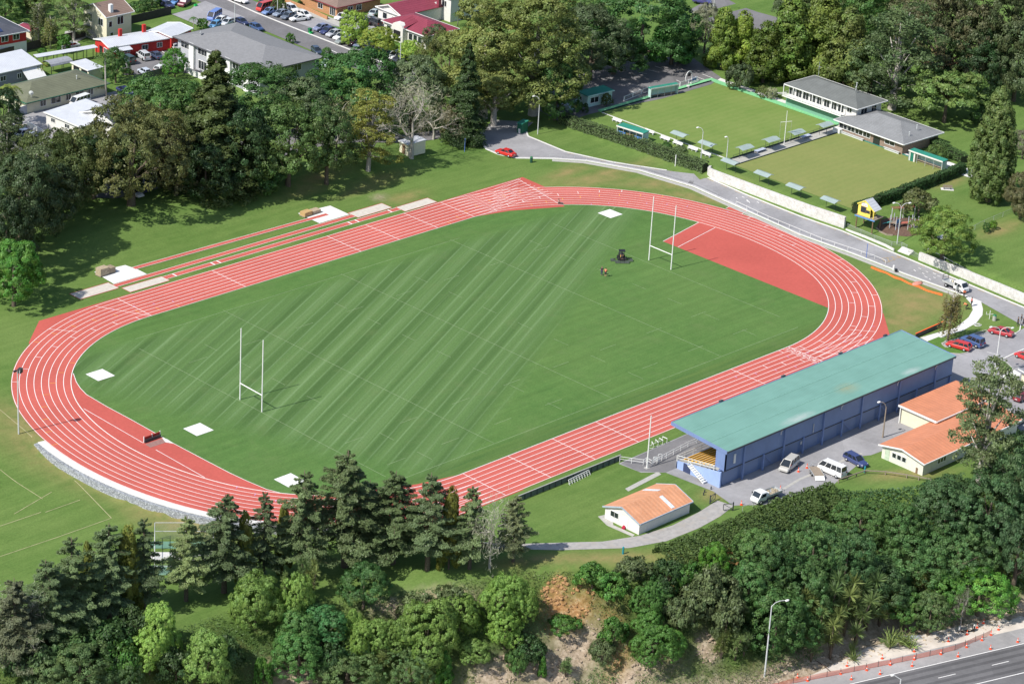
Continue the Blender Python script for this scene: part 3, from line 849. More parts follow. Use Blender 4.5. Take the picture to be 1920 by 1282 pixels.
sheet('car_park_path', [(X1a - 1, Y1b + 1.4), (X1b + 3, Y1b + 1.4), (X1b + 3, Y1b + 3.6), (X1a - 1, Y1b + 3.6)], plain('pinkish_paving', (.5, .44, .4), .9, .12, 2), ZB + .035)
cp = [P(*q, 1.5) for q in [(1000, 195), (1060, 150), (1190, 105), (1300, 110), (1352, 146), (1333, 159), (1240, 186), (1160, 202), (1060, 225)]]
sheet('bowling_car_park', cp, M['road_dark'], .06, True)
cl = MB()
for a, b in (((1188, 141), (1197, 143)), ((1198, 137), (1213, 139)), ((1216, 132), (1230, 135)), ((1228, 125), (1243, 130)), ((1303, 144), (1323, 151)), ((1317, 140), (1336, 147)), ((1184, 172), (1192, 176)), ((1198, 168), (1206, 172)), ((1213, 164), (1220, 168)), ((1266, 135), (1279, 133)), ((1268, 151), (1275, 154))):
    line_strip(cl, [P(*a, 1.5), P(*b, 1.5)], .16, lambda x, y: H1(x, y) + .075)
tag(cl.build('bay_markings', M['line'], fix=False), kind='structure')

def whitewash(name):
    t = NT(name); v = t.coord()
    vo = t.n('ShaderNodeTexVoronoi', feature='DISTANCE_TO_EDGE'); vo.inputs['Scale'].default_value = 2.6; t.l(v, vo.inputs['Vector'])
    n = t.noise(v, 1.1, 6, .75); n2 = t.noise(v, 6, 4, .7)
    col = t.ramp(n, [(.35, (.50, .48, .45)), (.6, (.68, .665, .64))])
    col = t.mix(t.math('MULTIPLY', t.ramp(vo.outputs['Distance'], [(0, 1.0), (.06, 0.0)]), .5), col, (.3, .285, .26))
    col = t.mix(t.math('MULTIPLY', t.ramp(n2, [(.55, 0.0), (.75, 1.0)]), .5), col, (.27, .24, .2))
    return t.done(col, .9, bump=vo.outputs['Distance'], bstr=.5, bdist=.05, spec=.1)
M['stone'] = whitewash('whitewashed_stone')
def wall_run(name, pts, tops, th, mat, label, cat='stone wall', base=-.3):
    """free standing wall following points, with a top height at each"""
    pts = [np.array(p[:2], float) for p in pts]; n = len(pts); mb = MB(); vs = []
    for i in range(n):
        d = pts[min(i + 1, n - 1)] - pts[max(i - 1, 0)]; d /= np.hypot(*d); nn = np.array([-d[1], d[0]]) * th / 2
        for q, z in ((pts[i] + nn, base), (pts[i] + nn, tops[i]), (pts[i] - nn, tops[i]), (pts[i] - nn, base)): vs.append((q[0], q[1], z))
    fs = [(0, 1, 2, 3), (4 * n - 4, 4 * n - 1, 4 * n - 2, 4 * n - 3)]
    for i in range(n - 1):
        for k in range(4): fs.append((4 * i + k, 4 * i + (k + 1) % 4, 4 * i + 4 + (k + 1) % 4, 4 * i + 4 + k))
    mb.add(vs, fs)
    return tag(mb.build(name, mat), label, cat)
wall_run('stone_wall', [(96.2, 27.8), (95.0, 27.2), (94.5, 25.5), (94.3, 12), (94.2, 0), (94.5, -9.2)], [1.9, 1.95, 2.05, 2.2, 2.35, 2.55], .5, M['stone'], 'long whitewashed stone wall between the park road and the lower bowling green')
wall_run('stone_wall', [(93.4, -28.6), (92.9, -38), (92.2, -48), (91.2, -60), (90.2, -72)], [1.6, 1.75, 1.9, 2.0, 2.1], .5, M['stone'], 'white stone wall with a pipe rail fence above it, beside the tray truck')
wall_run('low_kerb_wall', [P(*q) for q in [(1586, 432), (1620, 445), (1660, 462), (1676, 471)]], [.35, .4, .45, .5], .25, M['paleconc'], 'low pale wall in front of the playground fence', 'low wall')
# steps up to the playground
mb = MB()
s0, s1 = np.array(P(1684, 471)[:2]), np.array(P(1702, 480)[:2]); dd_ = np.array([.9, .12])
for k in range(4):
    c = (s0 + s1) / 2 + np.array([.3 + .38 * k, 0]); mb.box(c[0], c[1], -.1, .42, hypot(*(s1 - s0)), .28 + .16 * k, 0)
tag(mb.build('concrete_steps', M['paleconc']), 'short flight of pale concrete steps leading up from the road to the playground', 'steps')

# ------------------------------------------------------------------ rails and fences
def rail_fence(name, pts, label, h=1.1, rails=(1.0,), post=.09, rail=.06, step=2.4, mat=None, cat='fence', zf=None, panel=None, group=None):
    zf = zf or H1
    pts = [np.array(p[:2], float) for p in pts]
    root = thing(name, label, cat, (float(pts[0][0]), float(pts[0][1]), zf(*pts[0])), group=group)
    o = np.array([pts[0][0], pts[0][1], zf(*pts[0])])
    rm = MB(); pm = MB() if panel else None
    for a, b in zip(pts[:-1], pts[1:]):
        L = np.hypot(*(b - a)); n = max(1, int(round(L / step)))
        pr = None
        for k in range(n + 1):
            q = a + (b - a) * k / n; z = zf(*q)
            p3 = np.array([q[0], q[1], z]) - o
            if k < n or b is pts[-1]:
                m = MB(); m.box(p3[0], p3[1], p3[2] - .1, post, post, h + .1); m.build('post', mat, root)
            if pr is not None:
                for r in rails: rm.beam(pr + [0, 0, r], p3 + [0, 0, r], rail)
                if pm: pm.add([pr + [0, 0, .06], p3 + [0, 0, .06], p3 + [0, 0, h - .05], pr + [0, 0, h - .05]], [(0, 1, 2, 3)])
            pr = p3
    rm.build('rail', mat, root)
    if pm: pm.build('mesh_panel', panel, root, fix=False)
    return root
def mesh_mat(name, c, alpha, sc=22):
    t = NT(name); p = t.n('ShaderNodeBsdfPrincipled'); p.inputs['Base Color'].default_value = (*c, 1); p.inputs['Roughness'].default_value = .7
    tr = t.n('ShaderNodeBsdfTransparent'); mx = t.n('ShaderNodeMixShader'); v = t.coord()
    n = t.noise(v, sc, 2, .6)
    t.l(t.math('MULTIPLY', t.math('ADD', n, .5), alpha, True), mx.inputs[0]); t.l(tr.outputs[0], mx.inputs[1]); t.l(p.outputs[0], mx.inputs[2]); t.l(mx.outputs[0], t.out.inputs['Surface'])
    return t.m
M['netting'] = mesh_mat('wire_netting', (.4, .44, .42), .18)
M['omesh'] = mesh_mat('orange_barrier_mesh', (.8, .22, .14), .62)
rail_fence('pipe_rail_fence', [(94.6, -29.5), (94.0, -38), (93.2, -48), (92.2, -60), (91.2, -70)], 'galvanised pipe rail fence above the white stone wall by the tray truck', 1.15, (1.1,), .1, .08, 4.2, M['steel'])
rail_fence('netting_fence', [P(*q) for q in [(1588, 428), (1640, 450), (1672, 462), (1690, 463), (1700, 468)]], 'low green netting fence along the road side of the playground', 1.0, (.97,), .06, .04, 3.2, M['steel'], panel=M['netting'])
rail_fence('pipe_rail_fence', [P(*q) for q in [(1703, 476), (1722, 486)]], 'short netting fence between the playground steps and the end of the white wall', 1.0, (.97,), .06, .04, 2.2, M['steel'], panel=M['netting'])
rail_fence('netting_fence', [T(*q) for q in [(1810, 440), (1845, 422), (1880, 407), (1920, 390)]], 'faint wire netting fence across the lawn behind the broad playground tree', 1.1, (1.05,), .05, .03, 3.5, M['steel'], panel=M['netting'])
rail_fence('roadside_rail', [P(*q) for q in [(1030, 296), (1100, 300), (1200, 317), (1300, 347), (1345, 368)]], 'low wire rail along the dry bank between road and far track bend', .7, (.65,), .05, .03, 3.0, M['steel'])
rail_fence('roadside_rail', [P(*q) for q in [(1380, 384), (1440, 412), (1540, 453), (1640, 486), (1660, 495)]], 'white roadside rail between the road and the right hand track bend', .8, (.75,), .06, .05, 3.0, M['white'])
rail_fence('handrail', [P(*q) for q in [(1162, 866), (1206, 872), (1212, 868), (1222, 874), (1290, 838), (1340, 818)]], 'double white pipe handrail along the asphalt walk in front of the grandstand', 1.05, (1.0, .55), .07, .06, 2.0, M['white'])
rail_fence('timber_rail', [P(*q) for q in [(1572, 905), (1622, 888), (1660, 890), (1700, 896), (1745, 904)]], 'low weathered timber rail fence at the top of the bush slope behind the minibus', .7, (.6,), .14, .14, 2.4, M['wood'])
rail_fence('drop_rail', [P(*q) for q in [(1392, 958), (1470, 925)]], 'plain steel rail at the yard edge behind the flatbed truck', .8, (.75,), .06, .05, 2.2, M['steel'])

# low panelled fence between track and lawn
a, b = P(972, 940), P(1163, 863)
root = thing('panel_fence', 'long low grey panel fence beside the near straight, above the orange roofed hut', 'fence', (a[0], a[1], 0))
n = 17; pm = MB()
for k in range(n + 1):
    x = (b[0] - a[0]) * k / n; y = (b[1] - a[1]) * k / n
    m = MB(); m.box(x, y, -.1, .14, .16, 1.1); m.build('post', M['darksteel'], root)
    if k < n:
        x2 = (b[0] - a[0]) * (k + 1) / n; y2 = (b[1] - a[1]) * (k + 1) / n
        pm.beam((x + .08, y, .48), (x2 - .08, y2, .48), .05, .86)
pm.build('panel', plain('grey_green_panel', (.11, .135, .13), .7, .15, 2), root)
cap = MB(); cap.beam((-.05, 0, 1.03), (b[0] - a[0] + .05, b[1] - a[1], 1.03), .2, .06); cap.build('rail', plain('pale_cap_rail', (.36, .36, .33)), root)

# timber edging wall below the birch
a, b = P(1716, 634), P(1768, 611)
root = thing('edging_wall', 'dark board retaining wall with orange mesh along its top, between grandstand and birch', 'retaining wall', (a[0], a[1], 0))
m = MB()
for k in range(6): m.beam(((b[0] - a[0]) * k / 6 + .02, (b[1] - a[1]) * k / 6, .4), ((b[0] - a[0]) * (k + 1) / 6 - .02, (b[1] - a[1]) * (k + 1) / 6, .4), .12, .95)
m.build('board', plain('dark_boards', (.08, .08, .075), .8, .2, 3), root)
m = MB(); m.beam((0, 0, .92), (b[0] - a[0], b[1] - a[1], .92), .22, .06); m.build('mesh_strip', M['orange'], root)
# orange barrier mesh fallen flat on the bank
mb = MB(); pts = [(1633, 501), (1648, 507), (1662, 512), (1677, 520), (1690, 524), (1705, 532), (1722, 537), (1738, 545), (1752, 549), (1767, 553)]
q = [P(*p) for p in pts]; vs = []; fs = []
for i, p in enumerate(q):
    wv = .55 + .12 * sin(i * 2.3); vs += [(p[0] - wv * .75, p[1] - wv * .5, .04), (p[0], p[1], .12 + .04 * (i % 2)), (p[0] + wv * .75, p[1] + wv * .5, .05)]
    if i: fs += [(3 * i - 3, 3 * i - 2, 3 * i + 1, 3 * i), (3 * i - 2, 3 * i - 1, 3 * i + 2, 3 * i + 1)]
mb.add(vs, fs); tag(mb.build('barrier_mesh', plain('bright_orange_mesh', (.85, .17, .035), .8, .2, 3), fix=False), 'strip of bright orange barrier mesh lying flat on the dry bank beside the road', 'barrier mesh')
mb = MB(); c = P(1720, 532)
mb.sphere((c[0], c[1], .02), 1.0, 10, 5, (1.5, .8, .3)); tag(mb.build('soil_heap', plain('pinkish_soil', (.55, .24, .18), .95, .2, 2), smooth=True), 'low pinkish heap of soil beside the strip of orange mesh on the bank', 'soil heap')

# orange mesh barrier along the highway, with its thin stakes
root = thing('mesh_barrier', 'long knee high orange mesh barrier on stakes along the highway shoulder', 'barrier', (*hw(0, -4.3), ZH))
o = np.array([*hw(0, -4.3), 0]); pm = MB()
N = 24
bq = [P(*q, ZH) for q in [(1430, 1296), (1487, 1281), (1550, 1269), (1601, 1259), (1646, 1250), (1691, 1241), (1743, 1230), (1790, 1219), (1828, 1203), (1858, 1190)]]; N = 19
bl = [np.array([bq[k // 2][0] * (1 - .5 * (k % 2)) + bq[min(9, k // 2 + 1)][0] * .5 * (k % 2), bq[k // 2][1] * (1 - .5 * (k % 2)) + bq[min(9, k // 2 + 1)][1] * .5 * (k % 2), 0]) - o for k in range(N)]
for k in range(N):
    m = MB(); m.box(bl[k][0], bl[k][1], 0, .05, .05, 1.15); m.build('stake', M['darksteel'], root)
    if k: pm.add([bl[k - 1] + [0, 0, .08], bl[k] + [0, 0, .08], bl[k] + [0, 0, .98 - .08 * (k % 2)], bl[k - 1] + [0, 0, .98 - .08 * ((k - 1) % 2)]], [(0, 1, 2, 3)])
pm.build('orange_mesh', M['omesh'], root, fix=False)
# ------------------------------------------------------------------ grandstand
M['blue'] = corr('blue_cladding', (.17, .24, .44), 'y', .35, .08, .5, .08)
M['blue_back'] = corr('blue_back_cladding', (.16, .23, .41), 'x', .35, .08, .5, .08)
M['bluedoor'] = corr('blue_roller_door', (.20, .26, .42), 'z', .18, .06, .5, .2)
def roof_teal():
    t = NT('teal_roof_sheeting'); v = t.coord()
    w = t.n('ShaderNodeTexWave', wave_type='BANDS', bands_direction='X'); w.inputs['Scale'].default_value = .7; t.l(v, w.inputs['Vector'])
    n = t.noise(v, .25, 5); n2 = t.noise(t.coord((.12, 1.6, 1)), 1.0, 4)
    col = t.ramp(n, [(.3, (.16, .315, .26)), (.7, (.19, .365, .305))])
    col = t.mix(t.math('MULTIPLY', w.outputs['Fac'], .12), col, (.045, .15, .115))
    col = t.mix(.25, col, t.ramp(n2, [(.3, .8), (.7, 1.2)]), 'MULTIPLY')
    # rust streak and bleached patches near the back eave
    tc = t.n('ShaderNodeTexCoord')
    def spot(x, y, rx, ry, thr=.25):
        mp = t.n('ShaderNodeMapping'); mp.inputs['Location'].default_value = (-x / rx, -y / ry, 0); mp.inputs['Scale'].default_value = (1 / rx, 1 / ry, 0)
        t.l(tc.outputs['Object'], mp.inputs[0]); L = t.n('ShaderNodeVectorMath', operation='LENGTH'); t.l(mp.outputs[0], L.inputs[0])
        return t.math('MULTIPLY', t.math('SUBTRACT', 1.0, L.outputs['Value'], True), t.ramp(t.noise(v, 1.2, 4), [(.3, .5), (.7, 1.2)]), True)
    col = t.mix(t.math('MULTIPLY', spot(23.5, -66.4, 3.4, 2.0), .45), col, (.36, .27, .10))
    col = t.mix(t.math('MULTIPLY', spot(8, -68.6, 5, 1.2), .8), col, (.45, .5, .48))
    col = t.mix(t.math('MULTIPLY', spot(38, -68.6, 3, 1.0), .8), col, (.45, .5, .48))
    return t.done(col, .5, bump=w.outputs['Fac'], bstr=.3, bdist=.04, spec=.35)
SX0, SX1, SY0, SY1 = -11.3, 49.6, -59.9, -69.2
gs = thing('grandstand', 'long blue grandstand with teal roof and yellow seating beside the near straight', 'grandstand', ((SX0 + SX1) / 2, SY1, 0))
GO = np.array([(SX0 + SX1) / 2, SY1, 0.0])
def gsb(mb, name, mat, parent=gs, **k):
    mb.v = [(x - GO[0], y - GO[1], z - GO[2]) for x, y, z in mb.v]
    return mb.build(name, mat, parent, **k)
m = MB(); rz0, rz1, ry0, ry1 = 7.05, 6.35, -57.6, -69.55
RX0, RX1 = -10.6, 49.3
m.slab([(RX0, ry0, rz0), (RX1, ry0, rz0), (RX1, ry1, rz1), (RX0, ry1, rz1)], .14)
ro = m.build('roof', roof_teal()); ro.parent = gs; ro.matrix_parent_inverse = Matrix.Translation(-Vector(gs.location))
m = MB()
for x in (RX0 - .03, RX1 + .03): m.beam((x, ry0, rz0 - .2), (x, ry1, rz1 - .2), .1, .6)
m.beam((RX0, ry0 + .06, rz0 - .16), (RX1, ry0 + .06, rz0 - .16), .1, .45)
gsb(m, 'fascia', M['blue'])
m = MB(); m.beam((RX0, ry1 - .08, rz1 - .12), (RX1, ry1 - .08, rz1 - .12), .16, .18); gsb(m, 'gutter', M['darksteel'])
for f in (.34, .68):
    m = MB(); m.beam((RX0, ry0 + (ry1 - ry0) * f, rz0 + (rz1 - rz0) * f + .02), (RX1, ry0 + (ry1 - ry0) * f, rz0 + (rz1 - rz0) * f + .02), .12, .05); gsb(m, 'roof_lap', plain('pale_roof_lap', (.22, .42, .35), .5))
m = MB(); m.box((RX0 + RX1) / 2, SY1 - .03, 2.66, RX1 - RX0 - .3, .1, .12); gsb(m, 'shadow_line_strip', M['darksteel'])  # dark strip painted as the shadow line under the overhanging upper wall
for x in (3, 18.5, 33.5, 44.0):
    m = MB(); m.tube([(x, ry1 - .12, rz1 - .15), (x, SY1 - .14, rz1 - .7), (x, SY1 - .14, 5.2)], .06, 6); gsb(m, 'downpipe', M['white'])
# back wall: upper cladding stands proud of the lower bays
m = MB(); m.box((RX0 + RX1) / 2, SY1 + .25, 2.75, RX1 - RX0 - .2, .5, 3.55); gsb(m, 'wall', M['blue_back'])
m = MB(); m.box((SX0 + SX1) / 2, SY1 + .6, 0, SX1 - SX0 - .3, .3, 2.9); gsb(m, 'lower_wall', M['blue_back'])
npier = 13
for k in range(npier):
    x = SX0 + .3 + (SX1 - SX0 - .6) * k / (npier - 1)
    if k in (0, npier - 1): continue
    m = MB(); m.box(x, SY1 - .14, 0, .28, .26, 6.0 if k % 2 else 2.9); gsb(m, 'pier', M['blue'])
for k in range(npier - 1):
    x = SX0 + .3 + (SX1 - SX0 - .6) * (k + .5) / (npier - 1)
    m = MB(); m.box(x, SY1 + .43, .02, 3.7, .06, 2.55); gsb(m, 'roller_door', M['bluedoor'])
for k in (2, 6, 8):
    x = SX0 + .3 + (SX1 - SX0 - .6) * k / (npier - 1)
    m = MB(); m.beam((x + .3, SY1 + .1, 2.7), (x + 2.8, SY1 + .1, .3), .12); gsb(m, 'brace', M['blue'])
m = MB(); m.box(RX0 + .25, SY1 + .95, 2.75, .45, 1.9, 3.5); gsb(m, 'end_panel', M['blue'])
m = MB(); m.box(SX1 - .3, (SY0 + SY1) / 2 - .2, 0, .3, 8.6, 6.2); gsb(m, 'end_wall', M['blue'])
pale = plain('pale_blue_render', (.30, .40, .66), .8, .05, 1)
m = MB(); m.add([(SX0, SY0, 0), (SX0, SY1 + .01, 0), (SX0, SY1 + .01, 2.75), (SX0, SY0 - .05, 1.2)] + [(SX0 + .3, SY0, 0), (SX0 + .3, SY1 + .01, 0), (SX0 + .3, SY1 + .01, 2.75), (SX0 + .3, SY0 - .05, 1.2)],
      [(0, 1, 2, 3), (7, 6, 5, 4), (0, 4, 5, 1), (1, 5, 6, 2), (2, 6, 7, 3), (3, 7, 4, 0)]); gsb(m, 'side_wall', pale)
m = MB(); m.box((SX0 + SX1) / 2, SY0 - .1, 0, SX1 - SX0, .2, 1.2); gsb(m, 'front_wall', pale)
yel = plain('yellow_seat_plastic', (.80, .42, .03), .5, .08, 3)
tread = M['conc']
NS = 10
for k in range(NS):
    y = SY0 - .5 - k * .83; z = 1.25 + k * .19
    m = MB(); m.box((SX0 + SX1) / 2 + .1, y - .1, z - .35, SX1 - SX0 - .7, .84, .36); gsb(m, 'tread', tread)
    m = MB()
    m.box((SX0 + SX1) / 2 + .2, y - .28, z + .14, SX1 - SX0 - 1.4, .42, .09); gsb(m, 'seat', yel)
    m = MB(); m.box((SX0 + SX1) / 2 + .2, y - .47, z + .16, SX1 - SX0 - 1.4, .05, .3); gsb(m, 'seat_back', yel)
for k in range(5):
    x = SX0 + 1 + k * 14.6
    m = MB(); m.tube([(x, SY1 + .6, 0), (x, SY1 + .6, 6.3)], .12, 6); gsb(m, 'column', M['blue'])
m = MB()
m.beam((SX0 + .1, SY0 - .1, 2.2), (SX0 + .1, SY1 + 1.4, 3.45), .07); m.beam((SX0 + .1, SY0 - .1, 1.75), (SX0 + .1, SY1 + 1.4, 3.0), .06)
for f in (0, .3, .6, .95): m.beam((SX0 + .1, SY0 - .1 - 8 * f, 1.2 + 1.3 * f), (SX0 + .1, SY0 - .1 - 8 * f, 2.2 + 1.25 * f), .06)
m.beam((SX0, SY0, 2.2), (SX1, SY0, 2.2), .06); m.beam((SX0, SY0, 1.75), (SX1, SY0, 1.75), .05)
for k in range(31): m.beam((SX0 + 2 * k, SY0, 1.2), (SX0 + 2 * k, SY0, 2.2), .05)
gsb(m, 'railing', M['white'])
m = MB(); m.box(SX0 - .02, -62.2, .02, .06, 1.5, 1.5); gsb(m, 'door', plain('dark_blue_door', (.045, .06, .13), .4, .05))
m = MB(); m.beam((SX0 - .5, -63.1, 1.9), (SX0 - .5, -66.6, .05), .9, .12)
for k in range(9):
    m.box(SX0 - .5, -63.3 - k * .4, 1.84 - k * .2, .95, .3, .06)
dst = gsb(m, 'staircase', M['white'])
m = MB(); m.beam((SX0 - .95, -63.1, 2.9), (SX0 - .95, -66.6, 1.0), .06); m.beam((SX0 - .95, -63.1, 1.9), (SX0 - .95, -63.1, 2.9), .06); m.beam((SX0 - .95, -66.6, .05), (SX0 - .95, -66.6, 1.0), .06)
gsb(m, 'handrail', M['white'])
for k, x in enumerate((1.7, 17.5, 32.7, 45.0)):
    m = MB(); m.box(x, ry0 + .22, rz0 - .05, .8, .35, .32); gsb(m, 'floodlight', M['darksteel'])
m = MB(); m.box(-8.3, SY1 - .14, 3.6, .35, .18, 1.6); gsb(m, 'sign', M['white'])
m = MB(); m.tube([(11.5, SY1 - .1, 3.0), (11.5, SY1 - .1, 4.6)], .07, 6); gsb(m, 'vent_pipe', M['steel'])
m = MB(); m.box(9.3, SY1 + .38, 1.4, .55, .04, .55); gsb(m, 'notice', M['white'])
m = MB(); m.tube([(49.9, -70.2, .5), (49.9, -68.9, .5)], .5, 12)
tag(m.build('water_tank', M['lampgrey']), 'small grey cylindrical tank at the far back corner of the blue grandstand', 'tank')

# ------------------------------------------------------------------ houses
TILE = {}
def win(root, F, u, z, w, h, frame=M['white'], glass=M['glass'], th=.08, bars=1, name='window'):
    """window on a wall: F(u, z, d) maps along, up, out"""
    m = MB()
    def bx(m, u0, u1, z0, z1, d0, d1):
        q = [F(a, b, c) for c in (d0, d1) for (a, b) in ((u0, z0), (u1, z0), (u1, z1), (u0, z1))]
        m.add(q, [(3, 2, 1, 0), (4, 5, 6, 7), (0, 1, 5, 4), (1, 2, 6, 5), (2, 3, 7, 6), (3, 0, 4, 7)])
    u0, u1, z0, z1 = u - w / 2, u + w / 2, z, z + h
    f = .09
    bx(m, u0 - f, u1 + f, z0 - f, z0, -.02, th); bx(m, u0 - f, u1 + f, z1, z1 + f, -.02, th)
    bx(m, u0 - f, u0, z0, z1, -.02, th); bx(m, u1, u1 + f, z0, z1, -.02, th)
    for k in range(1, bars + 1):
        c = u0 + (u1 - u0) * k / (bars + 1); bx(m, c - .04, c + .04, z0, z1, -.02, th - .01)
    o = m.build(name, frame, root)
    g = MB(); bx(g, u0, u1, z0, z1, -.03, .03); g.build('pane', glass, o)
    return o

def house(name, label, A, B, C, h, roof='gable', pitch=.35, wall=None, rmat=None, z0=None, ov=.45, wins=(), cat='house', doors=(), open_front=False, th=.16, ridge='x', fasc=None, eave_drop=0.0, gutter=True):
    """A, B: ends of the near eave; C: any point on the far eave (all plan positions)"""
    A = np.array(A[:2]); B = np.array(B[:2]); C = np.array(C[:2])
    u = (B - A); L = np.hypot(*u); u /= L; v = np.array([-u[1], u[0]]); W = float((C - A) @ v)
    if W < 0: raise ValueError(name + ' width ' + str(W))
    z0 = z0 if z0 is not None else H1(*((A + B) / 2))
    root = thing(name, label, cat, (float(A[0]), float(A[1]), z0), atan2(u[1], u[0]))
    x0, x1, y0, y1 = ov, L - ov, ov, W - ov
    m = MB()
    if open_front:
        t = .15
        m.box((x0 + x1) / 2, y1 - t / 2, -.2, x1 - x0, t, h + .2); m.box(x0 + t / 2, (y0 + y1) / 2 - t / 2, -.2, t, y1 - y0 - t, h + .2); m.box(x1 - t / 2, (y0 + y1) / 2 - t / 2, -.2, t, y1 - y0 - t, h + .2)
    else:
        m.prism([(x0, y0), (x1, y0), (x1, y1), (x0, y1)], -.3, h - .02)
    if roof == 'gable':
        if ridge == 'x':
            rh = (W / 2) * pitch; yc = W / 2; g = pitch * (yc - ov)
            for x, d in ((x0, .12), (x1 - .12, .12)): m.add([(x, y0, h - .03), (x, y1, h - .03), (x, yc, h + g - .03), (x + d, y0, h - .03), (x + d, y1, h - .03), (x + d, yc, h + g - .03)], [(0, 1, 2), (5, 4, 3), (0, 2, 5, 3), (2, 1, 4, 5)])
        else:
            rh = (L / 2) * pitch; xc = L / 2; g = pitch * (xc - ov)
            for y, d in ((y0, .12), (y1 - .12, .12)): m.add([(x0, y, h - .03), (x1, y, h - .03), (xc, y, h + g - .03), (x0, y + d, h - .03), (x1, y + d, h - .03), (xc, y + d, h + g - .03)], [(0, 1, 2), (5, 4, 3), (0, 2, 5, 3), (2, 1, 4, 5)])
    wo = m.build('wall', wall, root)
    r = MB(); e = h - pitch * ov * 0
    if roof == 'gable' and ridge == 'x':
        r.slab([(0, 0, h - pitch * ov), (L, 0, h - pitch * ov), (L, W / 2, h + pitch * (W / 2 - ov)), (0, W / 2, h + pitch * (W / 2 - ov))], th)
        r.slab([(L, W, h - pitch * ov), (0, W, h - pitch * ov), (0, W / 2, h + pitch * (W / 2 - ov)), (L, W / 2, h + pitch * (W / 2 - ov))], th)
    elif roof == 'gable':
        r.slab([(0, W, h - pitch * ov), (0, 0, h - pitch * ov), (L / 2, 0, h + pitch * (L / 2 - ov)), (L / 2, W, h + pitch * (L / 2 - ov))], th)
        r.slab([(L, 0, h - pitch * ov), (L, W, h - pitch * ov), (L / 2, W, h + pitch * (L / 2 - ov)), (L / 2, 0, h + pitch * (L / 2 - ov))], th)
    elif roof == 'hip':
        e = h - pitch * ov; s = min(W, L) / 2; zr = e + pitch * s
        if L >= W: a, b = (s, W / 2, zr), (L - s, W / 2, zr)
        else: a, b = (L / 2, s, zr), (L / 2, W - s, zr)
        c = [(0, 0, e), (L, 0, e), (L, W, e), (0, W, e)]
        vs = c + [a, b] + [(x, y, z - th) for x, y, z in c]
        if L >= W: fs = [(0, 1, 5, 4), (1, 2, 5), (2, 3, 4, 5), (3, 0, 4)]
        else: fs = [(0, 1, 4), (1, 2, 5, 4), (2, 3, 5), (3, 0, 4, 5)]
        fs += [(6, 7, 1, 0), (7, 8, 2, 1), (8, 9, 3, 2), (9, 6, 0, 3), (9, 8, 7, 6)]
        r.add(vs, fs)
    elif roof == 'shed':
        r.slab([(0, 0, h), (L, 0, h), (L, W, h + pitch * W), (0, W, h + pitch * W)], th)
    ro = r.build('roof', rmat, root)
    if gutter:
        gm = MB(); e = h - pitch * ov * (roof != 'shed') - th / 2
        gm.beam((0, -.07, e), (L, -.07, e), .14, .2)
        if roof == 'hip':
            gm.beam((L + .07, 0, e), (L + .07, W, e), .14, .2); gm.beam((-.07, 0, e), (-.07, W, e), .14, .2); gm.beam((0, W + .07, e), (L, W + .07, e), .14, .2)
        elif roof == 'gable' and ridge == 'x':
            for x in (-.05, L + .05):
                gm.beam((x, 0, h - pitch * ov - .06), (x, W / 2, h + pitch * (W / 2 - ov) - .06), .1, .24); gm.beam((x, W, h - pitch * ov - .06), (x, W / 2, h + pitch * (W / 2 - ov) - .06), .1, .24)
        elif roof == 'gable':
            for y in (-.05,):
                gm.beam((0, y, h - pitch * ov - .06), (L / 2, y, h + pitch * (L / 2 - ov) - .06), .1, .24); gm.beam((L, y, h - pitch * ov - .06), (L / 2, y, h + pitch * (L / 2 - ov) - .06), .1, .24)
        gm.build('gutter', fasc or M['white'], root)
    FS = {'f': (lambda a, z, d: (x0 + a, y0 - d, z), x1 - x0), 'l': (lambda a, z, d: (x0 - d, y1 - a, z), y1 - y0), 'r': (lambda a, z, d: (x1 + d, y0 + a, z), y1 - y0), 'b': (lambda a, z, d: (x1 - a, y1 + d, z), x1 - x0)}
    for wdef in wins:
        side, f, z, w, hh = wdef[:5]; F, LL = FS[side]
        win(root, F, f * LL, z, w, hh, bars=wdef[5] if len(wdef) > 5 else 1)
    for side, f, w, hh, mat in doors:
        F, LL = FS[side]; u = f * LL; d = MB()
        q = [F(a, b, c) for c in (-.02, .06) for (a, b) in ((u - w / 2, .02), (u + w / 2, .02), (u + w / 2, hh), (u - w / 2, hh))]
        d.add(q, [(3, 2, 1, 0), (4, 5, 6, 7), (0, 1, 5, 4), (1, 2, 6, 5), (2, 3, 7, 6), (3, 0, 4, 7)]); d.build('door', mat, root)
    root['dims'] = [float(L), float(W), float(h)]
    return root, L, W
def part(root, name, mat, fn):
    m = MB(); fn(m); return m.build(name, mat, root)
def vent(root, x, y, z, n='roof_vent'):
    part(root, n, M['lampgrey'], lambda m: (m.tube([(x, y, z - .3), (x, y, z + .55)], .09, 6), m.tube([(x, y, z + .5), (x, y, z + .62)], .16, 6)))
def dish(root, x, y, z):
    def f(m):
        m.tube([(x, y, z - .3), (x, y, z + .5)], .05, 6); m.tube([(x, y, z + .7), (x - .12, y - .12, z + .7)], [.5, .05], 12)
    part(root, 'satellite_dish', M['lampgrey'], f)

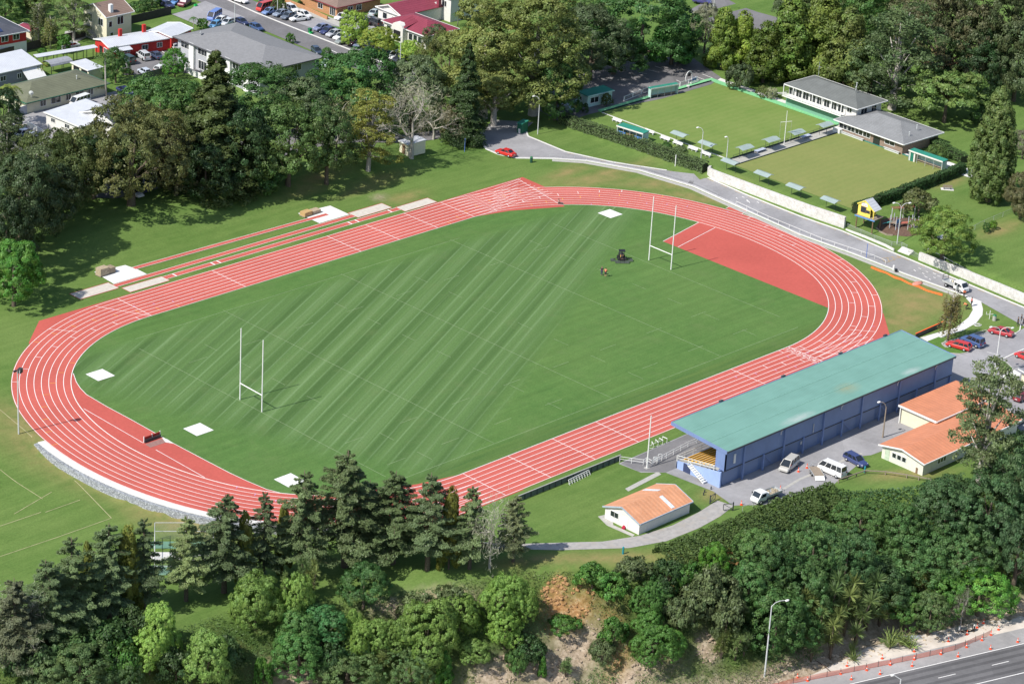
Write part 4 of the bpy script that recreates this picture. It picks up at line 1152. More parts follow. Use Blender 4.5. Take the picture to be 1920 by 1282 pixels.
def Pz(px, z): return P(px[0], px[1], z)
M['wall_white'] = plain('white_weatherboard', (.70, .68, .64), .75, .06, 2, dirt=((.45, .42, .36), 1.5, .3))
M['wall_cream'] = plain('cream_weatherboard', (.70, .66, .50), .75, .06, 2)
M['wall_grey'] = plain('grey_render', (.42, .43, .46), .8, .06, 2)
M['wall_purple'] = plain('mauve_grey_wall', (.28, .27, .33), .8, .06, 2)
M['wall_red'] = plain('bright_red_wall', (.50, .035, .03), .65, .1, 2)
M['wall_teal'] = plain('pale_teal_wall', (.45, .62, .58), .7, .08, 2)
M['brick'] = stone_mat('orange_brick', (.50, .24, .11), 9.0, .25, (.4, .3, .22))
M['brickbrown'] = stone_mat('brown_brick', (.30, .22, .17), 9.0, .25, (.25, .2, .17))
ZIN = corr('white_corrugated_iron', (.62, .64, .68), 'x', .45, .07, .4, .22, dirt=((.4, .41, .44), .35))
MAR = corr('maroon_corrugated_iron', (.25, .045, .07), 'x', .7, .12, .55, .25)
ORG = corr('orange_long_run_roof', (.60, .23, .12), 'x', .8, .12, .6, .2, dirt=((.66, .34, .22), .4))
ORG2 = corr('faded_orange_roof', (.64, .29, .15), 'x', .8, .14, .6, .18, dirt=((.68, .42, .28), .5))
GRT = corr('grey_tile_roof', (.22, .225, .23), 'y', .45, .14, .8, .3, dirt=((.34, .35, .36), .5))
GRT2 = corr('slate_grey_tile_roof', (.145, .155, .15), 'y', .45, .14, .8, .3, dirt=((.2, .21, .2), .4))
GBR = corr('green_brown_tile_roof', (.15, .16, .105), 'y', .5, .14, .8, .3, dirt=((.19, .19, .13), .5))
DGR = corr('dark_grey_roof', (.085, .09, .11), 'y', .5, .15, .7, .3)
BRN = corr('brown_tile_roof', (.23, .16, .13), 'y', .5, .12, .8, .25)
SHG = plain('grey_shingle_roof', (.21, .212, .22), .9, .1, 1.5, dirt=((.3, .3, .31), 9, .5))
DEEP = plain('deep_shade_opening', (.015, .015, .018), .9)  # near-black panel colour painted as the shade inside open doorways and bays
GRNROOF = corr('green_iron_roof', (.035, .25, .18), 'x', .4, .1, .5, .2)

# orange roofed hut on the lawn
hA, hB = (-33.4, -72.2), (-21.2, -72.2)
hut, L, W = house('orange_roofed_hut', 'small white hut with faded orange gable roof alone on the lawn above the gravel path', hA, hB, (-30, -64.4), 2.15, 'gable', .36, M['wall_white'], ORG2, 0.0, .3,
      [('l', .22, .95, .75, .9, 0), ('l', .34, .95, .75, .9, 0)], doors=[('l', .6, 1.0, 1.9, M['white'])], cat='hut', fasc=plain('blue_grey_barge', (.36, .42, .48), .6))
for x, a, b in ((L * .62, .3, 3.0), (L * .7, W - 3.6, W - .4)):
    def f(m):
        g = lambda y: 2.15 - .36 * .3 + .36 * min(y, W - y) + .05
        m.slab([(x, a, g(a)), (x + .75, a, g(a)), (x + .75, b, g(b)), (x, b, g(b))], .03)
    part(hut, 'skylight', plain('pale_skylight', (.66, .7, .76), .3), f)
m = MB(); c = P(1170, 990); m.box(c[0], c[1], 0, .8, .5, .35, .4); m.box(c[0] + .1, c[1] + .1, .35, .4, .3, .1, .4)
tag(m.build('red_bag', plain('red_fabric', (.4, .02, .05), .8)), 'small red bag left on the grass by the orange roofed hut', 'bag')

# clubrooms behind the stand
cb, L, W = house('orange_roofed_clubroom', 'cream clubroom with wide orange gable roof and white barge boards behind the grandstand', (17.6, -87.6), (44.5, -87.6), (20, -78.2), 2.5, 'gable', .2, plain('off_white_boards', (.70, .69, .60), .75, .07, 2, dirt=((.45, .42, .34), 1.2, .4)), ORG, 0.0, .5,
      [('l', .30, 1.0, .75, .8, 0), ('l', .42, 1.0, .75, .8, 0), ('l', .54, 1.0, .75, .8, 0), ('f', .16, 1.0, .6, .9, 0), ('f', .19, 1.0, .6, .9, 0), ('f', .22, 1.0, .6, .9, 0), ('f', .45, 1.0, .7, .9, 0), ('f', .5, 1.0, .7, .9, 0), ('f', .75, 1.0, 1.6, .9, 2)],
      doors=[('l', .13, .9, 2.0, plain('pale_green_door', (.5, .58, .45), .6)), ('l', .86, .4, 1.0, M['brownwood'])], cat='clubroom')
an, L, W = house('orange_roofed_annex', 'flat roofed orange annex on white posts joined behind the cream clubroom', (31, -79.8), (47, -79.8), (35, -71.8), 3.1, 'shed', .02, M['wall_cream'], ORG, 0.0, .4, [('f', .5, 1.2, 1.5, .9)], cat='annex')
part(an, 'fascia', M['white'], lambda m: (m.beam((-.06, 0, 3.0), (-.06, W, 3.15), .1, .35),))
for y in (.5, W - .4): part(an, 'post', M['white'], lambda m: m.box(-.0 + .15, y, 0, .16, .16, 3.0))
# corner kiosk at the frame's edge
ks, L, W = house('yellow_kiosk', 'pale yellow kiosk with grey flat roof at the right edge of the car park', P(1906, 718), P(1945, 740), P(1945, 690), 2.8, 'shed', .02, M['cream'], plain('grey_membrane_roof', (.2, .21, .24), .6, .15, 1), 0.0, .5, [('f', .35, 1.1, 1.0, .9, 1)], cat='kiosk')
part(ks, 'fascia', plain('grey_fascia', (.25, .26, .29), .7), lambda m: (m.beam((0, -.06, 2.75), (L, -.06, 2.75), .1, .8), m.beam((-.06, 0, 2.75), (-.06, W, 2.75), .1, .8)))
part(ks, 'skylight', plain('pale_skylight', (.6, .68, .74), .3), lambda m: m.box(1.8, 1.6, 2.9, 1.2, .9, .25))

# bowling clubhouses
zc = ZB
c1, L, W = house('upper_clubhouse', 'two storey green and white bowling clubhouse with slate hip roof and balcony', Pz((1471, 155), 7.0), Pz((1608, 203), 7.0), Pz((1667, 187), 7.0), 5.5, 'hip', .34, M['wall_white'], GRT2, zc, .9,
     [('f', .06, 1.0, 1.3, .6), ('f', .5, .9, 1.5, .7), ('f', .66, .8, 1.3, .6), ('f', .90, 3.6, 1.2, 1.1)] + [('f', .04 + .105 * k, 3.0, 1.5, 1.9, 1) for k in range(8)] + [('r', .3, 3.4, 2.0, 1.2), ('r', .7, 3.4, 1.6, 1.2)], cat='clubhouse')
grw = plain('sage_green_wall', (.17, .36, .26), .75, .06, 2)
part(c1, 'lower_wall', grw, lambda m: m.box(L * .41, .9 - .03, .25, L * .8, .14, 2.2))
part(c1, 'plinth', M['white'], lambda m: m.box(L * .45, .78, 0, L * .88, .12, .25))
part(c1, 'balcony_floor', M['white'], lambda m: m.box(L * .41, .15, 2.55, L * .8, 1.5, .2))
part(c1, 'balustrade', M['white'], lambda m: [m.beam((.4, -.55, z), (L * .81, -.55, z), .06, .1) for z in (3.0, 3.25, 3.5)] + [m.beam((.4, -.55, z), (.4, .8, z), .06, .1) for z in (3.0, 3.25, 3.5)])
for k in range(7):
    x = .4 + (L * .81 - .4) * k / 6; part(c1, 'post', M['white'], lambda m: m.box(x, -.55, 2.6, .14, .14, 2.7))
vent(c1, L * .78, W * .45, 7.6); vent(c1, L * .72, W * .62, 7.8); part(c1, 'antenna', M['steel'], lambda m: (m.beam((W / 2, W / 2, 7.3), (W / 2, W / 2, 10.6), .06), m.beam((W / 2 - .6, W / 2, 9.6), (W / 2 + .6, W / 2, 9.6), .05), m.beam((W / 2, W / 2 - .5, 9.2), (W / 2, W / 2 + .5, 9.2), .05)))
c2, L, W = house('lower_clubhouse', 'single storey brown brick bowling clubhouse with weathered grey hip roof facing the lower green', Pz((1564, 221), 4.5), Pz((1695, 268.5), 4.5), Pz((1763, 243), 4.5), 2.9, 'hip', .3, M['brickbrown'], GRT, zc, .8,
     [('f', .08, 1.0, 2.3, 1.3, 1), ('f', .2, 1.0, 2.3, 1.3, 1), ('f', .32, 1.0, 2.3, 1.3, 1), ('f', .44, 1.0, 2.0, 1.3, 1), ('f', .8, 1.2, 2.6, .9, 1)], doors=[('f', .6, 1.8, 2.1, M['glass'])], cat='clubhouse')
part(c2, 'bench', M['lampgrey'], lambda m: (m.box(L * .24, .35, .45, L * .38, .4, .08), m.box(L * .24, .35, 0, L * .36, .1, .45)))
part(c2, 'bench', M['lampgrey'], lambda m: (m.box(L * .83, .35, .45, L * .22, .4, .08), m.box(L * .83, .35, 0, L * .2, .1, .45)))
vent(c2, L * .9, W * .3, 3.5); vent(c2, L * .86, W * .55, 4.2)
part(c2, 'plinth', M['white'], lambda m: m.box(L * .06, .2, 0, L * .1, 1.0, .9))
# teal roofed pavilion by the car park
pv, L, W = house('green_roofed_pavilion', 'pale teal pavilion with dark green flat roof in tree shade beside the bowling car park', Pz((1102, 180), 4.4), Pz((1152, 168.5), 4.4), Pz((1077, 172.5), 4.4), 2.8, 'shed', .05, M['wall_teal'], GRNROOF, zc, .3, [('f', .28, .9, 2.3, 1.2, 1), ('l', .3, 1.2, .6, .8, 0)], cat='pavilion', fasc=M['wall_teal'])
mb = MB(); a, b = P(1071, 197, 1.2), P(1100, 189, 1.5); mb.beam((a[0], a[1], .9), (b[0], b[1], 2.1), .2, 1.8)
tag(mb.build('courtyard_wall', M['wall_teal']), 'short pale teal wall running down from the green roofed pavilion', 'wall')
def shelter(name, label, A, B, C, h, depthlab, zz_=zc, cat='shelter'):
    r, L, W = house(name, label, A, B, C, h, 'shed', .05, M['wall_teal'], GRNROOF, zz_, .12, open_front=True, cat=cat, gutter=False)
    part(r, 'fascia', M['wall_white'], lambda m: m.beam((0, -.04, h - .08), (L, -.04, h - .08), .06, .3))
    n = 4
    for k in range(n + 1): part(r, 'post', M['steel'], lambda m: m.box(.15 + (L - .3) * k / n, .12, 0, .09, .09, h - .1))
    part(r, 'bench', M['wood'], lambda m: (m.box(L / 2, W * .62, .42, L - .8, .4, .07), m.box(L / 2, W * .7, 0, L - 1, .1, .42)))
    return r, L, W
s2 = shelter('bowls_shelter', 'open fronted green roofed shelter between the upper green and its car park', Pz((1221, 166), 4), Pz((1274, 157), 4), Pz((1271, 153.5), 4), 2.4, 0)
s3, L, W = shelter('bowls_shelter', 'open green roofed shelter with blue panels between the long hedge and the upper green', Pz((1156, 234.5), 3.9), Pz((1206, 250), 3.9), Pz((1214, 244), 3.9), 2.3, 0)
for k in range(3): part(s3, 'panel', plain('blue_panel', (.08, .2, .45), .6) if k != 1 else M['brownwood'], lambda m: m.box(L * (.2 + .3 * k), .2, .45, L * .25, .06, .8))
s4, L, W = shelter('bowls_shelter', 'long low dark green roofed shelter at the right hand corner of the lower green', Pz((1704, 280.5), 3.9), Pz((1768, 302.5), 3.9), Pz((1778, 299), 3.9), 2.3, 0)
part(s4, 'end_cupboard', M['wall_white'], lambda m: m.box(.9, W / 2, 0, 1.5, W - .3, 2.2)); part(s4, 'door', plain('dark_green_door', (.02, .16, .11), .5), lambda m: m.box(.9, .12, .02, .8, .06, 2.0))
mb = MB(); c = P(1735, 268, 1.5); c = P(1727, 274, 1.5); mb.tube([(c[0], c[1], 1.3), (c[0], c[1], 3.4), (c[0], c[1], 3.7)], [1.15, 1.15, .5], 14)
tag(mb.build('water_tank', plain('pale_green_tank', (.6, .68, .62), .5)), 'squat pale water tank between lower clubhouse and hedge', 'tank')

# ------------------------------------------------------------------ the town beyond the trees (ground about 2.2 m)
ZT = 2.2
def tw(px, h): return P(px[0], px[1], ZT + h)
og, L, W = house('grey_office', 'large two storey grey office with broad grey hip roof beside the street', tw((324, 67), 6), tw((487, 134), 6), tw((611, 107), 6), 6.0, 'hip', .22, M['wall_grey'], SHG, ZT, .8,
     [('f', .1, 3.9, 3.2, 1.3, 2), ('f', .31, 3.9, 3.2, 1.3, 2), ('f', .52, 3.9, 3.2, 1.3, 2), ('f', .73, 3.9, 3.2, 1.3, 2), ('f', .92, 3.9, 2.4, 1.3, 2), ('f', .31, .6, 2.8, 1.9, 2), ('f', .73, .6, 2.8, 1.9, 2), ('r', .25, 3.9, 3, 1.3, 2), ('r', .6, 3.9, 3, 1.3, 2)], cat='office', fasc=plain('dark_grey_fascia', (.1, .1, .11), .6))
for f in (.205, .415, .625, .835): part(og, 'pillar', M['white'], lambda m: m.box(L * f, .6, -.2, 1.7, .7, 6.1))
dish(og, L * .16, W * .22, 6.6)
ro, L, W = house('red_house', 'long low bright red house with white iron roof and red chimneys below the street', tw((204, 89), 3), tw((319, 71), 3), tw((161, 74.5), 3), 3.0, 'gable', .22, M['wall_red'], ZIN, ZT, .3,
     [('l', .75, 1.0, 1.5, 1.1, 2), ('f', .3, 1.1, 1.2, 1.0), ('f', .6, 1.1, 1.4, 1.0), ('f', .85, 1.1, 1.2, 1.0)], doors=[('l', .42, 1.4, 2.1, M['glass'])])
for x, y in ((L * .34, W * .62), (L * .75, W * .7)): part(ro, 'chimney', M['wall_red'], lambda m: m.box(x, y, 2.8, .7, .7, 2.4))
part(ro, 'porch_roof', ZIN, lambda m: (m.slab([(.2, -1.7, 2.3), (L * .33, -1.7, 2.3), (L * .33, .1, 2.7), (.2, .1, 2.7)], .1),))
r2, L, W = house('red_house_wing', 'white roofed red wing stepping up the street side of the long red house', tw((322, 69), 3.5), tw((362, 52), 3.5), tw((296, 48), 3.5), 3.4, 'gable', .2, M['wall_red'], ZIN, ZT, .3, [('f', .5, 1.2, 1.5, 1.0)], cat='house wing')
mb = MB(); a, b = tw((207, 99), 0), tw((336, 76), 0)
for z in (0,): mb.beam((a[0] - 1.5, a[1] - 2.0, ZT + .8), (b[0] - 1.5, b[1] - 2.0, ZT + .8), .2, 1.7)
tag(mb.build('boundary_wall', M['wall_grey']), 'grey block wall between the red house and the small car park', 'wall')
gh, L, W = house('green_roofed_house', 'cream house with wide olive green tile hip roof behind a white wall', tw((49, 190.5), 3), tw((206, 153), 3), tw((-4, 161), 3), 2.8, 'hip', .34, M['wall_cream'], GBR, ZT, .6,
     [('f', .2, .9, 1.4, 1.2), ('f', .36, .9, 2.4, 1.3), ('f', .52, .9, 1.2, 1.2), ('f', .66, .9, 2.0, 1.2), ('f', .8, .9, 1.2, 1.2), ('l', .5, .9, 2, 1.2)], fasc=plain('green_gutter', (.03, .14, .09), .5))
dish(gh, L * .1, 1.2, 3.4); vent(gh, L * .72, W * .3, 4.0)
mb = MB(); a, b, c = tw((17, 224), 0), tw((70, 207), 0), tw((175, 180), 0)
mb.beam((a[0], a[1], ZT + .9), (b[0], b[1], ZT + .9), .22, 2.0); mb.beam((b[0], b[1], ZT + .85), (c[0], c[1], ZT + .85), .22, 1.8)
tag(mb.build('boundary_wall', plain('pale_grey_wall', (.45, .46, .5), .8)), 'tall pale wall along the drive in front of the olive roofed house', 'wall')
wd, L, W = house('white_roofed_villa', 'white walled building with plain white roof beside the drive, half hidden by trees', tw((82, 209), 3.4), tw((152, 238), 3.4), tw((196, 203), 3.4), 3.3, 'shed', .05, M['wall_white'], ZIN, ZT, .35, [('f', .2, 1.7, 1.2, .8), ('f', .6, 1.7, 1.4, .8)], cat='building')
db, L, W = house('dark_roofed_house', 'white house with dark slate gable roof just above the brown tree', tw((148, 208), 3.8), tw((215, 232), 3.8), tw((243, 196), 3.8), 3.6, 'gable', .35, M['wall_white'], DGR, ZT, .4, [('l', .5, 1.4, 1.6, 1.2)], ridge='y')
sh, L, W = house('white_iron_house', 'mauve walled house with broad white iron roof at the left edge of the photo', tw((-55, 148), 4.2), tw((79, 118), 4.2), tw((57, 98), 4.2), 4.0, 'shed', .18, M['wall_purple'], ZIN, ZT, .4, [('f', .46, 2.0, 1.3, 1.0), ('f', .7, 1.8, 1.0, 1.0)])
part(sh, 'awning', M['white'], lambda m: m.slab([(L * .72, -2.4, 1.6), (L * .98, -2.4, 1.6), (L * .98, .3, 3.6), (L * .72, .3, 3.6)], .06))
ga, L, W = house('double_garage', 'white roofed double garage with two dark open bays and cream front', tw((132, 115), 2.8), tw((166, 131), 2.8), tw((188, 122), 2.8), 2.6, 'shed', .03, M['wall_cream'], ZIN, ZT, .2, doors=[('f', .28, 2.2, 2.1, DEEP), ('f', .74, 2.2, 2.1, DEEP)], cat='garage')  # flat near-black panels carry the shade of the open bays
mb = MB()
a, b = tw((66, 106), 2.6), tw((180, 87), 2.6)
root = thing('covered_walkway', 'narrow white roofed walkway on posts between mauve house and red house', 'walkway', (a[0], a[1], ZT))
d = np.array([b[0] - a[0], b[1] - a[1]]); n_ = np.array([-d[1], d[0]]) / np.hypot(*d) * .9
mb.slab([(-n_[0], -n_[1], 2.6), (d[0] - n_[0], d[1] - n_[1], 2.6), (d[0] + n_[0], d[1] + n_[1], 2.75), (n_[0], n_[1], 2.75)], .1); mb.build('roof', ZIN, root)
for k in range(7):
    for s in (-.85, .85): part(root, 'post', M['darksteel'], lambda m: m.box(d[0] * k / 6 * .98 + n_[0] * s, d[1] * k / 6 * .98 + n_[1] * s, 0, .1, .1, 2.62))
a, b, c = tw((96, 124), 2.4), tw((137, 115), 2.4), tw((84, 117), 2.4)
root = thing('arched_carport', 'grey curved roof carport beside the double garage', 'carport', (a[0], a[1], ZT), atan2(b[1] - a[1], b[0] - a[0]))
L = hypot(b[0] - a[0], b[1] - a[1]); W = 3.4
m = MB()
for k in range(6):
    t0, t1 = pi * k / 6, pi * (k + 1) / 6
    m.slab([(0, W / 2 - cos(t0) * W / 2, 2.2 + sin(t0) * .8), (L, W / 2 - cos(t0) * W / 2, 2.2 + sin(t0) * .8), (L, W / 2 - cos(t1) * W / 2, 2.2 + sin(t1) * .8), (0, W / 2 - cos(t1) * W / 2, 2.2 + sin(t1) * .8)], .05)
m.build('roof', plain('grey_sheet_roof', (.3, .31, .34), .5), root)
for k in range(3):
    for y in (0.05, W - .05): part(root, 'post', M['darksteel'], lambda m: m.box(.1 + (L - .2) * k / 2, y, 0, .1, .1, 2.2))
lh, L, W = house('grey_roofed_house', 'two storey red and white house with dark grey roof at the left edge', tw((-60, 76), 5.2), tw((55, 55), 5.2), tw((18, 24), 5.2), 5.0, 'hip', .3, M['wall_red'], DGR, ZT, .5, [('f', .62, 3.2, 1.6, 1.3), ('f', .82, 3.2, 1.5, 1.2), ('f', .85, .8, 1.6, 1.1)])
part(lh, 'lower_wall', M['wall_white'], lambda m: m.box(L / 2, .5 - .03, -.2, L - 1.0, .14, 2.7)); part(lh, 'solar_panel', plain('solar_glass', (.03, .05, .12), .15, spec=.8), lambda m: m.slab([(L * .45, 1.2, 5.35), (L * .62, 1.2, 5.35), (L * .62, 2.6, 5.75), (L * .45, 2.6, 5.75)], .06))
sd_, L, W = house('garden_shed', 'small cream shed with maroon roof beside the left hand birch trees', tw((34, 46), 2.6), tw((58, 58), 2.6), tw((70, 51), 2.6), 2.4, 'gable', .3, M['wall_cream'], MAR, ZT, .25, cat='shed')
h1, L, W = house('cream_house', 'tall cream house with brown gable roof and white chimney at the top left', tw((199, 30), 6.4), tw((252, 18.5), 6.4), tw((178, 5), 6.4), 6.2, 'gable', .45, M['wall_cream'], BRN, ZT, .5, [('f', .55, 3.6, 1.6, 1.8, 1), ('f', .15, 3.4, .8, 1.2, 0), ('l', .3, 3.4, 1.2, 1.8), ('l', .75, 3.4, 1.6, 1.6), ('f', .2, .8, .8, 1.2, 0)])
part(h1, 'chimney', M['white'], lambda m: m.box(L * .3, 1.4, 5.5, .8, .8, 2.8)); part(h1, 'porch_steps', M['conc'], lambda m: [m.box(-.2, W * .75 - .4 * k, 0, 1.4, .4, 2.6 - .3 * k) for k in range(8)])
bh, L, W = house('brick_house', 'orange brick bungalow with brown hip roof at the top of the photo', tw((558, -15), 3), tw((632, 13), 3), tw((716, -7), 3), 2.9, 'hip', .36, M['brick'], BRN, ZT, .5, [('f', .55, .9, 1.6, 1.2), ('f', .88, .3, 1.8, 2.0, 2), ('r', .3, .9, 1.5, 1.2), ('r', .5, .9, 1.5, 1.2)], cat='house', fasc=plain('maroon_gutter', (.22, .04, .05), .5))
mv1, L, W = house('maroon_roofed_villa', 'white villa with broad maroon iron roof and arched porch across the street', tw((715, 36), 3.6), tw((799, 67), 3.6), tw((856, 50), 3.6), 3.5, 'hip', .34, M['wall_white'], MAR, ZT, .5, [('f', .12, 1.0, 1.3, 1.5, 0), ('f', .64, 1.0, 1.2, 1.5, 0), ('f', .75, 1.0, 1.2, 1.5, 0), ('f', .86, 1.0, 1.2, 1.5, 0), ('r', .3, 1.0, 1.2, 1.5)])
part(mv1, 'porch', M['wall_white'], lambda m: m.ext([(L * .3, 0), (L * .55, 0), (L * .55, 3.5), (L * .52, 4.1), (L * .47, 4.5), (L * .425, 4.65), (L * .38, 4.5), (L * .33, 4.1), (L * .3, 3.5)], -.9, .6))
part(mv1, 'porch_opening_shade', DEEP, lambda m: m.box(L * .425, -.92, .3, L * .15, .06, 2.4))  # near-black panel carries the shade of the porch opening
part(mv1, 'porch_roof', MAR, lambda m: m.slab([(L * .42, -.5, 4.55), (L * .56, -.5, 3.7), (L * .56, W * .35, 4.6), (L * .42, W * .35, 5.4)], .1))
mv2, L, W = house('maroon_roofed_wing', 'rear wing of the villa with maroon gable roof and white side wall', tw((704, 10), 3.6), tw((752, 28), 3.6), tw((833, 4), 3.6), 3.5, 'gable', .34, M['wall_white'], MAR, ZT, .5, [('f', .3, 1.0, 1.4, 1.4, 0), ('f', .7, 1.2, 1.2, 1.0, 0)], cat='house wing', ridge='y')
part(mv2, 'chimney', MAR, lambda m: m.box(L * .95, W * .8, 3.6, .8, .8, 2.8))
wh, L, W = house('white_apartments', 'white two storey apartments with balconies behind the maroon roofed villa', tw((784, -26), 6.2), tw((846, -4), 6.2), tw((905, -20), 6.2), 6.0, 'hip', .2, M['wall_white'], DGR, ZT, .4, [('f', .2, 3.4, 1.4, 1.3), ('f', .5, 3.2, 1.4, 2.0), ('f', .8, 3.4, 1.2, 1.3), ('r', .3, 3.2, 1.3, 2.0), ('r', .65, 3.2, 1.2, 1.8), ('r', .3, .6, 1.3, 2.0)], cat='apartments')
part(wh, 'balcony', M['lampgrey'], lambda m: m.box(L * .5, -.2, 3.0, L * .35, 1.3, 1.0))

# street, verges, small car parks
def town(name, pts, mat, z=.05): return sheet(name, [P(x, y, ZT) for x, y in pts], mat, z, True, 4)
town('street', [(330, -30), (366, 0), (470, 47), (600, 102), (668, 130), (760, 160), (800, 140), (735, 97), (640, 62), (540, 26), (480, 4), (430, -18), (380, -40)], M['road_dark'], .06)
kerb('street_kerb', [P(x, y, ZT) for x, y in [(400, -12), (425, 0), (480, 25), (560, 57), (640, 88), (735, 125)][:6]], .3, .2, None, M['paleconc'])
town('street_verge', [(436, -6), (478, 17), (560, 48), (640, 82), (735, 122), (790, 118), (770, 85), (640, 45), (560, 14), (500, -20), (440, -30)], G_LUSH, .04)
town('driveway', [(540, 38), (592, 56), (610, 48), (640, 52), (720, 62), (735, 50), (690, 30), (640, 30), (610, 40), (598, 34)], M['road'], .1)
town('footpath', [(520, 18), (598, 36), (650, 56), (660, 50), (600, 26), (530, 8)], M['conc'], .11)
town('side_yard', [(320, 27), (385, 3), (460, 34), (440, 47), (400, 52), (370, 48)], M['road'], .11)
town('verge', [(296, 14), (370, 8), (358, 18), (322, 28)], G_LUSH, .12)
town('small_car_park', [(228, 128), (242, 112), (330, 88), (420, 128), (430, 150), (330, 135), (232, 142)], M['road_dark'], .07)
town('drive', [(-20, 268), (0, 236), (18, 224), (74, 208), (172, 182), (215, 172), (250, 165), (255, 180), (160, 220), (110, 260), (60, 262), (0, 310), (-40, 320)], M['road'], .08)
town('parking_strip', [(-30, 262), (20, 236), (75, 258), (110, 272), (60, 330), (-20, 340)], M['road_dark'], .1)
town('concrete_yard', [(122, 60), (150, 55), (192, 52), (206, 62), (160, 72), (135, 85), (118, 78)], M['conc'], .09)
town('rear_car_park', [(60, 320), (110, 300), (250, 330), (420, 270), (560, 240), (760, 235), (850, 222), (840, 240), (600, 275), (400, 330), (220, 372), (60, 370)], M['road_dark'], .06)
town('top_road', [(1290, 20), (1345, -8), (1420, 18), (1500, 40), (1560, 20), (1600, 40), (1500, 62), (1420, 50), (1340, 40)], M['road_dark'], .08)
wl = MB()
for a, b in (((268, 106), (282, 114)), ((303, 97), (318, 106)), ((317, 94), (330, 101)), ((19, 234), (52, 224)), ((52, 224), (62, 222)), ((20, 228), (26, 234)), ((622, 96), (645, 106)), ((0, 270), (40, 290))):
    line_strip(wl, [P(*a, ZT), P(*b, ZT)], .2, lambda x, y: H1(x, y) + .13)
tag(wl.build('bay_markings', M['line'], fix=False), kind='structure')
mb = MB(); a, b = P(51, 236, ZT), P(84, 254, ZT); mb.beam((a[0], a[1], ZT + .5), (b[0], b[1], ZT + .5), .2, 1.0); tag(mb.build('low_wall', M['white']), 'low white wall between the yellow car and the white roofed building', 'wall')
# brick garden wall across the street and dark fences
def fence_run(name, pts, h, th, mat, label, cat='fence', z=ZT):
    mb = MB(); q = [P(x, y, z) for x, y in pts]
    for p0, p1 in zip(q[:-1], q[1:]): mb.beam((p0[0], p0[1], H1(p0[0], p0[1]) + h / 2), (p1[0], p1[1], H1(p1[0], p1[1]) + h / 2), th, h)
    return tag(mb.build(name, mat), label, cat)
fence_run('brick_garden_wall', [(534, 4), (575, 20), (614, 38)], .9, .3, M['brick'], 'low orange brick garden wall in front of the brick bungalow', 'garden wall')
fence_run('dark_board_fence', [(240, 46), (280, 37), (321, 27)], 1.9, .1, plain('dark_stained_boards', (.05, .045, .04), .8), 'dark board fence behind the white iron roof of the red house')
fence_run('dark_board_fence', [(0, 108), (95, 84), (150, 72), (195, 60)], 1.8, .1, plain('brown_stained_boards', (.075, .06, .05), .8), 'long brown board fence beyond the covered walkway')
fence_run('dark_board_fence', [(250, 158), (282, 148), (345, 132)], 1.8, .12, plain('grey_stained_boards', (.12, .125, .12), .8), 'grey fence below the small car park next to the office')
fence_run('pale_board_fence', [(345, 132), (360, 142), (400, 158)], 1.3, .12, M['white'], 'white fence at the foot of the grey office')
# little toilet block glimpsed between the bare trees
pb, L, W = house('park_hut', 'cream park hut with white roof glimpsed behind the bare grey tree', tw((748, 252), 2.6), tw((766, 260), 2.6), tw((790, 247), 2.6), 2.5, 'shed', .03, M['wall_cream'], ZIN, None, .15, doors=[('f', .5, .9, 2.0, M['brownwood'])], cat='hut')
# ------------------------------------------------------------------ vehicles (forward is +x)
def loft(mb, secs):
    """secs: list of (x, [(y, z)...]) sections with equal point counts"""
    n = len(secs[0][1]); vs = []; fs = []
    for x, pr in secs: vs += [(x, y, z) for y, z in pr]
    for i in range(len(secs) - 1):
        for k in range(n): fs.append((i * n + k, i * n + (k + 1) % n, (i + 1) * n + (k + 1) % n, (i + 1) * n + k))
    fs += [tuple(reversed(range(n))), tuple((len(secs) - 1) * n + k for k in range(n))]
    return mb.add(vs, fs)
def sec(hw, zb, zt, r=.12):
    return [(-hw + r, zb), (hw - r, zb), (hw, zb + r), (hw * .99, zt - r), (hw * .94 - r * .6, zt), (-hw * .94 + r * .6, zt), (-hw * .99, zt - r), (-hw, zb + r)]
BODY = {   # L, W, H, belt stations [(x, z top)], greenhouse base x0,x1 and roof x2,x3
    'sedan': (4.6, 1.72, 1.40, [(-2.3, .72), (-2.2, .92), (-1.35, .95), (.95, .92), (2.05, .78), (2.3, .6)], (-1.65, 1.15, -.95, .35)),
    'hatch': (3.9, 1.65, 1.42, [(-1.95, .7), (-1.88, .95), (-1.0, .95), (.75, .92), (1.75, .78), (1.95, .58)], (-1.85, .95, -1.45, .2)),
    'wagon': (4.6, 1.7, 1.45, [(-2.3, .7), (-2.24, .95), (-1.0, .95), (.95, .92), (2.05, .78), (2.3, .6)], (-2.22, 1.15, -1.85, .4)),
    'suv': (4.6, 1.82, 1.82, [(-2.2, .8), (-2.15, 1.12), (-1.0, 1.12), (.85, 1.1), (2.1, .98), (2.3, .75)], (-2.12, 1.05, -1.95, .5)),
    'mpv': (4.75, 1.82, 1.75, [(-2.35, .8), (-2.3, 1.05), (-1.0, 1.05), (1.2, 1.0), (2.15, .8), (2.38, .62)], (-2.28, 1.75, -2.0, .75)),
    'minibus': (4.9, 1.72, 2.1, [(-2.45, .9), (-2.42, 1.25), (-1.0, 1.25), (1.6, 1.22), (2.3, 1.05), (2.45, .75)], (-2.4, 2.25, -2.3, 1.5)),
}
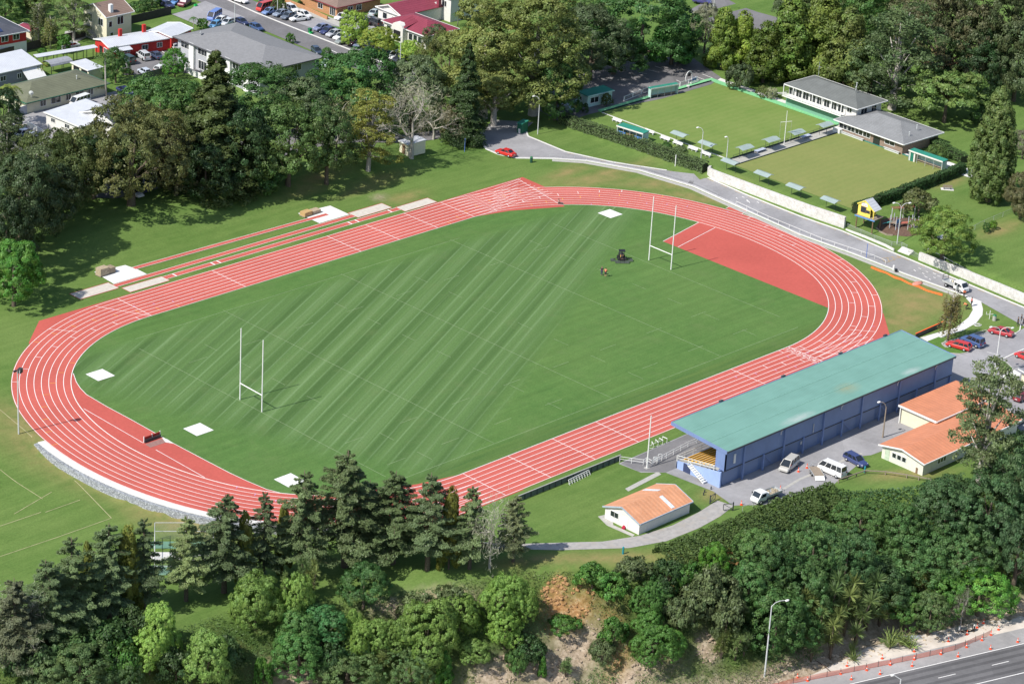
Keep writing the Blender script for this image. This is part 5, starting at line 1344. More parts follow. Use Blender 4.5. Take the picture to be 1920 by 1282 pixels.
def make_car(kind, near=True):
    L, W, H, st, (g0, g1, r0, r1) = BODY[kind]; hw = W / 2; zb = .24
    proto = bpy.data.objects.new('parked_car', None)
    m = MB(); loft(m, [(x, sec(hw * (1 if -L / 2 + .15 < x < L / 2 - .3 else .93), zb if abs(x) < L / 2 - .1 else zb + .1, z)) for x, z in st])
    zb2 = .93 if kind not in ('suv', 'mpv', 'minibus') else {'suv': 1.1, 'mpv': 1.02, 'minibus': 1.22}[kind]
    bw, rw = hw * .9, hw * .74 if kind != 'minibus' else hw * .84
    B = [(g0, bw), (g1, bw)]; R = [(r0, rw), (r1, rw)]
    # pillars and roof in body colour
    cr = [(r0, -rw, H), (r1, -rw, H), (r1, rw, H), (r0, rw, H)]; cb = [(g0, -bw, zb2), (g1, -bw, zb2), (g1, bw, zb2), (g0, bw, zb2)]
    m.add([(x * 1.01, y * 1.02, z + .01) for x, y, z in cr] + [(x * .96, y * .8, z + .06) for x, y, z in cr], [(0, 1, 5, 4), (1, 2, 6, 5), (2, 3, 7, 6), (3, 0, 4, 7), (4, 5, 6, 7), (3, 2, 1, 0)])
    for a, b in zip(cb, cr): m.beam(a, b, .1)
    nm = {'sedan': 1, 'hatch': 1, 'wagon': 2, 'suv': 2, 'mpv': 2, 'minibus': 3}[kind]
    for s in (-1, 1):
        for k in range(1, nm + 1):
            f = k / (nm + 1); a = (g0 + (g1 - g0) * f - .1, s * bw, zb2); b = (r0 + (r1 - r0) * f - .05, s * rw, H); m.beam(a, b, .09)
    mats = {}
    g = MB(); ins = .975
    g.add([(x * ins, y * ins, z - .02) for x, y, z in cb] + [(x * ins, y * ins, z - .02) for x, y, z in cr], [(3, 2, 1, 0), (4, 5, 6, 7), (0, 1, 5, 4), (1, 2, 6, 5), (2, 3, 7, 6), (3, 0, 4, 7)])
    parts = [('body', m.mesh('car_body', M['paint'])), ('window', g.mesh('car_glass', M['glass']))]
    ty = MB(); ty.tube([(0, -.1, 0), (0, .1, 0)], .31 if kind != 'suv' else .37, 14)
    rm = MB(); rm.tube([(0, -.112, 0), (0, .112, 0)], .19, 10)
    tme, rme = ty.mesh('tyre', M['tyre'], True), rm.mesh('rim', M['rim'], True)
    hl = MB(); hl.sphere((0, 0, 0), .14, 8, 5, (.5, 1.2, .7)); hme = hl.mesh('headlight', M['headlamp'], True)
    tl = MB(); tl.box(0, 0, -.1, .08, .3, .2); tlm = tl.mesh('tail_light', M['taillamp'])
    np_ = MB(); np_.box(0, 0, -.06, .03, .42, .12); npm = np_.mesh('number_plate', M['white'])
    return dict(kind=kind, parts=parts, tyre=tme, rim=rme, head=hme, tail=tlm, plate=npm, L=L, W=W, wr=.31 if kind != 'suv' else .37, st=st)
CARS = {k: make_car(k) for k in BODY}
CARCOUNT = [0]
def car(kind, px, front, color, label, near=False, group=None, zt=None, name='parked_car', cat='car'):
    K = CARS[kind]
    p = T(*px) if zt is None else P(px[0], px[1], zt)
    q = T(*front) if zt is None else P(front[0], front[1], zt)
    z = H1(p[0], p[1]) + .1 if zt is None else zt
    rz = atan2(q[1] - p[1], q[0] - p[0])
    r = thing(name, label, cat, (p[0], p[1], z), rz, group)
    for nm, me in K['parts']:
        obj(nm, me, r, color)
    L, W = K['L'], K['W']
    for sx in (.3, -.3):
        for s in (-1, 1):
            w = obj('wheel', K['tyre'], r); w.location = (L * sx, s * (W / 2 - .1), K['wr'])
            if near: obj('rim', K['rim'], w)
    zf = K['st'][-2][1] - .12
    for s in (-1, 1):
        o = obj('headlight', K['head'], r); o.location = (L / 2 - .2, s * (W / 2 - .27), zf)
        o = obj('tail_light', K['tail'], r); o.location = (-L / 2 + .04, s * (W / 2 - .25), K['st'][1][1] - .2)
    if near:
        o = obj('number_plate', K['plate'], r); o.location = (-L / 2 - .01, 0, .6)
    CARCOUNT[0] += 1
    return r
RED, DRED, NAVY, BLUE, SIL, WHT, BLK, GRN, GREY = (.55, .02, .02), (.22, .015, .03), (.02, .03, .10), (.08, .16, .42), (.52, .54, .56), (.78, .78, .77), (.02, .02, .024), (.02, .12, .09), (.2, .22, .25)
car('sedan', (1876, 627), (1852, 621), (.42, .02, .03), 'deep red sedan parked against the grass triangle below the green bin', True, zt=.03)
car('suv', (1823, 646), (1800, 637), (.05, .10, .26), 'blue four wheel drive with pale lower panels behind the birch tree', True, zt=.03)
car('wagon', (1797, 653), (1772, 646), RED, 'bright red station wagon beside the grass kerb nose nearest the grandstand', True, zt=.03)
car('hatch', (1921, 673), (1907, 667), RED, 'red car cut by the right edge of the photo above the yellow kiosk', True, zt=.03)
car('hatch', (1914, 748), (1935, 734), DRED, 'maroon hatchback seen from behind below the yellow kiosk', True, zt=.03)
car('sedan', (1908, 793), (1930, 780), (.02, .06, .05), 'dark green car half hidden behind the tall gum tree', True, zt=.03)
car('mpv', (1479, 877), (1460, 893), (.50, .49, .46), 'silver people mover parked by the blue back wall of the grandstand', True, zt=.03)
car('minibus', (1559, 888), (1533, 877), WHT, 'white minibus parked beside the flat trailer', True, zt=.03, name='minibus', cat='minibus')
car('wagon', (1604, 868), (1626, 880), (.03, .05, .17), 'navy blue station wagon parked on the grass edge beside the minibus', True, zt=.03)
car('sedan', (948, 291), (926, 284), (.62, .015, .015), 'bright red sedan alone at the bend of the park road', True, zt=.06)
STREET = 'cars parked beside the street'
for a in [('minibus', (402, 37), (390, 44), (.13, .22, .55), 'bright blue van at the end of the side yard'), ('sedan', (414, 43), (398, 50), WHT, 'white sedan between the bright blue van and a silver sedan'), ('sedan', (427, 47), (410, 54), (.6, .63, .66), 'silver sedan nearest the grey office roof ridge'), ('hatch', (403, 52), (392, 58), (.1, .3, .55), 'small sky blue hatchback by the palm shrubs and grey office'),
          ('sedan', (452, 46), (474, 55), NAVY, 'navy car on the street just above the ridge of the grey office'), ('hatch', (481, 57), (492, 62), (.03, .07, .2), 'dark blue car on the near kerb of the street beyond the office'),
          ('sedan', (312, 14), (325, 19), NAVY, 'navy sedan with its nose on the verge above the white roofed red wing'), ('suv', (346, 11), (336, 17), (.16, .02, .04), 'maroon four wheel drive beside a green bin'), ('hatch', (331, 8), (322, 12), (.1, .24, .5), 'blue hatchback between navy sedan and maroon four wheel drive'), ('hatch', (303, 4), (293, 8), (.06, .1, .35), 'blue car at the very top edge above the navy sedan'), ('sedan', (321, 3), (311, 7), SIL, 'silver car at the top edge behind the blue hatchback'),
          ('wagon', (449, 5), (463, 9), WHT, 'white station wagon across the street at the top of the photo'), ('minibus', (497, 20), (484, 24), (.55, .04, .03), 'small red van with cars on both sides on the verge'), ('hatch', (505, 27), (490, 31), (.17, .26, .48), 'pale blue hatchback next to the red van'), ('mpv', (499, 12), (485, 14), GREY, 'grey people mover behind the red van'),
          ('sedan', (527, 30), (513, 34), (.24, .29, .38), 'blue grey sedan left of a darker sedan on the verge'), ('sedan', (541, 35), (527, 40), (.12, .15, .2), 'charcoal blue sedan between a blue grey sedan and a white coupe'), ('sedan', (561, 40), (543, 42), WHT, 'white coupe nearest the street in the verge row'), ('wagon', (547, 21), (558, 27), (.75, .76, .76), 'white station wagon beside the brick garden wall'), ('hatch', (571, 33), (585, 38), WHT, 'white hatchback behind the white coupe'),
          ('sedan', (603, 57), (591, 60), (.2, .23, .36), 'slate blue sedan first beside the green bins'), ('sedan', (615, 63), (602, 67), (.025, .035, .13), 'navy sedan second from the green bins'), ('sedan', (627, 68), (616, 71), (.45, .46, .49), 'silver sedan beside the tallest clipped tree'), ('sedan', (641, 74), (629, 77), WHT, 'white sedan under the tallest clipped tree'), ('wagon', (645, 82), (631, 85), (.25, .28, .27), 'grey green station wagon in front of the tallest clipped tree'), ('sedan', (664, 84), (654, 88), (.09, .03, .05), 'dark maroon sedan in the shade of the tallest clipped tree'), ('sedan', (676, 87), (668, 91), (.14, .17, .28), 'dusty blue sedan between two clipped trees'), ('sedan', (688, 97), (678, 101), (.06, .06, .08), 'charcoal sedan in front of the broad clipped tree'), ('sedan', (700, 103), (686, 107), BLK, 'black sedan in front of the broad clipped tree'), ('sedan', (716, 106), (704, 109), GRN, 'dark green sedan between the broad and the low clipped trees'), ('wagon', (741, 109), (728, 114), WHT, 'white station wagon next to the low clipped tree'), ('hatch', (750, 116), (738, 119), (.02, .025, .05), 'black car beside the white station wagon and lamp post'),
          ('hatch', (641, 37), (630, 40), WHT, 'white car in the villa drive behind the tallest clipped tree'), ('sedan', (686, 45), (677, 41), BLK, 'black car with its nose to the verandah of the villa'), ('suv', (701, 48), (690, 44), (.03, .03, .035), 'black four wheel drive in the villa drive'), ('sedan', (703, 29), (712, 24), (.4, .47, .48), 'silver green sedan beside the villa side wall'),
          ('sedan', (612, 124), (604, 130), (.5, .55, .62), 'pale blue car at the corner of the grey office'), ('hatch', (594, 101), (600, 106), (.03, .05, .09), 'dark car showing just above the office roof edge')]:
    car(*a, group=STREET)
LOT = 'cars in the small car parks on the left'
for a in [('suv', (269, 111), (257, 103), (.55, .57, .58), 'silver four wheel drive in the small car park by the grey wall'), ('sedan', (292, 109), (279, 101), (.04, .06, .12), 'dark blue sedan beside the silver four wheel drive'), ('suv', (240, 118), (229, 112), (.02, .05, .05), 'dark green four wheel drive at the left of the small car park'), ('hatch', (301, 134), (312, 128), (.72, .74, .73), 'white rounded hatchback below the bright green round tree'), ('hatch', (271, 140), (260, 134), (.55, .6, .68), 'pale silver hatchback beside the grey fence of the small car park'), ('hatch', (325, 92), (316, 86), WHT, 'white car half hidden at the corner of the grey office'),
          ('sedan', (234, 176), (244, 181), (.03, .04, .14), 'dark blue car at the end of the drive by the grey fence'), ('minibus', (150, 198), (138, 202), WHT, 'white van in the drive below the olive roofed house'), ('sedan', (131, 92), (120, 94), (.6, .62, .62), 'silver car beside the round green shrub'), ('hatch', (29, 250), (17, 254), (.72, .62, .03), 'bright yellow hatchback on the shaded street'), ('hatch', (40, 257), (29, 261), (.25, .3, .42), 'grey blue hatchback next to the yellow hatchback'), ('hatch', (55, 263), (44, 268), (.34, .38, .47), 'pale blue hatchback third in the row from the yellow one'), ('hatch', (3, 301), (-8, 304), WHT, 'white car cut by the left edge below the yellow hatchback'), ('sedan', (251, 367), (262, 372), WHT, 'white car glimpsed under the big brown tree'), ('sedan', (141, 361), (152, 366), (.3, .02, .04), 'dark red car glimpsed through the brown trees'), ('sedan', (262, 358), (272, 363), (.02, .03, .1), 'dark blue car in shade beside the white car under the brown tree'),
          ('sedan', (1316, 7), (1331, 10), (.05, .05, .2), 'blue car on the far road behind the lime trees')]:
    car(*a, group=LOT)

def truck(name, label, px, front, cabL, trayL, double, load, color=WHT, z=.05):
    p = P(*px, z); q = P(*front, z); r = thing(name, label, 'truck', (p[0], p[1], z), atan2(q[1] - p[1], q[0] - p[0]))
    tot = cabL + trayL; xf = tot / 2; xc = xf - cabL; xb = -tot / 2; W = 1.8
    m = MB(); loft(m, [(xc, sec(.86, .45, 1.95, .1)), (xf - .75, sec(.86, .45, 1.98, .1)), (xf - .3, sec(.85, .42, 1.3, .1)), (xf, sec(.82, .42, .95, .1))]); obj('body', m.mesh('cab', M['paint']), r, color)
    g = MB(); g.slab([(xf - .73, -.7, 1.9), (xf - .73, .7, 1.9), (xf - .24, .72, 1.22), (xf - .24, -.72, 1.22)], -.035)
    g2 = g.build('windscreen', M['glass'], r)
    nw = 2 if double else 1
    for s in (-1, 1):
        for k in range(nw):
            a = xc + .2 + (cabL - 1.2) * k / nw; b = xc + .05 + (cabL - .95) * (k + 1) / nw
            w = MB(); w.box((a + b) / 2, s * .865, 1.2, b - a, .03, .55); w.build('window', M['glass'], r)
    part(r, 'chassis', M['darksteel'], lambda m: m.box(xb + tot / 2 - .1, 0, .5, tot - .4, .9, .18))
    part(r, 'tray', M['steel'], lambda m: (m.box(xb + trayL / 2 - .03, 0, .82, trayL - .06, W, .1), m.box(xb + trayL / 2, -W / 2, .86, trayL - .1, .06, .36), m.box(xb + trayL / 2, W / 2, .86, trayL - .1, .06, .36), m.box(xb + .02, 0, .86, .06, W - .1, .36)))
    for x in (xf - .75, xb + trayL * .35):
        for s in (-1, 1):
            w = obj('wheel', CARS['suv']['tyre'], r); w.location = (x, s * .78, .37); obj('rim', CARS['suv']['rim'], w)
    for s in (-1, 1):
        o = obj('headlight', CARS['suv']['head'], r); o.location = (xf - .03, s * .6, .72)
        part(r, 'mirror', M['black'], lambda m: m.box(xf - .6, s * 1.02, 1.35, .08, .2, .3))
    return r, xb, trayL, W
tr, xb, tl, W = truck('tray_truck', 'white double cab tray truck parked on the road with its door open', (1791, 542), (1822, 556), 2.5, 2.9, True, 0)
part(tr, 'ladder_rack', M['darksteel'], lambda m: (m.beam((xb + .05, -.8, 1.2), (xb + .05, -.8, 2.2), .07), m.beam((xb + .05, .8, 1.2), (xb + .05, .8, 2.2), .07), m.beam((xb + .05, -.8, 2.2), (xb + .05, .8, 2.2), .07), m.beam((xb + .05, -.8, 1.7), (xb + .05, .8, 1.7), .05)))
part(tr, 'door', M['white'], lambda m: m.box(1.45, -1.3, .5, .08, .85, 1.2, .35))
ctr = [('bucket', M['white'], (-1.6, .3)), ('bucket', M['cream'], (-1.2, .45)), ('board', M['steel'], (-.7, -.1)), ('crate', M['orange'], (-.5, .45)), ('sack', plain('dark_sack', (.1, .06, .06)), (-.3, .6))]
M4 = Matrix.Translation(tr.location) @ Matrix.Rotation(tr.rotation_euler.z, 4, 'Z')
LB = {'bucket': ['white plastic bucket on the tray of the double cab truck', 'cream plastic bucket beside the white one on the truck tray'], 'board': ['pale metal board lying flat on the double cab truck tray'], 'crate': ['orange plastic crate on the double cab truck tray'], 'sack': ['dark sack against the cab on the truck tray']}
for k, (nm, mt, (x, y)) in enumerate(ctr):
    m = MB()
    if nm == 'bucket': m.tube([(0, 0, 0), (0, 0, .35)], [.14, .18], 10)
    elif nm == 'board': m.box(0, 0, 0, 1.4, .5, .05)
    elif nm == 'crate': m.box(0, 0, 0, .4, .3, .06); m.box(0, .14, .06, .4, .02, .22); m.box(0, -.14, .06, .4, .02, .22); m.box(.19, 0, .06, .02, .26, .22); m.box(-.19, 0, .06, .02, .26, .22)
    else: m.sphere((0, 0, .16), .22, 8, 5, (1.3, 1, .8))
    o = m.build(nm, mt); o.location = M4 @ Vector((x, y, .93)); o.rotation_euler.z = tr.rotation_euler.z + k * .1
    tag(o, LB[nm].pop(0), nm)
tr2, xb, tl, W = truck('flatbed_truck', 'white flatbed truck loaded with rubble at the top of the bush slope', (1436, 936), (1395, 952), 2.0, 3.6, False, 0)
rb = MB()
for k in range(46): rb.sphere((xb + .3 + random.random() * (tl - .9), (random.random() - .5) * 1.5, .93 + random.random() * .12), .1 + random.random() * .13, 6, 4, (1.2, 1, .7))
o = rb.build('rubble', plain('earth_rubble', (.36, .31, .22), .95, .4, 4)); o.matrix_world = Matrix.Translation(tr2.location) @ Matrix.Rotation(tr2.rotation_euler.z, 4, 'Z'); tag(o, 'load of broken earth and grass clods on the flatbed truck', 'rubble', kind='stuff')
part(tr2, 'toolbox', M['white'], lambda m: m.box(.55, 0, .92, .5, 1.75, .75))
def trailer(name, label, px, front, deckmat, L=3.4, W=1.75, z=.05):
    p = P(*px, z); q = P(*front, z); r = thing(name, label, 'trailer', (p[0], p[1], z), atan2(q[1] - p[1], q[0] - p[0]))
    part(r, 'deck', deckmat, lambda m: m.box(0, 0, .52, L, W, .1)); part(r, 'frame', M['steel'], lambda m: (m.beam((-L / 2, -W / 2, .6), (L / 2, -W / 2, .6), .1), m.beam((-L / 2, W / 2, .6), (L / 2, W / 2, .6), .1), m.beam((L / 2, -.6, .55), (L / 2 + 1.3, 0, .5), .09), m.beam((L / 2, .6, .55), (L / 2 + 1.3, 0, .5), .09), m.beam((L / 2 + .3, -.7, .6), (L / 2 + .3, -.7, 1.2), .06), m.beam((L / 2 + .3, .7, .6), (L / 2 + .3, .7, 1.2), .06), m.beam((L / 2 + .3, -.7, 1.2), (L / 2 + .3, .7, 1.2), .06)))
    for x in (-.4, .35):
        for s in (-1, 1): w = obj('wheel', CARS['sedan']['tyre'], r); w.location = (x, s * (W / 2 - .02), .31); obj('rim', CARS['sedan']['rim'], w)
    part(r, 'ramp', M['white'], lambda m: m.slab([(-L / 2, -.8, .58), (-L / 2, .8, .58), (-L / 2 - .7, .8, .1), (-L / 2 - .7, -.8, .1)], .06))
    return r
trailer('flat_trailer', 'weathered flat trailer standing between silver people mover and white minibus', (1530, 889), (1519, 872), M['wood'])
def boat_trailer():
    p = P(1322, 893); q = P(1352, 912)
    r = thing('frame_trailer', 'bare tangled frame trailer standing beside the blue side wall of the grandstand', 'trailer', (p[0], p[1], 0), atan2(q[1] - p[1], q[0] - p[0]))
    part(r, 'frame', M['white'], lambda m: (m.beam((-1.6, -.6, .5), (1.0, -.6, .5), .08), m.beam((-1.6, .6, .5), (1.0, .6, .5), .08), [m.beam((x, -.6, .5), (x, .6, .5), .07) for x in (-1.6, -.8, 0, .8)], m.beam((1.0, -.6, .5), (2.5, 0, .4), .08), m.beam((1.0, .6, .5), (2.5, 0, .4), .08), m.beam((-1.6, -.6, .5), (-1.6, -.6, 1.0), .06), m.beam((-1.6, .6, .5), (-1.6, .6, 1.0), .06), m.beam((-1.6, -.6, 1.0), (-1.6, .6, 1.0), .06)))
    for s in (-1, 1): w = obj('wheel', CARS['sedan']['tyre'], r); w.location = (-.3, s * .75, .31); obj('rim', CARS['sedan']['rim'], w)
    part(r, 'side_bar', plain('rusty_orange_bar', (.45, .16, .06)), lambda m: m.beam((-2.2, -.95, .12), (.5, -.95, .12), .08))
boat_trailer()

# ------------------------------------------------------------------ cones
cone_m = MB(); cone_m.box(0, 0, 0, .44, .44, .05); cone_m.tube([(0, 0, .05), (0, 0, .36)], [.17, .115], 10); cone_m.tube([(0, 0, .52), (0, 0, .9)], [.085, .03], 10)
cone_b = MB(); cone_b.tube([(0, 0, .36), (0, 0, .52)], [.116, .086], 10)
ORC = plain('cone_orange', (.85, .10, .035), .5, .08, 5)
cme, cbe = cone_m.mesh('cone', ORC), cone_b.mesh('cone_band', M['white'])
def cone(px, z, label, s=.92, group='orange traffic cones'):
    p = P(*px, z); o = obj('traffic_cone', cme); o.location = (p[0], p[1], z); o.scale = (s, s, s); o.rotation_euler.z = px[0] * .7
    tag(o, label, 'traffic cone', group); obj('reflective_band', cbe, o)
cone((1513, 877), .03, 'orange cone nearest the front of the flat trailer'); cone((1497, 884), .03, 'orange cone between silver people mover and flat trailer'); cone((1463, 918), .03, 'orange cone behind the rubble load of the flatbed truck'); cone((1390, 946), .03, 'orange cone in front of the flatbed truck cab')
VG = ['lone orange cone on the gravel far left of the verge', 'second orange cone along the inner verge row', 'third orange cone along the inner verge row', 'fourth orange cone of the inner row, left of the flax', 'fifth orange cone of the inner row, below the flax', 'sixth cone of the inner row, before the black trough', 'seventh cone of the inner row, right of the black trough', 'eighth cone of the inner verge row near the bushes', 'ninth cone of the inner row in bush shade', 'second last cone of the outer gravel row', 'top cone where the gravel meets the bush shade']
for k, q in enumerate([(1495, 1270), (1588, 1248), (1654, 1234), (1714, 1221), (1778, 1202), (1813, 1189), (1832, 1176), (1844, 1168)]): cone(q, ZH + .04, VG[k])
MG = ['cone against the mesh barrier at its left end', 'second cone against the mesh barrier', 'third cone against the mesh barrier', 'fourth cone against the mesh barrier', 'fifth cone against the mesh barrier', 'sixth cone against the mesh barrier', 'seventh cone against the mesh barrier', 'eighth cone against the mesh barrier', 'ninth cone where the mesh barrier ends', 'cone just beyond the end of the mesh barrier']
for k, q in enumerate([(1514, 1276), (1576, 1263), (1625, 1256), (1669, 1246), (1714, 1236), (1764, 1226), (1812, 1213), (1841, 1200), (1858, 1190), (1872, 1180)]): cone(q, ZH + .055, MG[k])
RG = ['leftmost cone on the highway shoulder', 'second cone on the highway shoulder', 'third cone on the highway shoulder', 'fourth cone on the highway shoulder', 'fifth cone on the highway shoulder', 'last cone on the highway shoulder at the right']
for k, q in enumerate([(1596, 1273), (1650, 1263), (1710, 1248), (1796, 1230), (1857, 1216), (1908, 1203)]): cone(q, ZH + .06, RG[k])

# ------------------------------------------------------------------ posts, lamps, goals
def goal(name, label, p1, p2, H=12.9):
    a, b = P(*p1), P(*p2); r = thing(name, label, 'goal posts', (a[0], a[1], 0))
    d = (b[0] - a[0], b[1] - a[1])
    part(r, 'upright', M['white'], lambda m: m.tube([(0, 0, -.1), (0, 0, H)], [.11, .085], 8)); part(r, 'upright', M['white'], lambda m: m.tube([(*d, -.1), (*d, H)], [.11, .085], 8))
    part(r, 'crossbar', M['white'], lambda m: m.tube([(0, 0, 3.0), (*d, 3.0)], .085, 8))
goal('rugby_posts', 'white rugby goal posts at the near left end of the field', (450, 749), (491, 772)); goal('rugby_posts', 'white rugby goal posts by the red semicircle at the far right end', (1216.5, 488), (1258, 505.5))
def lamp(name, label, px, H, arms, mat=None, z=None, cat='street lamp', r0=.11, hz=None):
    p = T(*px) if z is None else P(*px, z)
    r = thing(name, label, cat, p)
    part(r, 'pole', mat or M['lampgrey'], lambda m: m.tube([(0, 0, -.1), (0, 0, H)], [r0, r0 * .6], 8))
    for ang, ln in arms:
        c, s = cos(ang), sin(ang)
        part(r, 'arm', mat or M['lampgrey'], lambda m: m.tube([(0, 0, H - .05), (c * ln * .25, s * ln * .25, H + .5), (c * ln * .6, s * ln * .6, H + .8), (c * ln, s * ln, H + .85)], .05, 6))
        part(r, 'lamp_head', M['white'], lambda m: m.sphere((c * (ln + .3), s * (ln + .3), H + .83), .3, 8, 5, (1.4, .8, .45)) if True else 0)
    return r
IR = YAW - pi / 2     # direction that runs to the right in the photo
lamp('street_lamp', 'grey street lamp on the lawn between green kiosk and long hedge', (1008, 252), 7.6, [(IR + pi, 1.0)])
lamp('street_lamp', 'double headed street lamp in front of the playground', (1682, 457), 7.6, [(IR + pi, 1.2), (IR + .3, 1.4)])
lamp('street_lamp', 'tall white double armed lamp in the car park beside the triangle of grass', (1865, 700), 8.2, [(IR + pi + .3, 1.6), (IR - .2, 1.7)], M['white'])
lamp('street_lamp', 'timber lamp post with short arm behind the cream clubroom', (1655, 820), 5.6, [(IR + pi, 1.0)], M['wood'], r0=.15)
lamp('highway_lamp', 'tall lamp standard rising from the highway verge', (1432, 1280), 13.2, [(IR + .2, 2.0)], M['lampgrey'], ZH, r0=.14)
p = P(1657, 1264, ZH); r = thing('highway_lamp', 'grey lamp standard leaning into the bottom edge over the highway lanes', 'street lamp', P(1682, 1330, ZH))
part(r, 'pole', M['lampgrey'], lambda m: m.tube([(0, 0, 0), (0, 0, 5.2)], [.13, .09], 8)); part(r, 'arm', M['lampgrey'], lambda m: m.tube([(0, 0, 5.2), (-1.0 * cos(IR), -1.0 * sin(IR), 5.8)], .06, 6)); part(r, 'lamp_head', M['white'], lambda m: m.sphere((-1.3 * cos(IR), -1.3 * sin(IR), 5.85), .32, 8, 5, (1.3, .8, .5)))
lamp('street_lamp', 'lamp post at the front of the upper green beside the white benches', (1314, 300), 6.2, [(IR + pi, .9)], z=ZB); lamp('street_lamp', 'short post with a lamp at the near corner of the middle path', (1362, 300), 4.2, [(IR + pi, .2)], z=ZB)
lamp('street_lamp', 'lamp post on the villa verge by the clipped trees', (750, 122), 5.4, [(IR + 2.0, .3)], z=ZT + .1); lamp('street_lamp', 'white lamp post behind the office roof', (440, 46), 5, [(IR + 2.0, .3)], z=ZT); lamp('street_lamp', 'white lamp post among cars opposite the office', (520, 28), 4.6, [(IR + 2., .2)], z=ZT)
lamp('street_lamp', 'lamp post on the far road behind the lime trees', (1338, 18), 6, [(IR, .8)], z=ZT)
r = thing('flood_light', 'tall floodlight pole standing outside the near left track bend', 'floodlight', T(35, 813))
hz = 11.0
part(r, 'pole', M['lampgrey'], lambda m: m.tube([(0, 0, -.2), (0, 0, hz)], [.13, .09], 8)); part(r, 'lamp_head', M['darksteel'], lambda m: (m.box(.3, -.3, hz - .2, .8, .6, .75, .5), m.box(-.3, .2, hz - .1, .6, .2, .3))); part(r, 'lens', M['headlamp'], lambda m: m.box(.05, -.62, hz - .05, .42, .06, .45, .5))
r = thing('flag_pole', 'slim white pole on the asphalt walk left of the grandstand', 'pole', P(1213, 877)); part(r, 'pole', M['white'], lambda m: m.tube([(0, 0, -.1), (0, 0, 9.3)], [.12, .08], 8)); part(r, 'footing', M['conc'], lambda m: m.box(0, 0, 0, .9, .7, .06))
r = thing('flag_pole', 'white flagpole with yardarm between the two bowling greens', 'flagpole', P(1470, 272, ZB)); part(r, 'pole', M['white'], lambda m: m.tube([(0, 0, 0), (0, 0, 7.6)], [.09, .05], 8)); part(r, 'yardarm', M['white'], lambda m: m.beam((1.2 * cos(IR), 1.2 * sin(IR) , 5.4), (-1.2 * cos(IR), -1.2 * sin(IR), 5.0), .07))
for s in (-1, 1): part(r, 'stay', M['steel'], lambda m: m.beam((s * 1.15 * cos(IR), s * 1.15 * sin(IR), 5.2 + s * .2), (s * 1.1 * cos(IR), s * 1.1 * sin(IR), .3), .03))
bp = plain('blue_post', (.12, .2, .5), .5)
for px, h, lab in (((1624, 484), 2.9, 'thin blue pole on the road edge opposite the playground steps'), ((871, 285), 2.9, 'thin blue pole on the bank left of the red sedan'), ((1168, 1038), 1.1, 'short teal marker post on the grass below the gravel path'), ((1621, 885), .95, 'short teal marker post at the bend of the timber rail')):
    p = T(*px); m = MB(); m.tube([(0, 0, -.1), (0, 0, h)], .07 if h > 2 else .16, 6); m.sphere((0, 0, h), .09 if h > 2 else .17, 6, 4)
    o = m.build('marker_post', bp if h > 2 else plain('teal_post', (.03, .25, .3), .5)); o.location = p; tag(o, lab, 'post')
r = thing('sign_post', 'white roadside post in the hedge gap beside the park road', 'post', T(1266, 312)); part(r, 'pole', M['white'], lambda m: m.box(0, 0, -.1, .14, .14, 2.6))

# ------------------------------------------------------------------ bowling furniture
def sunshade_mesh():
    a, b = MB(), MB()
    a.slab([(-1.9, 0, 2.55), (1.9, 0, 2.55), (1.9, -1.25, 2.2), (-1.9, -1.25, 2.2)], .06); a.slab([(1.9, 0, 2.55), (-1.9, 0, 2.55), (-1.9, .95, 2.28), (1.9, .95, 2.28)], .06)
    post = MB(); post.tube([(0, 0, 0), (0, 0, 2.5)], .045, 6)
    return a.mesh('canopy', corr('pale_green_shade_roof', (.34, .42, .40), 'x', .35, .08, .5, .25)), post.mesh('post', M['darksteel'])
SCM, SPM = sunshade_mesh()
def sunshade(px, rz, label, z=ZB):
    p = P(*px, z); r = thing('sun_shade', label, 'sun shade', (p[0], p[1], z), rz, 'gabled sun shades round the bowling greens')
    obj('canopy', SCM, r)
    for x in (-1.2, 1.2): o = obj('post', SPM, r); o.location = (x, .2, 0)
for k, q in enumerate([(1369, 322), (1431, 345), (1491, 369), (1556, 394)]):
    sunshade(q, pi * 1.5, ['sun shade above the left end of the white stone wall', 'second sun shade along the white stone wall', 'third sun shade along the white stone wall', 'sun shade nearest the yellow playhouse on the white stone wall'][k])
sunshade((1274, 270), pi * 1.5, 'sun shade over the white benches nearest the blue panelled shelter'); sunshade((1326, 288), pi * 1.5, 'sun shade over the white benches behind the curved lamp post')
for k, q in enumerate([(1394, 295), (1443, 280), (1491, 266), (1544, 252)]):
    sunshade(q, 0, ['first sun shade on the middle path from the white wall', 'sun shade on the middle path just left of the flagpole', 'sun shade on the middle path just right of the flagpole', 'sun shade on the middle path nearest the clubhouses'][k])
def bench_mesh():
    m = MB(); L = 2.6
    m.box(0, 0, .4, L, .42, .07); m.box(0, .22, .55, L, .06, .32)
    for x in (-1.1, 0, 1.1): m.box(x, .03, 0, .1, .38, .4); m.box(x, .27, .3, .08, .05, .5)
    return m.mesh('bench', M['white'])
BME = bench_mesh()
BL = ['white bench beside the end of the blue panelled shelter', 'white bench first of four under the front sun shades', 'white bench second of four under the front sun shades', 'white bench third of four under the front sun shades', 'white bench last of four, before the curved lamp post', 'white bench at the far end of the blue panelled shelter', 'white bench on the path in front of the car park barrier', 'white bench in the shade left of the upper clubhouse', 'white bench at the far right corner of the lower green']
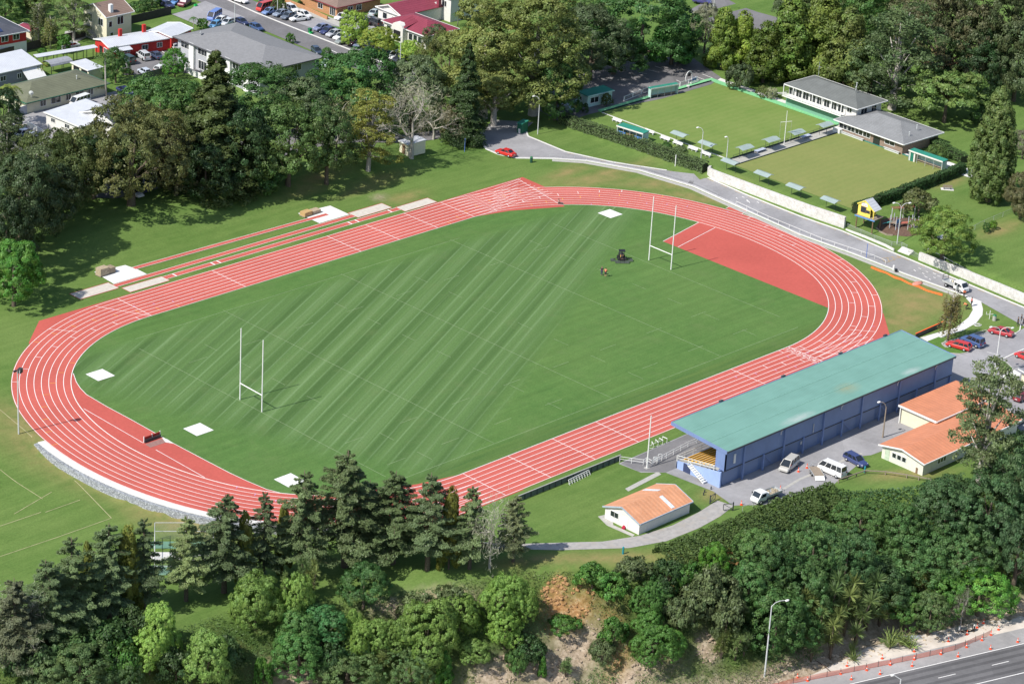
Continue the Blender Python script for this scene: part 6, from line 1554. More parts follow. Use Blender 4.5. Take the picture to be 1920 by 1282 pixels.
for k, (q, rz) in enumerate([((1217, 251), pi / 2), ((1246, 264), pi / 2), ((1270, 273), pi / 2), ((1298, 283), pi / 2), ((1323, 293), pi / 2), ((1156, 230), pi / 2), ((1301, 158), 0), ((1457, 180), -.6), ((1778, 313), pi / 2)]):
    p = P(*q, ZB); o = obj('garden_bench', BME); o.location = (p[0], p[1], ZB + .03); o.rotation_euler.z = rz + pi; tag(o, BL[k], 'bench', 'white benches round the greens')
for k, q in enumerate([(1425, 285), (1510, 259)]):
    p = P(*q, ZB); m = MB(); m.box(0, 0, .45, 3.0, 1.0, .06); [m.box(x, y, 0, .08, .08, .45) for x in (-1.3, 1.3) for y in (-.4, .4)]
    o = m.build('low_table', plain('pale_blue_cover', (.42, .47, .58), .6)); o.location = (p[0], p[1], ZB + .04); o.rotation_euler.z = .02; tag(o, ['low pale blue table on the middle path left of the flagpole', 'low pale blue table on the middle path right of the flagpole'][k], 'table')
rail_fence('path_rail', [(104, 28.4), (136, 28.4)], 'dark pipe rail along the upper green side of the middle path', .8, (.75, .4), .06, .05, 3.0, M['darksteel'], zf=lambda x, y: ZB)
rail_fence('car_park_barrier', [P(1170, 190, ZB), P(1218, 171, ZB)], 'white post barrier with mesh panels between pavilion and far shelter', 1.1, (1.05, .1), .16, .08, 3.2, M['white'], zf=lambda x, y: ZB, panel=M['netting'])
rail_fence('car_park_barrier', [P(1275, 163, ZB), P(1307, 153, ZB)], 'white post barrier with blue sign panel right of the far shelter', 1.1, (1.05, .1), .16, .08, 3.2, M['white'], zf=lambda x, y: ZB, panel=M['netting'])
p = P(1303, 154, ZB); m = MB(); m.box(0, 0, .35, 1.6, .06, .75); o = m.build('sign_board', plain('blue_sign', (.04, .16, .42), .5)); o.location = (p[0], p[1] + .12, ZB); tag(o, 'blue sign board on the barrier at the corner of the bowling car park', 'sign')
r = thing('scoreboard', 'white arched honours board frame with small dark panel by the bowling car park', 'scoreboard', P(1291, 153, ZB))
part(r, 'arch', M['white'], lambda m: m.tube([(1.1 * cos(t), 0, .9 + 1.5 * sin(t)) for t in np.linspace(-.5, pi + .5, 14)], .09, 6)); part(r, 'board', M['black'], lambda m: m.box(.1, 0, 1.2, .9, .06, .6)); part(r, 'base', M['white'], lambda m: m.box(0, 0, 0, 1.4, .3, .35))
r = thing('planter', 'grassy plant in a pale pot on the paving before the car park barrier', 'planter', P(1290, 165, ZB)); part(r, 'pot', M['paleconc'], lambda m: m.tube([(0, 0, 0), (0, 0, .55)], [.3, .4], 10))
# small green kiosks and bins
k1, L, W = house('green_kiosk', 'small dark green kiosk with sloping roof at the bend of the park road', P(968, 249), P(978, 252), P(987, 246), 2.3, 'shed', .1, plain('dark_green_wall', (.02, .12, .075), .6), GRNROOF, None, .1, doors=[('f', .5, .5, 1.0, M['white'])], cat='kiosk', gutter=False)
k2, L, W = house('green_kiosk', 'tiny dark green booth with pale roof below the broad playground tree', P(1753, 475), P(1762, 479), P(1766, 473), 2.3, 'shed', .05, plain('dark_green_booth', (.025, .13, .085), .6), plain('pale_roof', (.6, .62, .66), .4), 1.2, .1, doors=[('f', .75, .7, 1.9, DEEP)], cat='booth', gutter=False)
p = T(886, 262); m = MB(); m.box(0, 0, 0, 1.6, .12, 2.0, 0); o = m.build('green_hoarding', plain('green_hoarding', (.02, .13, .08), .6)); o.location = p; o.rotation_euler.z = IR; tag(o, 'dark green panel fence at the foot of the dark conifer beside the road end', 'fence panel')
bx_, L, W = house('utility_box', 'pale roofed utility box at the upper end of the long hedge', P(1048, 214), P(1066, 220), P(1078, 216), 1.4, 'shed', .05, M['wall_teal'], plain('pale_lid', (.6, .64, .7), .5), 1.0, .05, cat='utility box', gutter=False)
def bin_(name, label, px, mat, h=1.1, r0=.3, lid=None):
    p = T(*px); r = thing(name, label, 'bin', (p[0], p[1], p[2] + .02)); part(r, 'drum', mat, lambda m: m.tube([(0, 0, 0), (0, 0, h)], r0, 12)); part(r, 'lid', lid or M['greenbin'], lambda m: m.tube([(0, 0, h), (0, 0, h + .18)], [r0 * 1.08, r0 * .7], 12))
bin_('litter_bin', 'round grey litter bin with green lid on the grass triangle', (1864, 601), M['conc'], 1.0, .36); bin_('litter_bin', 'dark green litter bin on the bank below the red sedan', (996, 305), plain('dark_green_bin', (.02, .08, .05), .6))
p0 = T(1855, 598); r = thing('tap_stand', 'thin white pipe stand beside the grey litter bin', 'pipe stand', p0); part(r, 'pole', M['white'], lambda m: m.tube([(0, 0, 0), (0, 0, 1.7)], .06, 6)); part(r, 'arm', M['white'], lambda m: (m.beam((-.5, .4, .9), (.5, -.4, 1.0), .06), m.beam((-.55, .4, .9), (-.55, .4, 1.5), .06)))
m = MB(); [m.tube([(.35 * cos(a) * (1 + .4 * k), .35 * sin(a) * (1 + .3 * k), .04 + .03 * k) for a in np.linspace(0, 6, 18)], .03, 5) for k in range(4)]
o = m.build('hose_coil', M['paleconc']); o.location = T(1833, 610); tag(o, 'loose coil of pale hose on the grass beside the curved path', 'hose')
for px, nm, mt, lab in (((581, 62), 'wheelie_bin', M['greenbin'], 'dark green wheeled bin with pale lid on the villa verge'), ((583, 64), 'recycling_crate', plain('bright_green_crate', (.03, .5, .12), .5), 'bright green recycling crate beside the wheeled bin'), ((367, 12), 'recycling_crate', plain('bright_green_crate', (.03, .5, .12), .5), 'bright green crate beside the maroon four wheel drive')):
    p = P(*px, ZT + .1); m = MB()
    if nm == 'wheelie_bin': m.box(0, 0, 0, .6, .6, 1.0, 0, 1.15, 1.15); m.box(0, 0, 1.0, .75, .75, .1)
    else: m.box(0, 0, 0, .7, .5, .08, 0); [m.box(x, 0, .08, .05, .5, .4) for x in (-.33, .33)]; [m.box(0, y, .08, .7, .05, .4) for y in (-.23, .23)]
    o = m.build(nm, mt); o.location = p; tag(o, lab, 'bin' if nm == 'wheelie_bin' else 'crate')
# power box on the lower bank
m = MB(); m.box(0, 0, -.1, .75, .6, 1.05); m.box(0, 0, .95, .85, .7, .08); o = m.build('power_box', M['white']); o.location = T(228, 933); o.rotation_euler.z = .3; tag(o, 'small white power box on the bank below the gabion wall', 'utility box')
m = MB(); m.box(0, 0, -.1, .5, .3, 1.0); o = m.build('notice_board', M['white']); o.location = T(1675, 506); o.rotation_euler.z = .5; tag(o, 'small white notice panel on the bank above the orange mesh', 'notice')
m = MB(); m.tube([(0, 0, 0), (0, 0, .55)], .3, 10); o = m.build('small_bin', M['black']); o.location = T(1680, 510); tag(o, 'small black drum beside the white notice panel', 'drum')

# ------------------------------------------------------------------ track side items
def pallet(label, px, n, mats, h, z):
    p = P(*px, z); r = thing('mat_stack', label, 'mat stack', (p[0], p[1], z), .05)
    part(r, 'pallet', M['wood'], lambda m: m.box(0, 0, 0, 2.2, 1.6, .14))
    for k in range(n): part(r, 'bundle', mats, lambda m: m.box(0, 0, .14 + k * h / n, 2.0, 1.45, h / n - .03, .02 * (k % 2)))
tanm = plain('tan_wrapped_bundle', (.42, .34, .24), .8, .2, 3); 
pallet('tall square stack of tan bundles on the left landing slab', (192, 515), 3, tanm, 1.35, .06); pallet('shorter stack of brown bundles beside the tall one on the left slab', (204, 511), 2, plain('brown_bundle', (.3, .24, .17), .85, .25, 3), 1.0, .06)
pallet('wrapped yellow tan bundle on the right landing slab', (574, 404), 2, plain('yellow_tan_bundle', (.5, .33, .15), .8, .2, 3), .8, .06); pallet('low grey brown bundle at the back of the right landing slab', (590, 399), 1, tanm, .6, .06)
a, b = P(270, 830), P(300, 819)
r = thing('steeplechase_barrier', 'red slatted steeplechase barrier beside the water jump', 'barrier', (a[0], a[1], .02)); d = np.array([b[0] - a[0], b[1] - a[1]])
part(r, 'slat_panel', plain('red_slats', (.38, .05, .04), .6, .15, 6), lambda m: [m.beam((d[0] * f, d[1] * f, .1), (d[0] * f, d[1] * f, .98), .09) for f in np.linspace(.02, .98, 22)])
for f in (0, .5, 1): part(r, 'post', M['white'], lambda m: m.box(d[0] * f, d[1] * f, 0, .12, .12, 1.1))
part(r, 'base_board', M['darksteel'], lambda m: m.beam((0, -.2, .3), (d[0], d[1] - .2, .3), .14, .5))
sheet('water_jump_pit', [P(272, 833), P(303, 822), P(312, 829), P(282, 839)], plain('wet_grey_pit', (.3, .17, .15), .6, .15, 2), .03); sheet('pit_apron', [P(303, 820), P(313, 823), P(327, 832), P(310, 829)], M['paleconc'], .034)
m = MB(); [m.beam((0, 0, .1 + .1 * k), (5.2, 0, .1 + .1 * k), .07) for k in (0, 4)]; [m.beam((x, -.3, 0), (x, .1, .75), .07) for x in np.linspace(0, 5.2, 9)]; m.beam((0, .1, .75), (5.2, .1, .75), .08)
p = P(1066, 908); q = P(1098, 892); o = m.build('stacked_hurdles', M['white']); o.location = p; o.rotation_euler.z = atan2(q[1] - p[1], q[0] - p[0]); tag(o, 'row of white hurdles stacked against the grey panel fence', 'hurdles')
for k, q in enumerate([(1223, 838), (1231, 834), (1239, 831), (1246, 828)]):
    p = P(*q); m = MB(); m.beam((-.5, 0, .75), (.5, 0, .75), .09); m.beam((-.5, 0, 0), (-.5, 0, .75), .05); m.beam((.5, 0, 0), (.5, 0, .75), .05); m.beam((-.5, 0, .03), (-.5, .6, .03), .06); m.beam((.5, 0, .03), (.5, .6, .03), .06)
    o = m.build('hurdle', M['white']); o.location = (p[0], p[1], .03); o.rotation_euler.z = 1.0 + .2 * k; tag(o, ['hurdle at the left of the row on the asphalt before the stand', 'second hurdle from the left on the asphalt before the stand', 'third hurdle from the left on the asphalt before the stand', 'hurdle nearest the grandstand in the row on the asphalt'][k], 'hurdle')
for k, q in enumerate([(1228, 869), (1237, 864)]):
    p = P(*q); m = MB(); m.tube([(-.35, 0, 0), (-.35, 0, 1.15), (-.2, 0, 1.25), (.2, 0, 1.25), (.35, 0, 1.15), (.35, 0, 0)], .05, 6)
    if k == 0: m.box(0, 0, .5, .5, .05, .7)
    o = m.build('hoop_gate', M['white']); o.location = p; o.rotation_euler.z = -.4; tag(o, ['white hoop gate with a solid panel on the asphalt walk', 'plain white hoop barrier beside the panelled hoop gate'][k], 'gate')
def gate(label, px, rz):
    p = P(*px); r = thing('bar_gate', label, 'gate', p, rz); part(r, 'frame', M['darksteel'], lambda m: (m.beam((0, 0, .25), (1.6, 0, .25), .08), m.beam((0, 0, 1.25), (1.6, 0, 1.25), .08), m.beam((0, 0, .25), (1.6, 0, 1.25), .06), m.beam((1.6, 0, .25), (1.6, 0, 1.25), .08))); part(r, 'post', M['darksteel'], lambda m: m.box(0, 0, 0, .16, .16, 1.5))
gate('open dark bar gate on the left of the gravel path entrance', (1331, 944), .2); gate('open dark bar gate on the right of the gravel path entrance', (1374, 957), 2.6)
for k, q in enumerate([(1319, 928), (1321, 923), (1333, 917)]):
    m = MB(); m.tube([(0, 0, -.1), (0, 0, .5)], .1, 7); o = m.build('bollard', M['darksteel']); o.location = P(*q); tag(o, ['dark bollard lowest of three beside the bar gate', 'dark bollard in the middle of three by the frame trailer', 'dark bollard on the asphalt nearest the grandstand corner'][k], 'bollard')
# cricket nets behind the pines: turf strips and tall netting
for k, (z_, ya, yb) in enumerate(((0, 1060, 1078), (1, 1035, 1050), (2, 1015, 1028))): sheet('cricket_strip', [T(282, ya), T(398, ya), T(398, yb), T(282, yb)], plain('faded_green_matting', (.14, .27, .19), .9, .15, 1) if k != 1 else M['paleconc'], .05, True)
q = [T(290, 1012), T(290, 1078), T(400, 1078), T(400, 1012), T(290, 1012)]
rail_fence('cricket_net', q, 'grey pole frame of the cricket nets behind the near pines', 3.0, (2.95, 1.5), .09, .07, 3.6, M['lampgrey'], panel=mesh_mat('cricket_netting', (.5, .52, .52), .12))
# black trough with white posts, beside the verge
p = P(1815, 1185, ZH); r = thing('black_trough', 'black folded sheet between two white capped posts on the sandy verge', 'barrier', (p[0], p[1], ZH), IR + .3); part(r, 'sheet', M['black'], lambda m: (m.slab([(-1.3, 0, .5), (-.9, 0, .1), (-.9, .6, .1), (-1.3, .6, .5)], .04), m.slab([(-.9, 0, .1), (1.0, 0, .1), (1.0, .6, .1), (-.9, .6, .1)], .04), m.box(1.05, .3, .05, .12, .7, .9)))
for x in (-1.4, 1.1): part(r, 'post', M['white'], lambda m: m.tube([(x, .3, .4), (x, .3, 1.1)], .13, 8))
mb = MB()
for k in range(9): mb.tube([(k * .12 - .5 + .05 * sin(k), -2.6, .12 + .05 * (k % 3)), (k * .11 - .4, 2.4 - .2 * (k % 4), .1 + .06 * (k % 2))], .06, 5)
p = P(1700, 1196, ZH); o = mb.build('pipe_bundle', plain('grey_pipes', (.34, .36, .4), .6)); o.location = (p[0], p[1], ZH + .1); o.rotation_euler.z = IR - pi / 2 + .2; tag(o, 'bundle of long grey pipes lying on the sandy bank beside the flax', 'pipes')
m = MB(); q = [P(*u, ZH) for u in [(1440, 1281), (1480, 1262), (1510, 1248), (1530, 1244), (1545, 1250), (1556, 1260)]]; m.tube([(a, b, ZH + .15 + (.4 if 0 < i < 4 else .1)) for i, (a, b, c) in enumerate(q)], .07, 6); o = m.build('drain_hose', plain('dark_hose', (.09, .06, .05), .6)); tag(o, 'dark drain hose snaking across the sandy verge', 'hose')
# park bench on the lawn, timber seat
r = thing('park_bench', 'weathered timber park bench on a small slab beside the dark hedge', 'bench', (*P(1776, 355, ZB)[:2], ZB), 2.3); part(r, 'seat', M['wood'], lambda m: m.box(0, 0, .4, 1.9, .5, .08)); part(r, 'backrest', M['wood'], lambda m: m.box(0, .26, .5, 1.9, .08, .5)); part(r, 'leg', M['darksteel'], lambda m: m.box(-.7, .05, 0, .1, .45, .4)); part(r, 'leg', M['darksteel'], lambda m: m.box(.7, .05, 0, .1, .45, .4)); part(r, 'slab', M['paleconc'], lambda m: m.box(0, 0, 0, 2.6, 1.4, .05))

# ------------------------------------------------------------------ playhouse and playground
za = lambda px: T(*px)
p = T(1617, 433); PHZ = 2.6
r = thing('yellow_playhouse', 'yellow gabled playhouse on stilts above the end of the white stone wall', 'playhouse', (p[0] + .2, p[1] - .1, p[2]), -pi / 2 + .08, None, (1.12, 1.12, 1.12))
YW = plain('bright_yellow_boards', (.82, .66, .12), .6, .05, 2)
W2 = 2.35
part(r, 'deck', M['wood'], lambda m: m.box(.25, 1.0, PHZ, 4.1, 2.9, .12)); part(r, 'deck_edge', plain('blue_board', (.1, .25, .5), .6), lambda m: m.box(.25, -.48, PHZ - .12, 4.2, .06, .22))
for x in (-1.5, 1.9):
    for y in (-.25, 2.2): part(r, 'stilt', M['brownwood'], lambda m: m.tube([(x, y, -.3), (x, y, PHZ)], .11, 8))
part(r, 'front_wall', YW, lambda m: m.ext([(-1.6, PHZ + .12), (1.0, PHZ + .12), (1.0, PHZ + 1.75), (-.2, PHZ + 3.0), (-1.6, PHZ + 2.2)], 0.0, .1))
part(r, 'side_wall', YW, lambda m: (m.box(-1.55, 1.0, PHZ + .12, .1, 1.9, 2.05), m.box(.95, 1.3, PHZ + .12, .1, 1.2, 1.6), m.box(-.3, 1.95, PHZ + .12, 2.5, .1, 1.75)))
part(r, 'roof', ZIN, lambda m: (m.slab([(-1.75, -.1, PHZ + 2.15), (-1.75, 2.2, PHZ + 2.15), (-.2, 2.2, PHZ + 3.06), (-.2, -.1, PHZ + 3.06)], .07), m.slab([(-.2, -.1, PHZ + 3.06), (-.2, 2.2, PHZ + 3.06), (1.9, 2.2, PHZ + 1.5), (1.9, -.1, PHZ + 1.5)], .07)))
part(r, 'barge_board', YW, lambda m: (m.beam((-1.75, -.14, PHZ + 2.1), (-.2, -.14, PHZ + 3.02), .07, .2), m.beam((-.2, -.14, PHZ + 3.02), (1.9, -.14, PHZ + 1.45), .07, .2)))
part(r, 'post', YW, lambda m: m.box(1.75, -.05, PHZ + .12, .12, .12, 1.45))
w = part(r, 'window', M['brownwood'], lambda m: m.box(-.45, -.03, PHZ + .75, 1.15, .06, 1.1)); part(w, 'pane', M['glass'], lambda m: m.box(-.45, -.075, PHZ + .83, 1.0, .04, .94))
w = part(r, 'window', M['brownwood'], lambda m: m.box(.52, -.03, PHZ + .82, .8, .06, .55)); part(w, 'pane', M['glass'], lambda m: m.box(.5, -.07, PHZ + .87, .66, .04, .44))
part(r, 'sign_board', M['white'], lambda m: m.box(-.3, -.02, PHZ + 1.95, 1.25, .05, .6))
for k, (tx, zz_) in enumerate((('TOY', 2.38), ('HOUSE', 2.12))):
    me = text_mesh(tx, .26); me.materials.append(plain('brown_lettering', (.2, .1, .09))); o = obj('lettering', me, r); o.location = (-.3, -.055, PHZ + zz_); o.rotation_euler = (pi / 2, 0, 0)
bk = [(1643, 428), (1650, 413), (1672, 408), (1700, 409), (1722, 412), (1730, 425), (1726, 440), (1700, 444), (1670, 441), (1650, 434)]
sheet('bark_area', [T(*q) for q in bk], M['brown_path'], .06, True, 2)
kerb('bark_edging', [T(*q) for q in [(1643, 428), (1650, 435), (1662, 441), (1674, 442)]], .25, .22, None, M['wood'])
def tower(label, px, panel):
    p = T(*px); r = thing('play_tower', label, 'play tower', p, .1)
    for x in (-.7, .7):
        for y in (-.7, .7): part(r, 'post', plain('grey_post', (.42, .43, .46), .6), lambda m: m.tube([(x, y, -.1), (x, y, 2.7)], .09, 7))
    part(r, 'platform', M['wood'], lambda m: m.box(0, 0, 1.1, 1.4, 1.4, .1))
    part(r, 'panel', panel, lambda m: m.box(0, -.72, 1.2, 1.3, .06, .8)); part(r, 'ladder', plain('lilac_ladder', (.3, .3, .5), .5), lambda m: [m.beam((-.4, -.9 - .0, .2 + .28 * k), (.4, -.9, .2 + .28 * k), .07) for k in range(4)])
    return r
t1 = tower('grey post play tower with a blue panel nearest the playhouse', (1677, 427), plain('play_blue', (.08, .3, .6), .5)); t2 = tower('grey post play tower with lilac ladder beside the broad tree', (1711, 430), plain('play_red', (.5, .1, .08), .5))
part(t1, 'slide', plain('turquoise_slide', (.08, .5, .5), .4), lambda m: m.slab([(-.3, .7, 1.2), (.3, .7, 1.2), (.3, 2.6, .2), (-.3, 2.6, .2)], .06))
r = thing('monkey_bars', 'long reddish beam on grey posts between the two play towers', 'climbing frame', T(1690, 410), IR + .35)
part(r, 'beam', plain('faded_red_beam', (.42, .16, .12), .6), lambda m: (m.beam((-2.2, 0, 2.3), (2.8, 0, 2.3), .14), m.beam((-2.2, .7, 2.3), (2.8, .7, 2.3), .12)))
for x in (-2.2, .3, 2.8): part(r, 'post', M['lampgrey'], lambda m: m.tube([(x, 0, 0), (x, 0, 2.4)], .08, 7))
r = thing('balance_beam', 'low red swinging bridge inside the bark area', 'climbing frame', T(1697, 424), IR + .3); part(r, 'bridge', plain('faded_red_bridge', (.45, .14, .1), .6), lambda m: m.box(0, 0, .7, 2.2, .8, .1)); part(r, 'post', M['lampgrey'], lambda m: (m.box(-1.1, 0, 0, .12, .12, 1.2),)); part(r, 'post', M['lampgrey'], lambda m: m.box(1.1, 0, 0, .12, .12, 1.2))

# ------------------------------------------------------------------ people
def person(label, px, rz, joints, top, legs, skin=(.5, .3, .2), hair=(.05, .03, .02), z=None, s=1.0, shorts=False, vest=None):
    """joints: pose of a 1.72 m figure facing +x"""
    p = T(*px) if z is None else P(px[0], px[1], z)
    r = thing('person', label, 'person', p, rz, scale=(s, s, s))
    J = dict(pelvis=(0, 0, .92), chest=(0, 0, 1.28), neck=(0, 0, 1.46), head=(.02, 0, 1.62), shl=(0, .19, 1.40), shr=(0, -.19, 1.40), ell=(0, .26, 1.12), elr=(0, -.26, 1.12), hal=(.06, .26, .87), har=(.06, -.26, .87),
             hil=(0, .1, .9), hir=(0, -.1, .9), knl=(.03, .11, .49), knr=(.03, -.11, .49), ftl=(0, .11, .06), ftr=(0, -.11, .06), tol=(.14, .12, .04), tor=(.14, -.12, .04))
    J.update(joints)
    R = dict(pelvis=.14, chest=.145, neck=.055, head=.1, shl=.07, shr=.07, ell=.045, elr=.045, hal=.04, har=.04, hil=.09, hir=.09, knl=.06, knr=.06, ftl=.045, ftr=.045, tol=.035, tor=.035)
    E_ = [('pelvis', 'chest'), ('chest', 'neck'), ('neck', 'head'), ('chest', 'shl'), ('chest', 'shr'), ('shl', 'ell'), ('shr', 'elr'), ('ell', 'hal'), ('elr', 'har'), ('pelvis', 'hil'), ('pelvis', 'hir'), ('hil', 'knl'), ('hir', 'knr'), ('knl', 'ftl'), ('knr', 'ftr'), ('ftl', 'tol'), ('ftr', 'tor')]
    def skin_obj(keys, edges, grow=0.0, cut=None):
        idx = {k: i for i, k in enumerate(keys)}
        me = bpy.data.meshes.new('figure'); me.from_pydata([J[k] for k in keys], [(idx[a], idx[b]) for a, b in edges], [])
        o = bpy.data.objects.new('figure', me); COL.objects.link(o)
        o.modifiers.new('s', 'SKIN'); 
        for k in keys:
            v = me.skin_vertices[0].data[idx[k]]; v.radius = (R[k] + grow, R[k] + grow)
        me.skin_vertices[0].data[0].use_root = True
        sb = o.modifiers.new('u', 'SUBSURF'); sb.levels = 1; sb.render_levels = 1
        dg = bpy.context.evaluated_depsgraph_get(); dg.update()
        out = bpy.data.meshes.new_from_object(o.evaluated_get(dg)); bpy.data.objects.remove(o)
        out.materials.clear(); out.materials.append(M['cloth']); out.polygons.foreach_set('use_smooth', [True] * len(out.polygons))
        return out
    keys = list(J)
    obj('body', skin_obj(keys, E_), r, skin)
    obj('shirt', skin_obj(['pelvis', 'chest', 'shl', 'shr', 'ell', 'elr'], [('pelvis', 'chest'), ('chest', 'shl'), ('chest', 'shr'), ('shl', 'ell'), ('shr', 'elr')], .022), r, top)
    lk = ['pelvis', 'hil', 'hir', 'knl', 'knr'] + ([] if shorts else ['ftl', 'ftr'])
    obj('shorts' if shorts else 'trousers', skin_obj(lk, [('pelvis', 'hil'), ('pelvis', 'hir'), ('hil', 'knl'), ('hir', 'knr')] + ([] if shorts else [('knl', 'ftl'), ('knr', 'ftr')]), .018), r, legs)
    h = MB(); hx, hy, hz = J['head']; h.sphere((hx - .02, hy, hz + .035), .115, 10, 6, (1, .95, .95)); obj('hair', h.mesh('hair', M['cloth'], True), r, hair)
    f = MB(); f.sphere((hx + .1, hy, hz - .01), .022, 6, 4); obj('nose', f.mesh('nose', M['cloth'], True), r, skin)
    return r
OV = (.85, .16, .06); BL_ = (.03, .03, .035)
person('man in black shirt and dark jeans standing on the field beside a person in orange', (1128, 516), YAW + 2.6, {}, BL_, (.04, .05, .12), z=.01, s=1.05, hair=(.25, .17, .1))
person('person in an orange vest and dark shorts standing on the mown field', (1135, 519), YAW - .4, dict(ell=(.08, .3, 1.14), elr=(.08, -.3, 1.14), hal=(.2, .14, 1.05), har=(.2, -.14, 1.05)), OV, (.03, .03, .05), z=.01, s=1.05, shorts=True)
person('worker in orange vest beside the open door of the tray truck', (1807, 558), YAW + pi, dict(chest=(.1, 0, 1.25), neck=(.2, 0, 1.4), head=(.28, 0, 1.54), shl=(.15, .19, 1.35), shr=(.15, -.19, 1.35), ell=(.3, .22, 1.15), elr=(.3, -.22, 1.15), hal=(.45, .2, 1.1), har=(.45, -.2, 1.1)), OV, BL_, z=.06, s=1.05)
person('worker in orange vest bent forward over the dug edge of the curved path', (1811, 580), YAW + 1.2, dict(pelvis=(-.15, 0, .85), hil=(-.15, .1, .83), hir=(-.15, -.1, .83), chest=(.25, 0, 1.08), neck=(.42, 0, 1.1), head=(.56, 0, 1.08), shl=(.32, .19, 1.1), shr=(.32, -.19, 1.1), ell=(.42, .2, .82), elr=(.42, -.2, .82), hal=(.5, .12, .58), har=(.5, -.12, .58)), (.85, .3, .12), BL_, z=.03, s=1.05)
person('worker in black top and red vest standing on the curved path', (1821, 574), YAW + pi / 2, dict(hal=(.2, .2, 1.0)), (.5, .05, .05), BL_, z=.03, s=1.05)
person('walker in dark jacket at the left of three by the road edge', (1908, 611), YAW + 1.5, dict(knl=(.15, .11, .5), ftl=(.1, .11, .06), tol=(.24, .12, .05), knr=(-.05, -.11, .49), ftr=(-.25, -.11, .09), tor=(-.1, -.12, .04)), BL_, (.05, .05, .06), z=.03, s=1.05)
person('walker in dark top and pale trousers in the middle of three by the road', (1914, 606), YAW + 1.2, dict(knl=(.15, .11, .5), ftl=(.1, .11, .06), tol=(.24, .12, .05), knr=(-.05, -.11, .49), ftr=(-.25, -.11, .09), tor=(-.1, -.12, .04)), (.06, .05, .06), (.35, .35, .37), z=.03, s=1.05)
person('walker in grey top at the right of three, at the photo edge', (1919, 607), YAW + 1.2, {}, (.2, .2, .22), BL_, z=.03, s=1.05)
person('athlete sitting on the red track at the far bend with legs stretched out', (1047, 382), YAW - pi / 2, dict(pelvis=(0, 0, .16), hil=(.05, .1, .14), hir=(.05, -.1, .14), chest=(-.02, 0, .5), neck=(.02, 0, .68), head=(.05, 0, .84), shl=(0, .19, .62), shr=(0, -.19, .62), ell=(.16, .27, .42), elr=(.16, -.27, .42), hal=(.36, .2, .3), har=(.36, -.2, .3), knl=(.5, .16, .14), knr=(.5, -.16, .14), ftl=(.92, .2, .08), ftr=(.92, -.2, .08), tol=(.95, .21, .2), tor=(.95, -.21, .2)), (.5, .35, .33), BL_, z=.03, s=1.1)
# ride-on mower with its driver
p = P(1165, 488); r = thing('ride_on_mower', 'dark ride on field mower with wide cutting decks working on the grass', 'mower', (p[0], p[1], .01), YAW + pi + .1)
MG_ = plain('mower_dark_green', (.03, .04, .035), .5)
part(r, 'bonnet', MG_, lambda m: m.box(-.75, 0, .45, 1.3, 1.0, .65, 0, .9, .9)); part(r, 'chassis', M['black'], lambda m: m.box(0, 0, .35, 2.6, .8, .25)); part(r, 'seat', plain('yellow_seat', (.75, .45, .04), .5), lambda m: (m.box(.15, 0, .75, .5, .5, .12), m.box(-.08, 0, .85, .1, .5, .5)))
part(r, 'roll_bar', M['black'], lambda m: (m.tube([(-.2, -.5, .6), (-.2, -.5, 2.0), (-.2, .5, 2.0), (-.2, .5, .6)], .05, 6), m.box(.1, 0, 1.98, 1.2, 1.2, .07))); part(r, 'steering_wheel', M['black'], lambda m: m.tube([(.65, 0, 1.05), (.6, 0, 1.1)], .2, 10))
for x, y, rr in ((-.9, .6, .35), (-.9, -.6, .35), (.7, .65, .45), (.7, -.65, .45)): part(r, 'wheel', M['tyre'], lambda m: m.tube([(x, y - .15, rr), (x, y + .15, rr)], rr, 12))
DK = plain('mower_deck', (.08, .1, .08), .6, .3, 6)
for x, y in ((1.35, -.9), (1.35, 0), (1.35, .9), (.35, -1.7), (.35, 1.7)):
    part(r, 'cutting_deck', DK, lambda m: (m.box(x, y, .12, .55, .85, .25), m.tube([(x + .3, y - .42, .12), (x + .3, y + .42, .12)], .12, 8), m.tube([(x - .3, y - .42, .12), (x - .3, y + .42, .12)], .1, 8)))
for y in (-1, 1): part(r, 'lift_arm', M['black'], lambda m: m.beam((.1, y * .4, .55), (.35, y * 1.6, .4), .09))
person('driver in dark clothes seated on the ride on mower', (1165, 488), YAW + pi + .1, dict(pelvis=(.2, 0, .98), hil=(.24, .1, .96), hir=(.24, -.1, .96), chest=(.15, 0, 1.3), neck=(.15, 0, 1.47), head=(.18, 0, 1.62), shl=(.16, .19, 1.42), shr=(.16, -.19, 1.42), ell=(.34, .25, 1.22), elr=(.34, -.25, 1.22), hal=(.6, .15, 1.12), har=(.6, -.15, 1.12), knl=(.6, .16, .95), knr=(.6, -.16, .95), ftl=(.72, .16, .62), ftr=(.72, -.16, .62), tol=(.86, .16, .6), tor=(.86, -.16, .6)), (.06, .06, .07), (.05, .05, .07), z=.01)
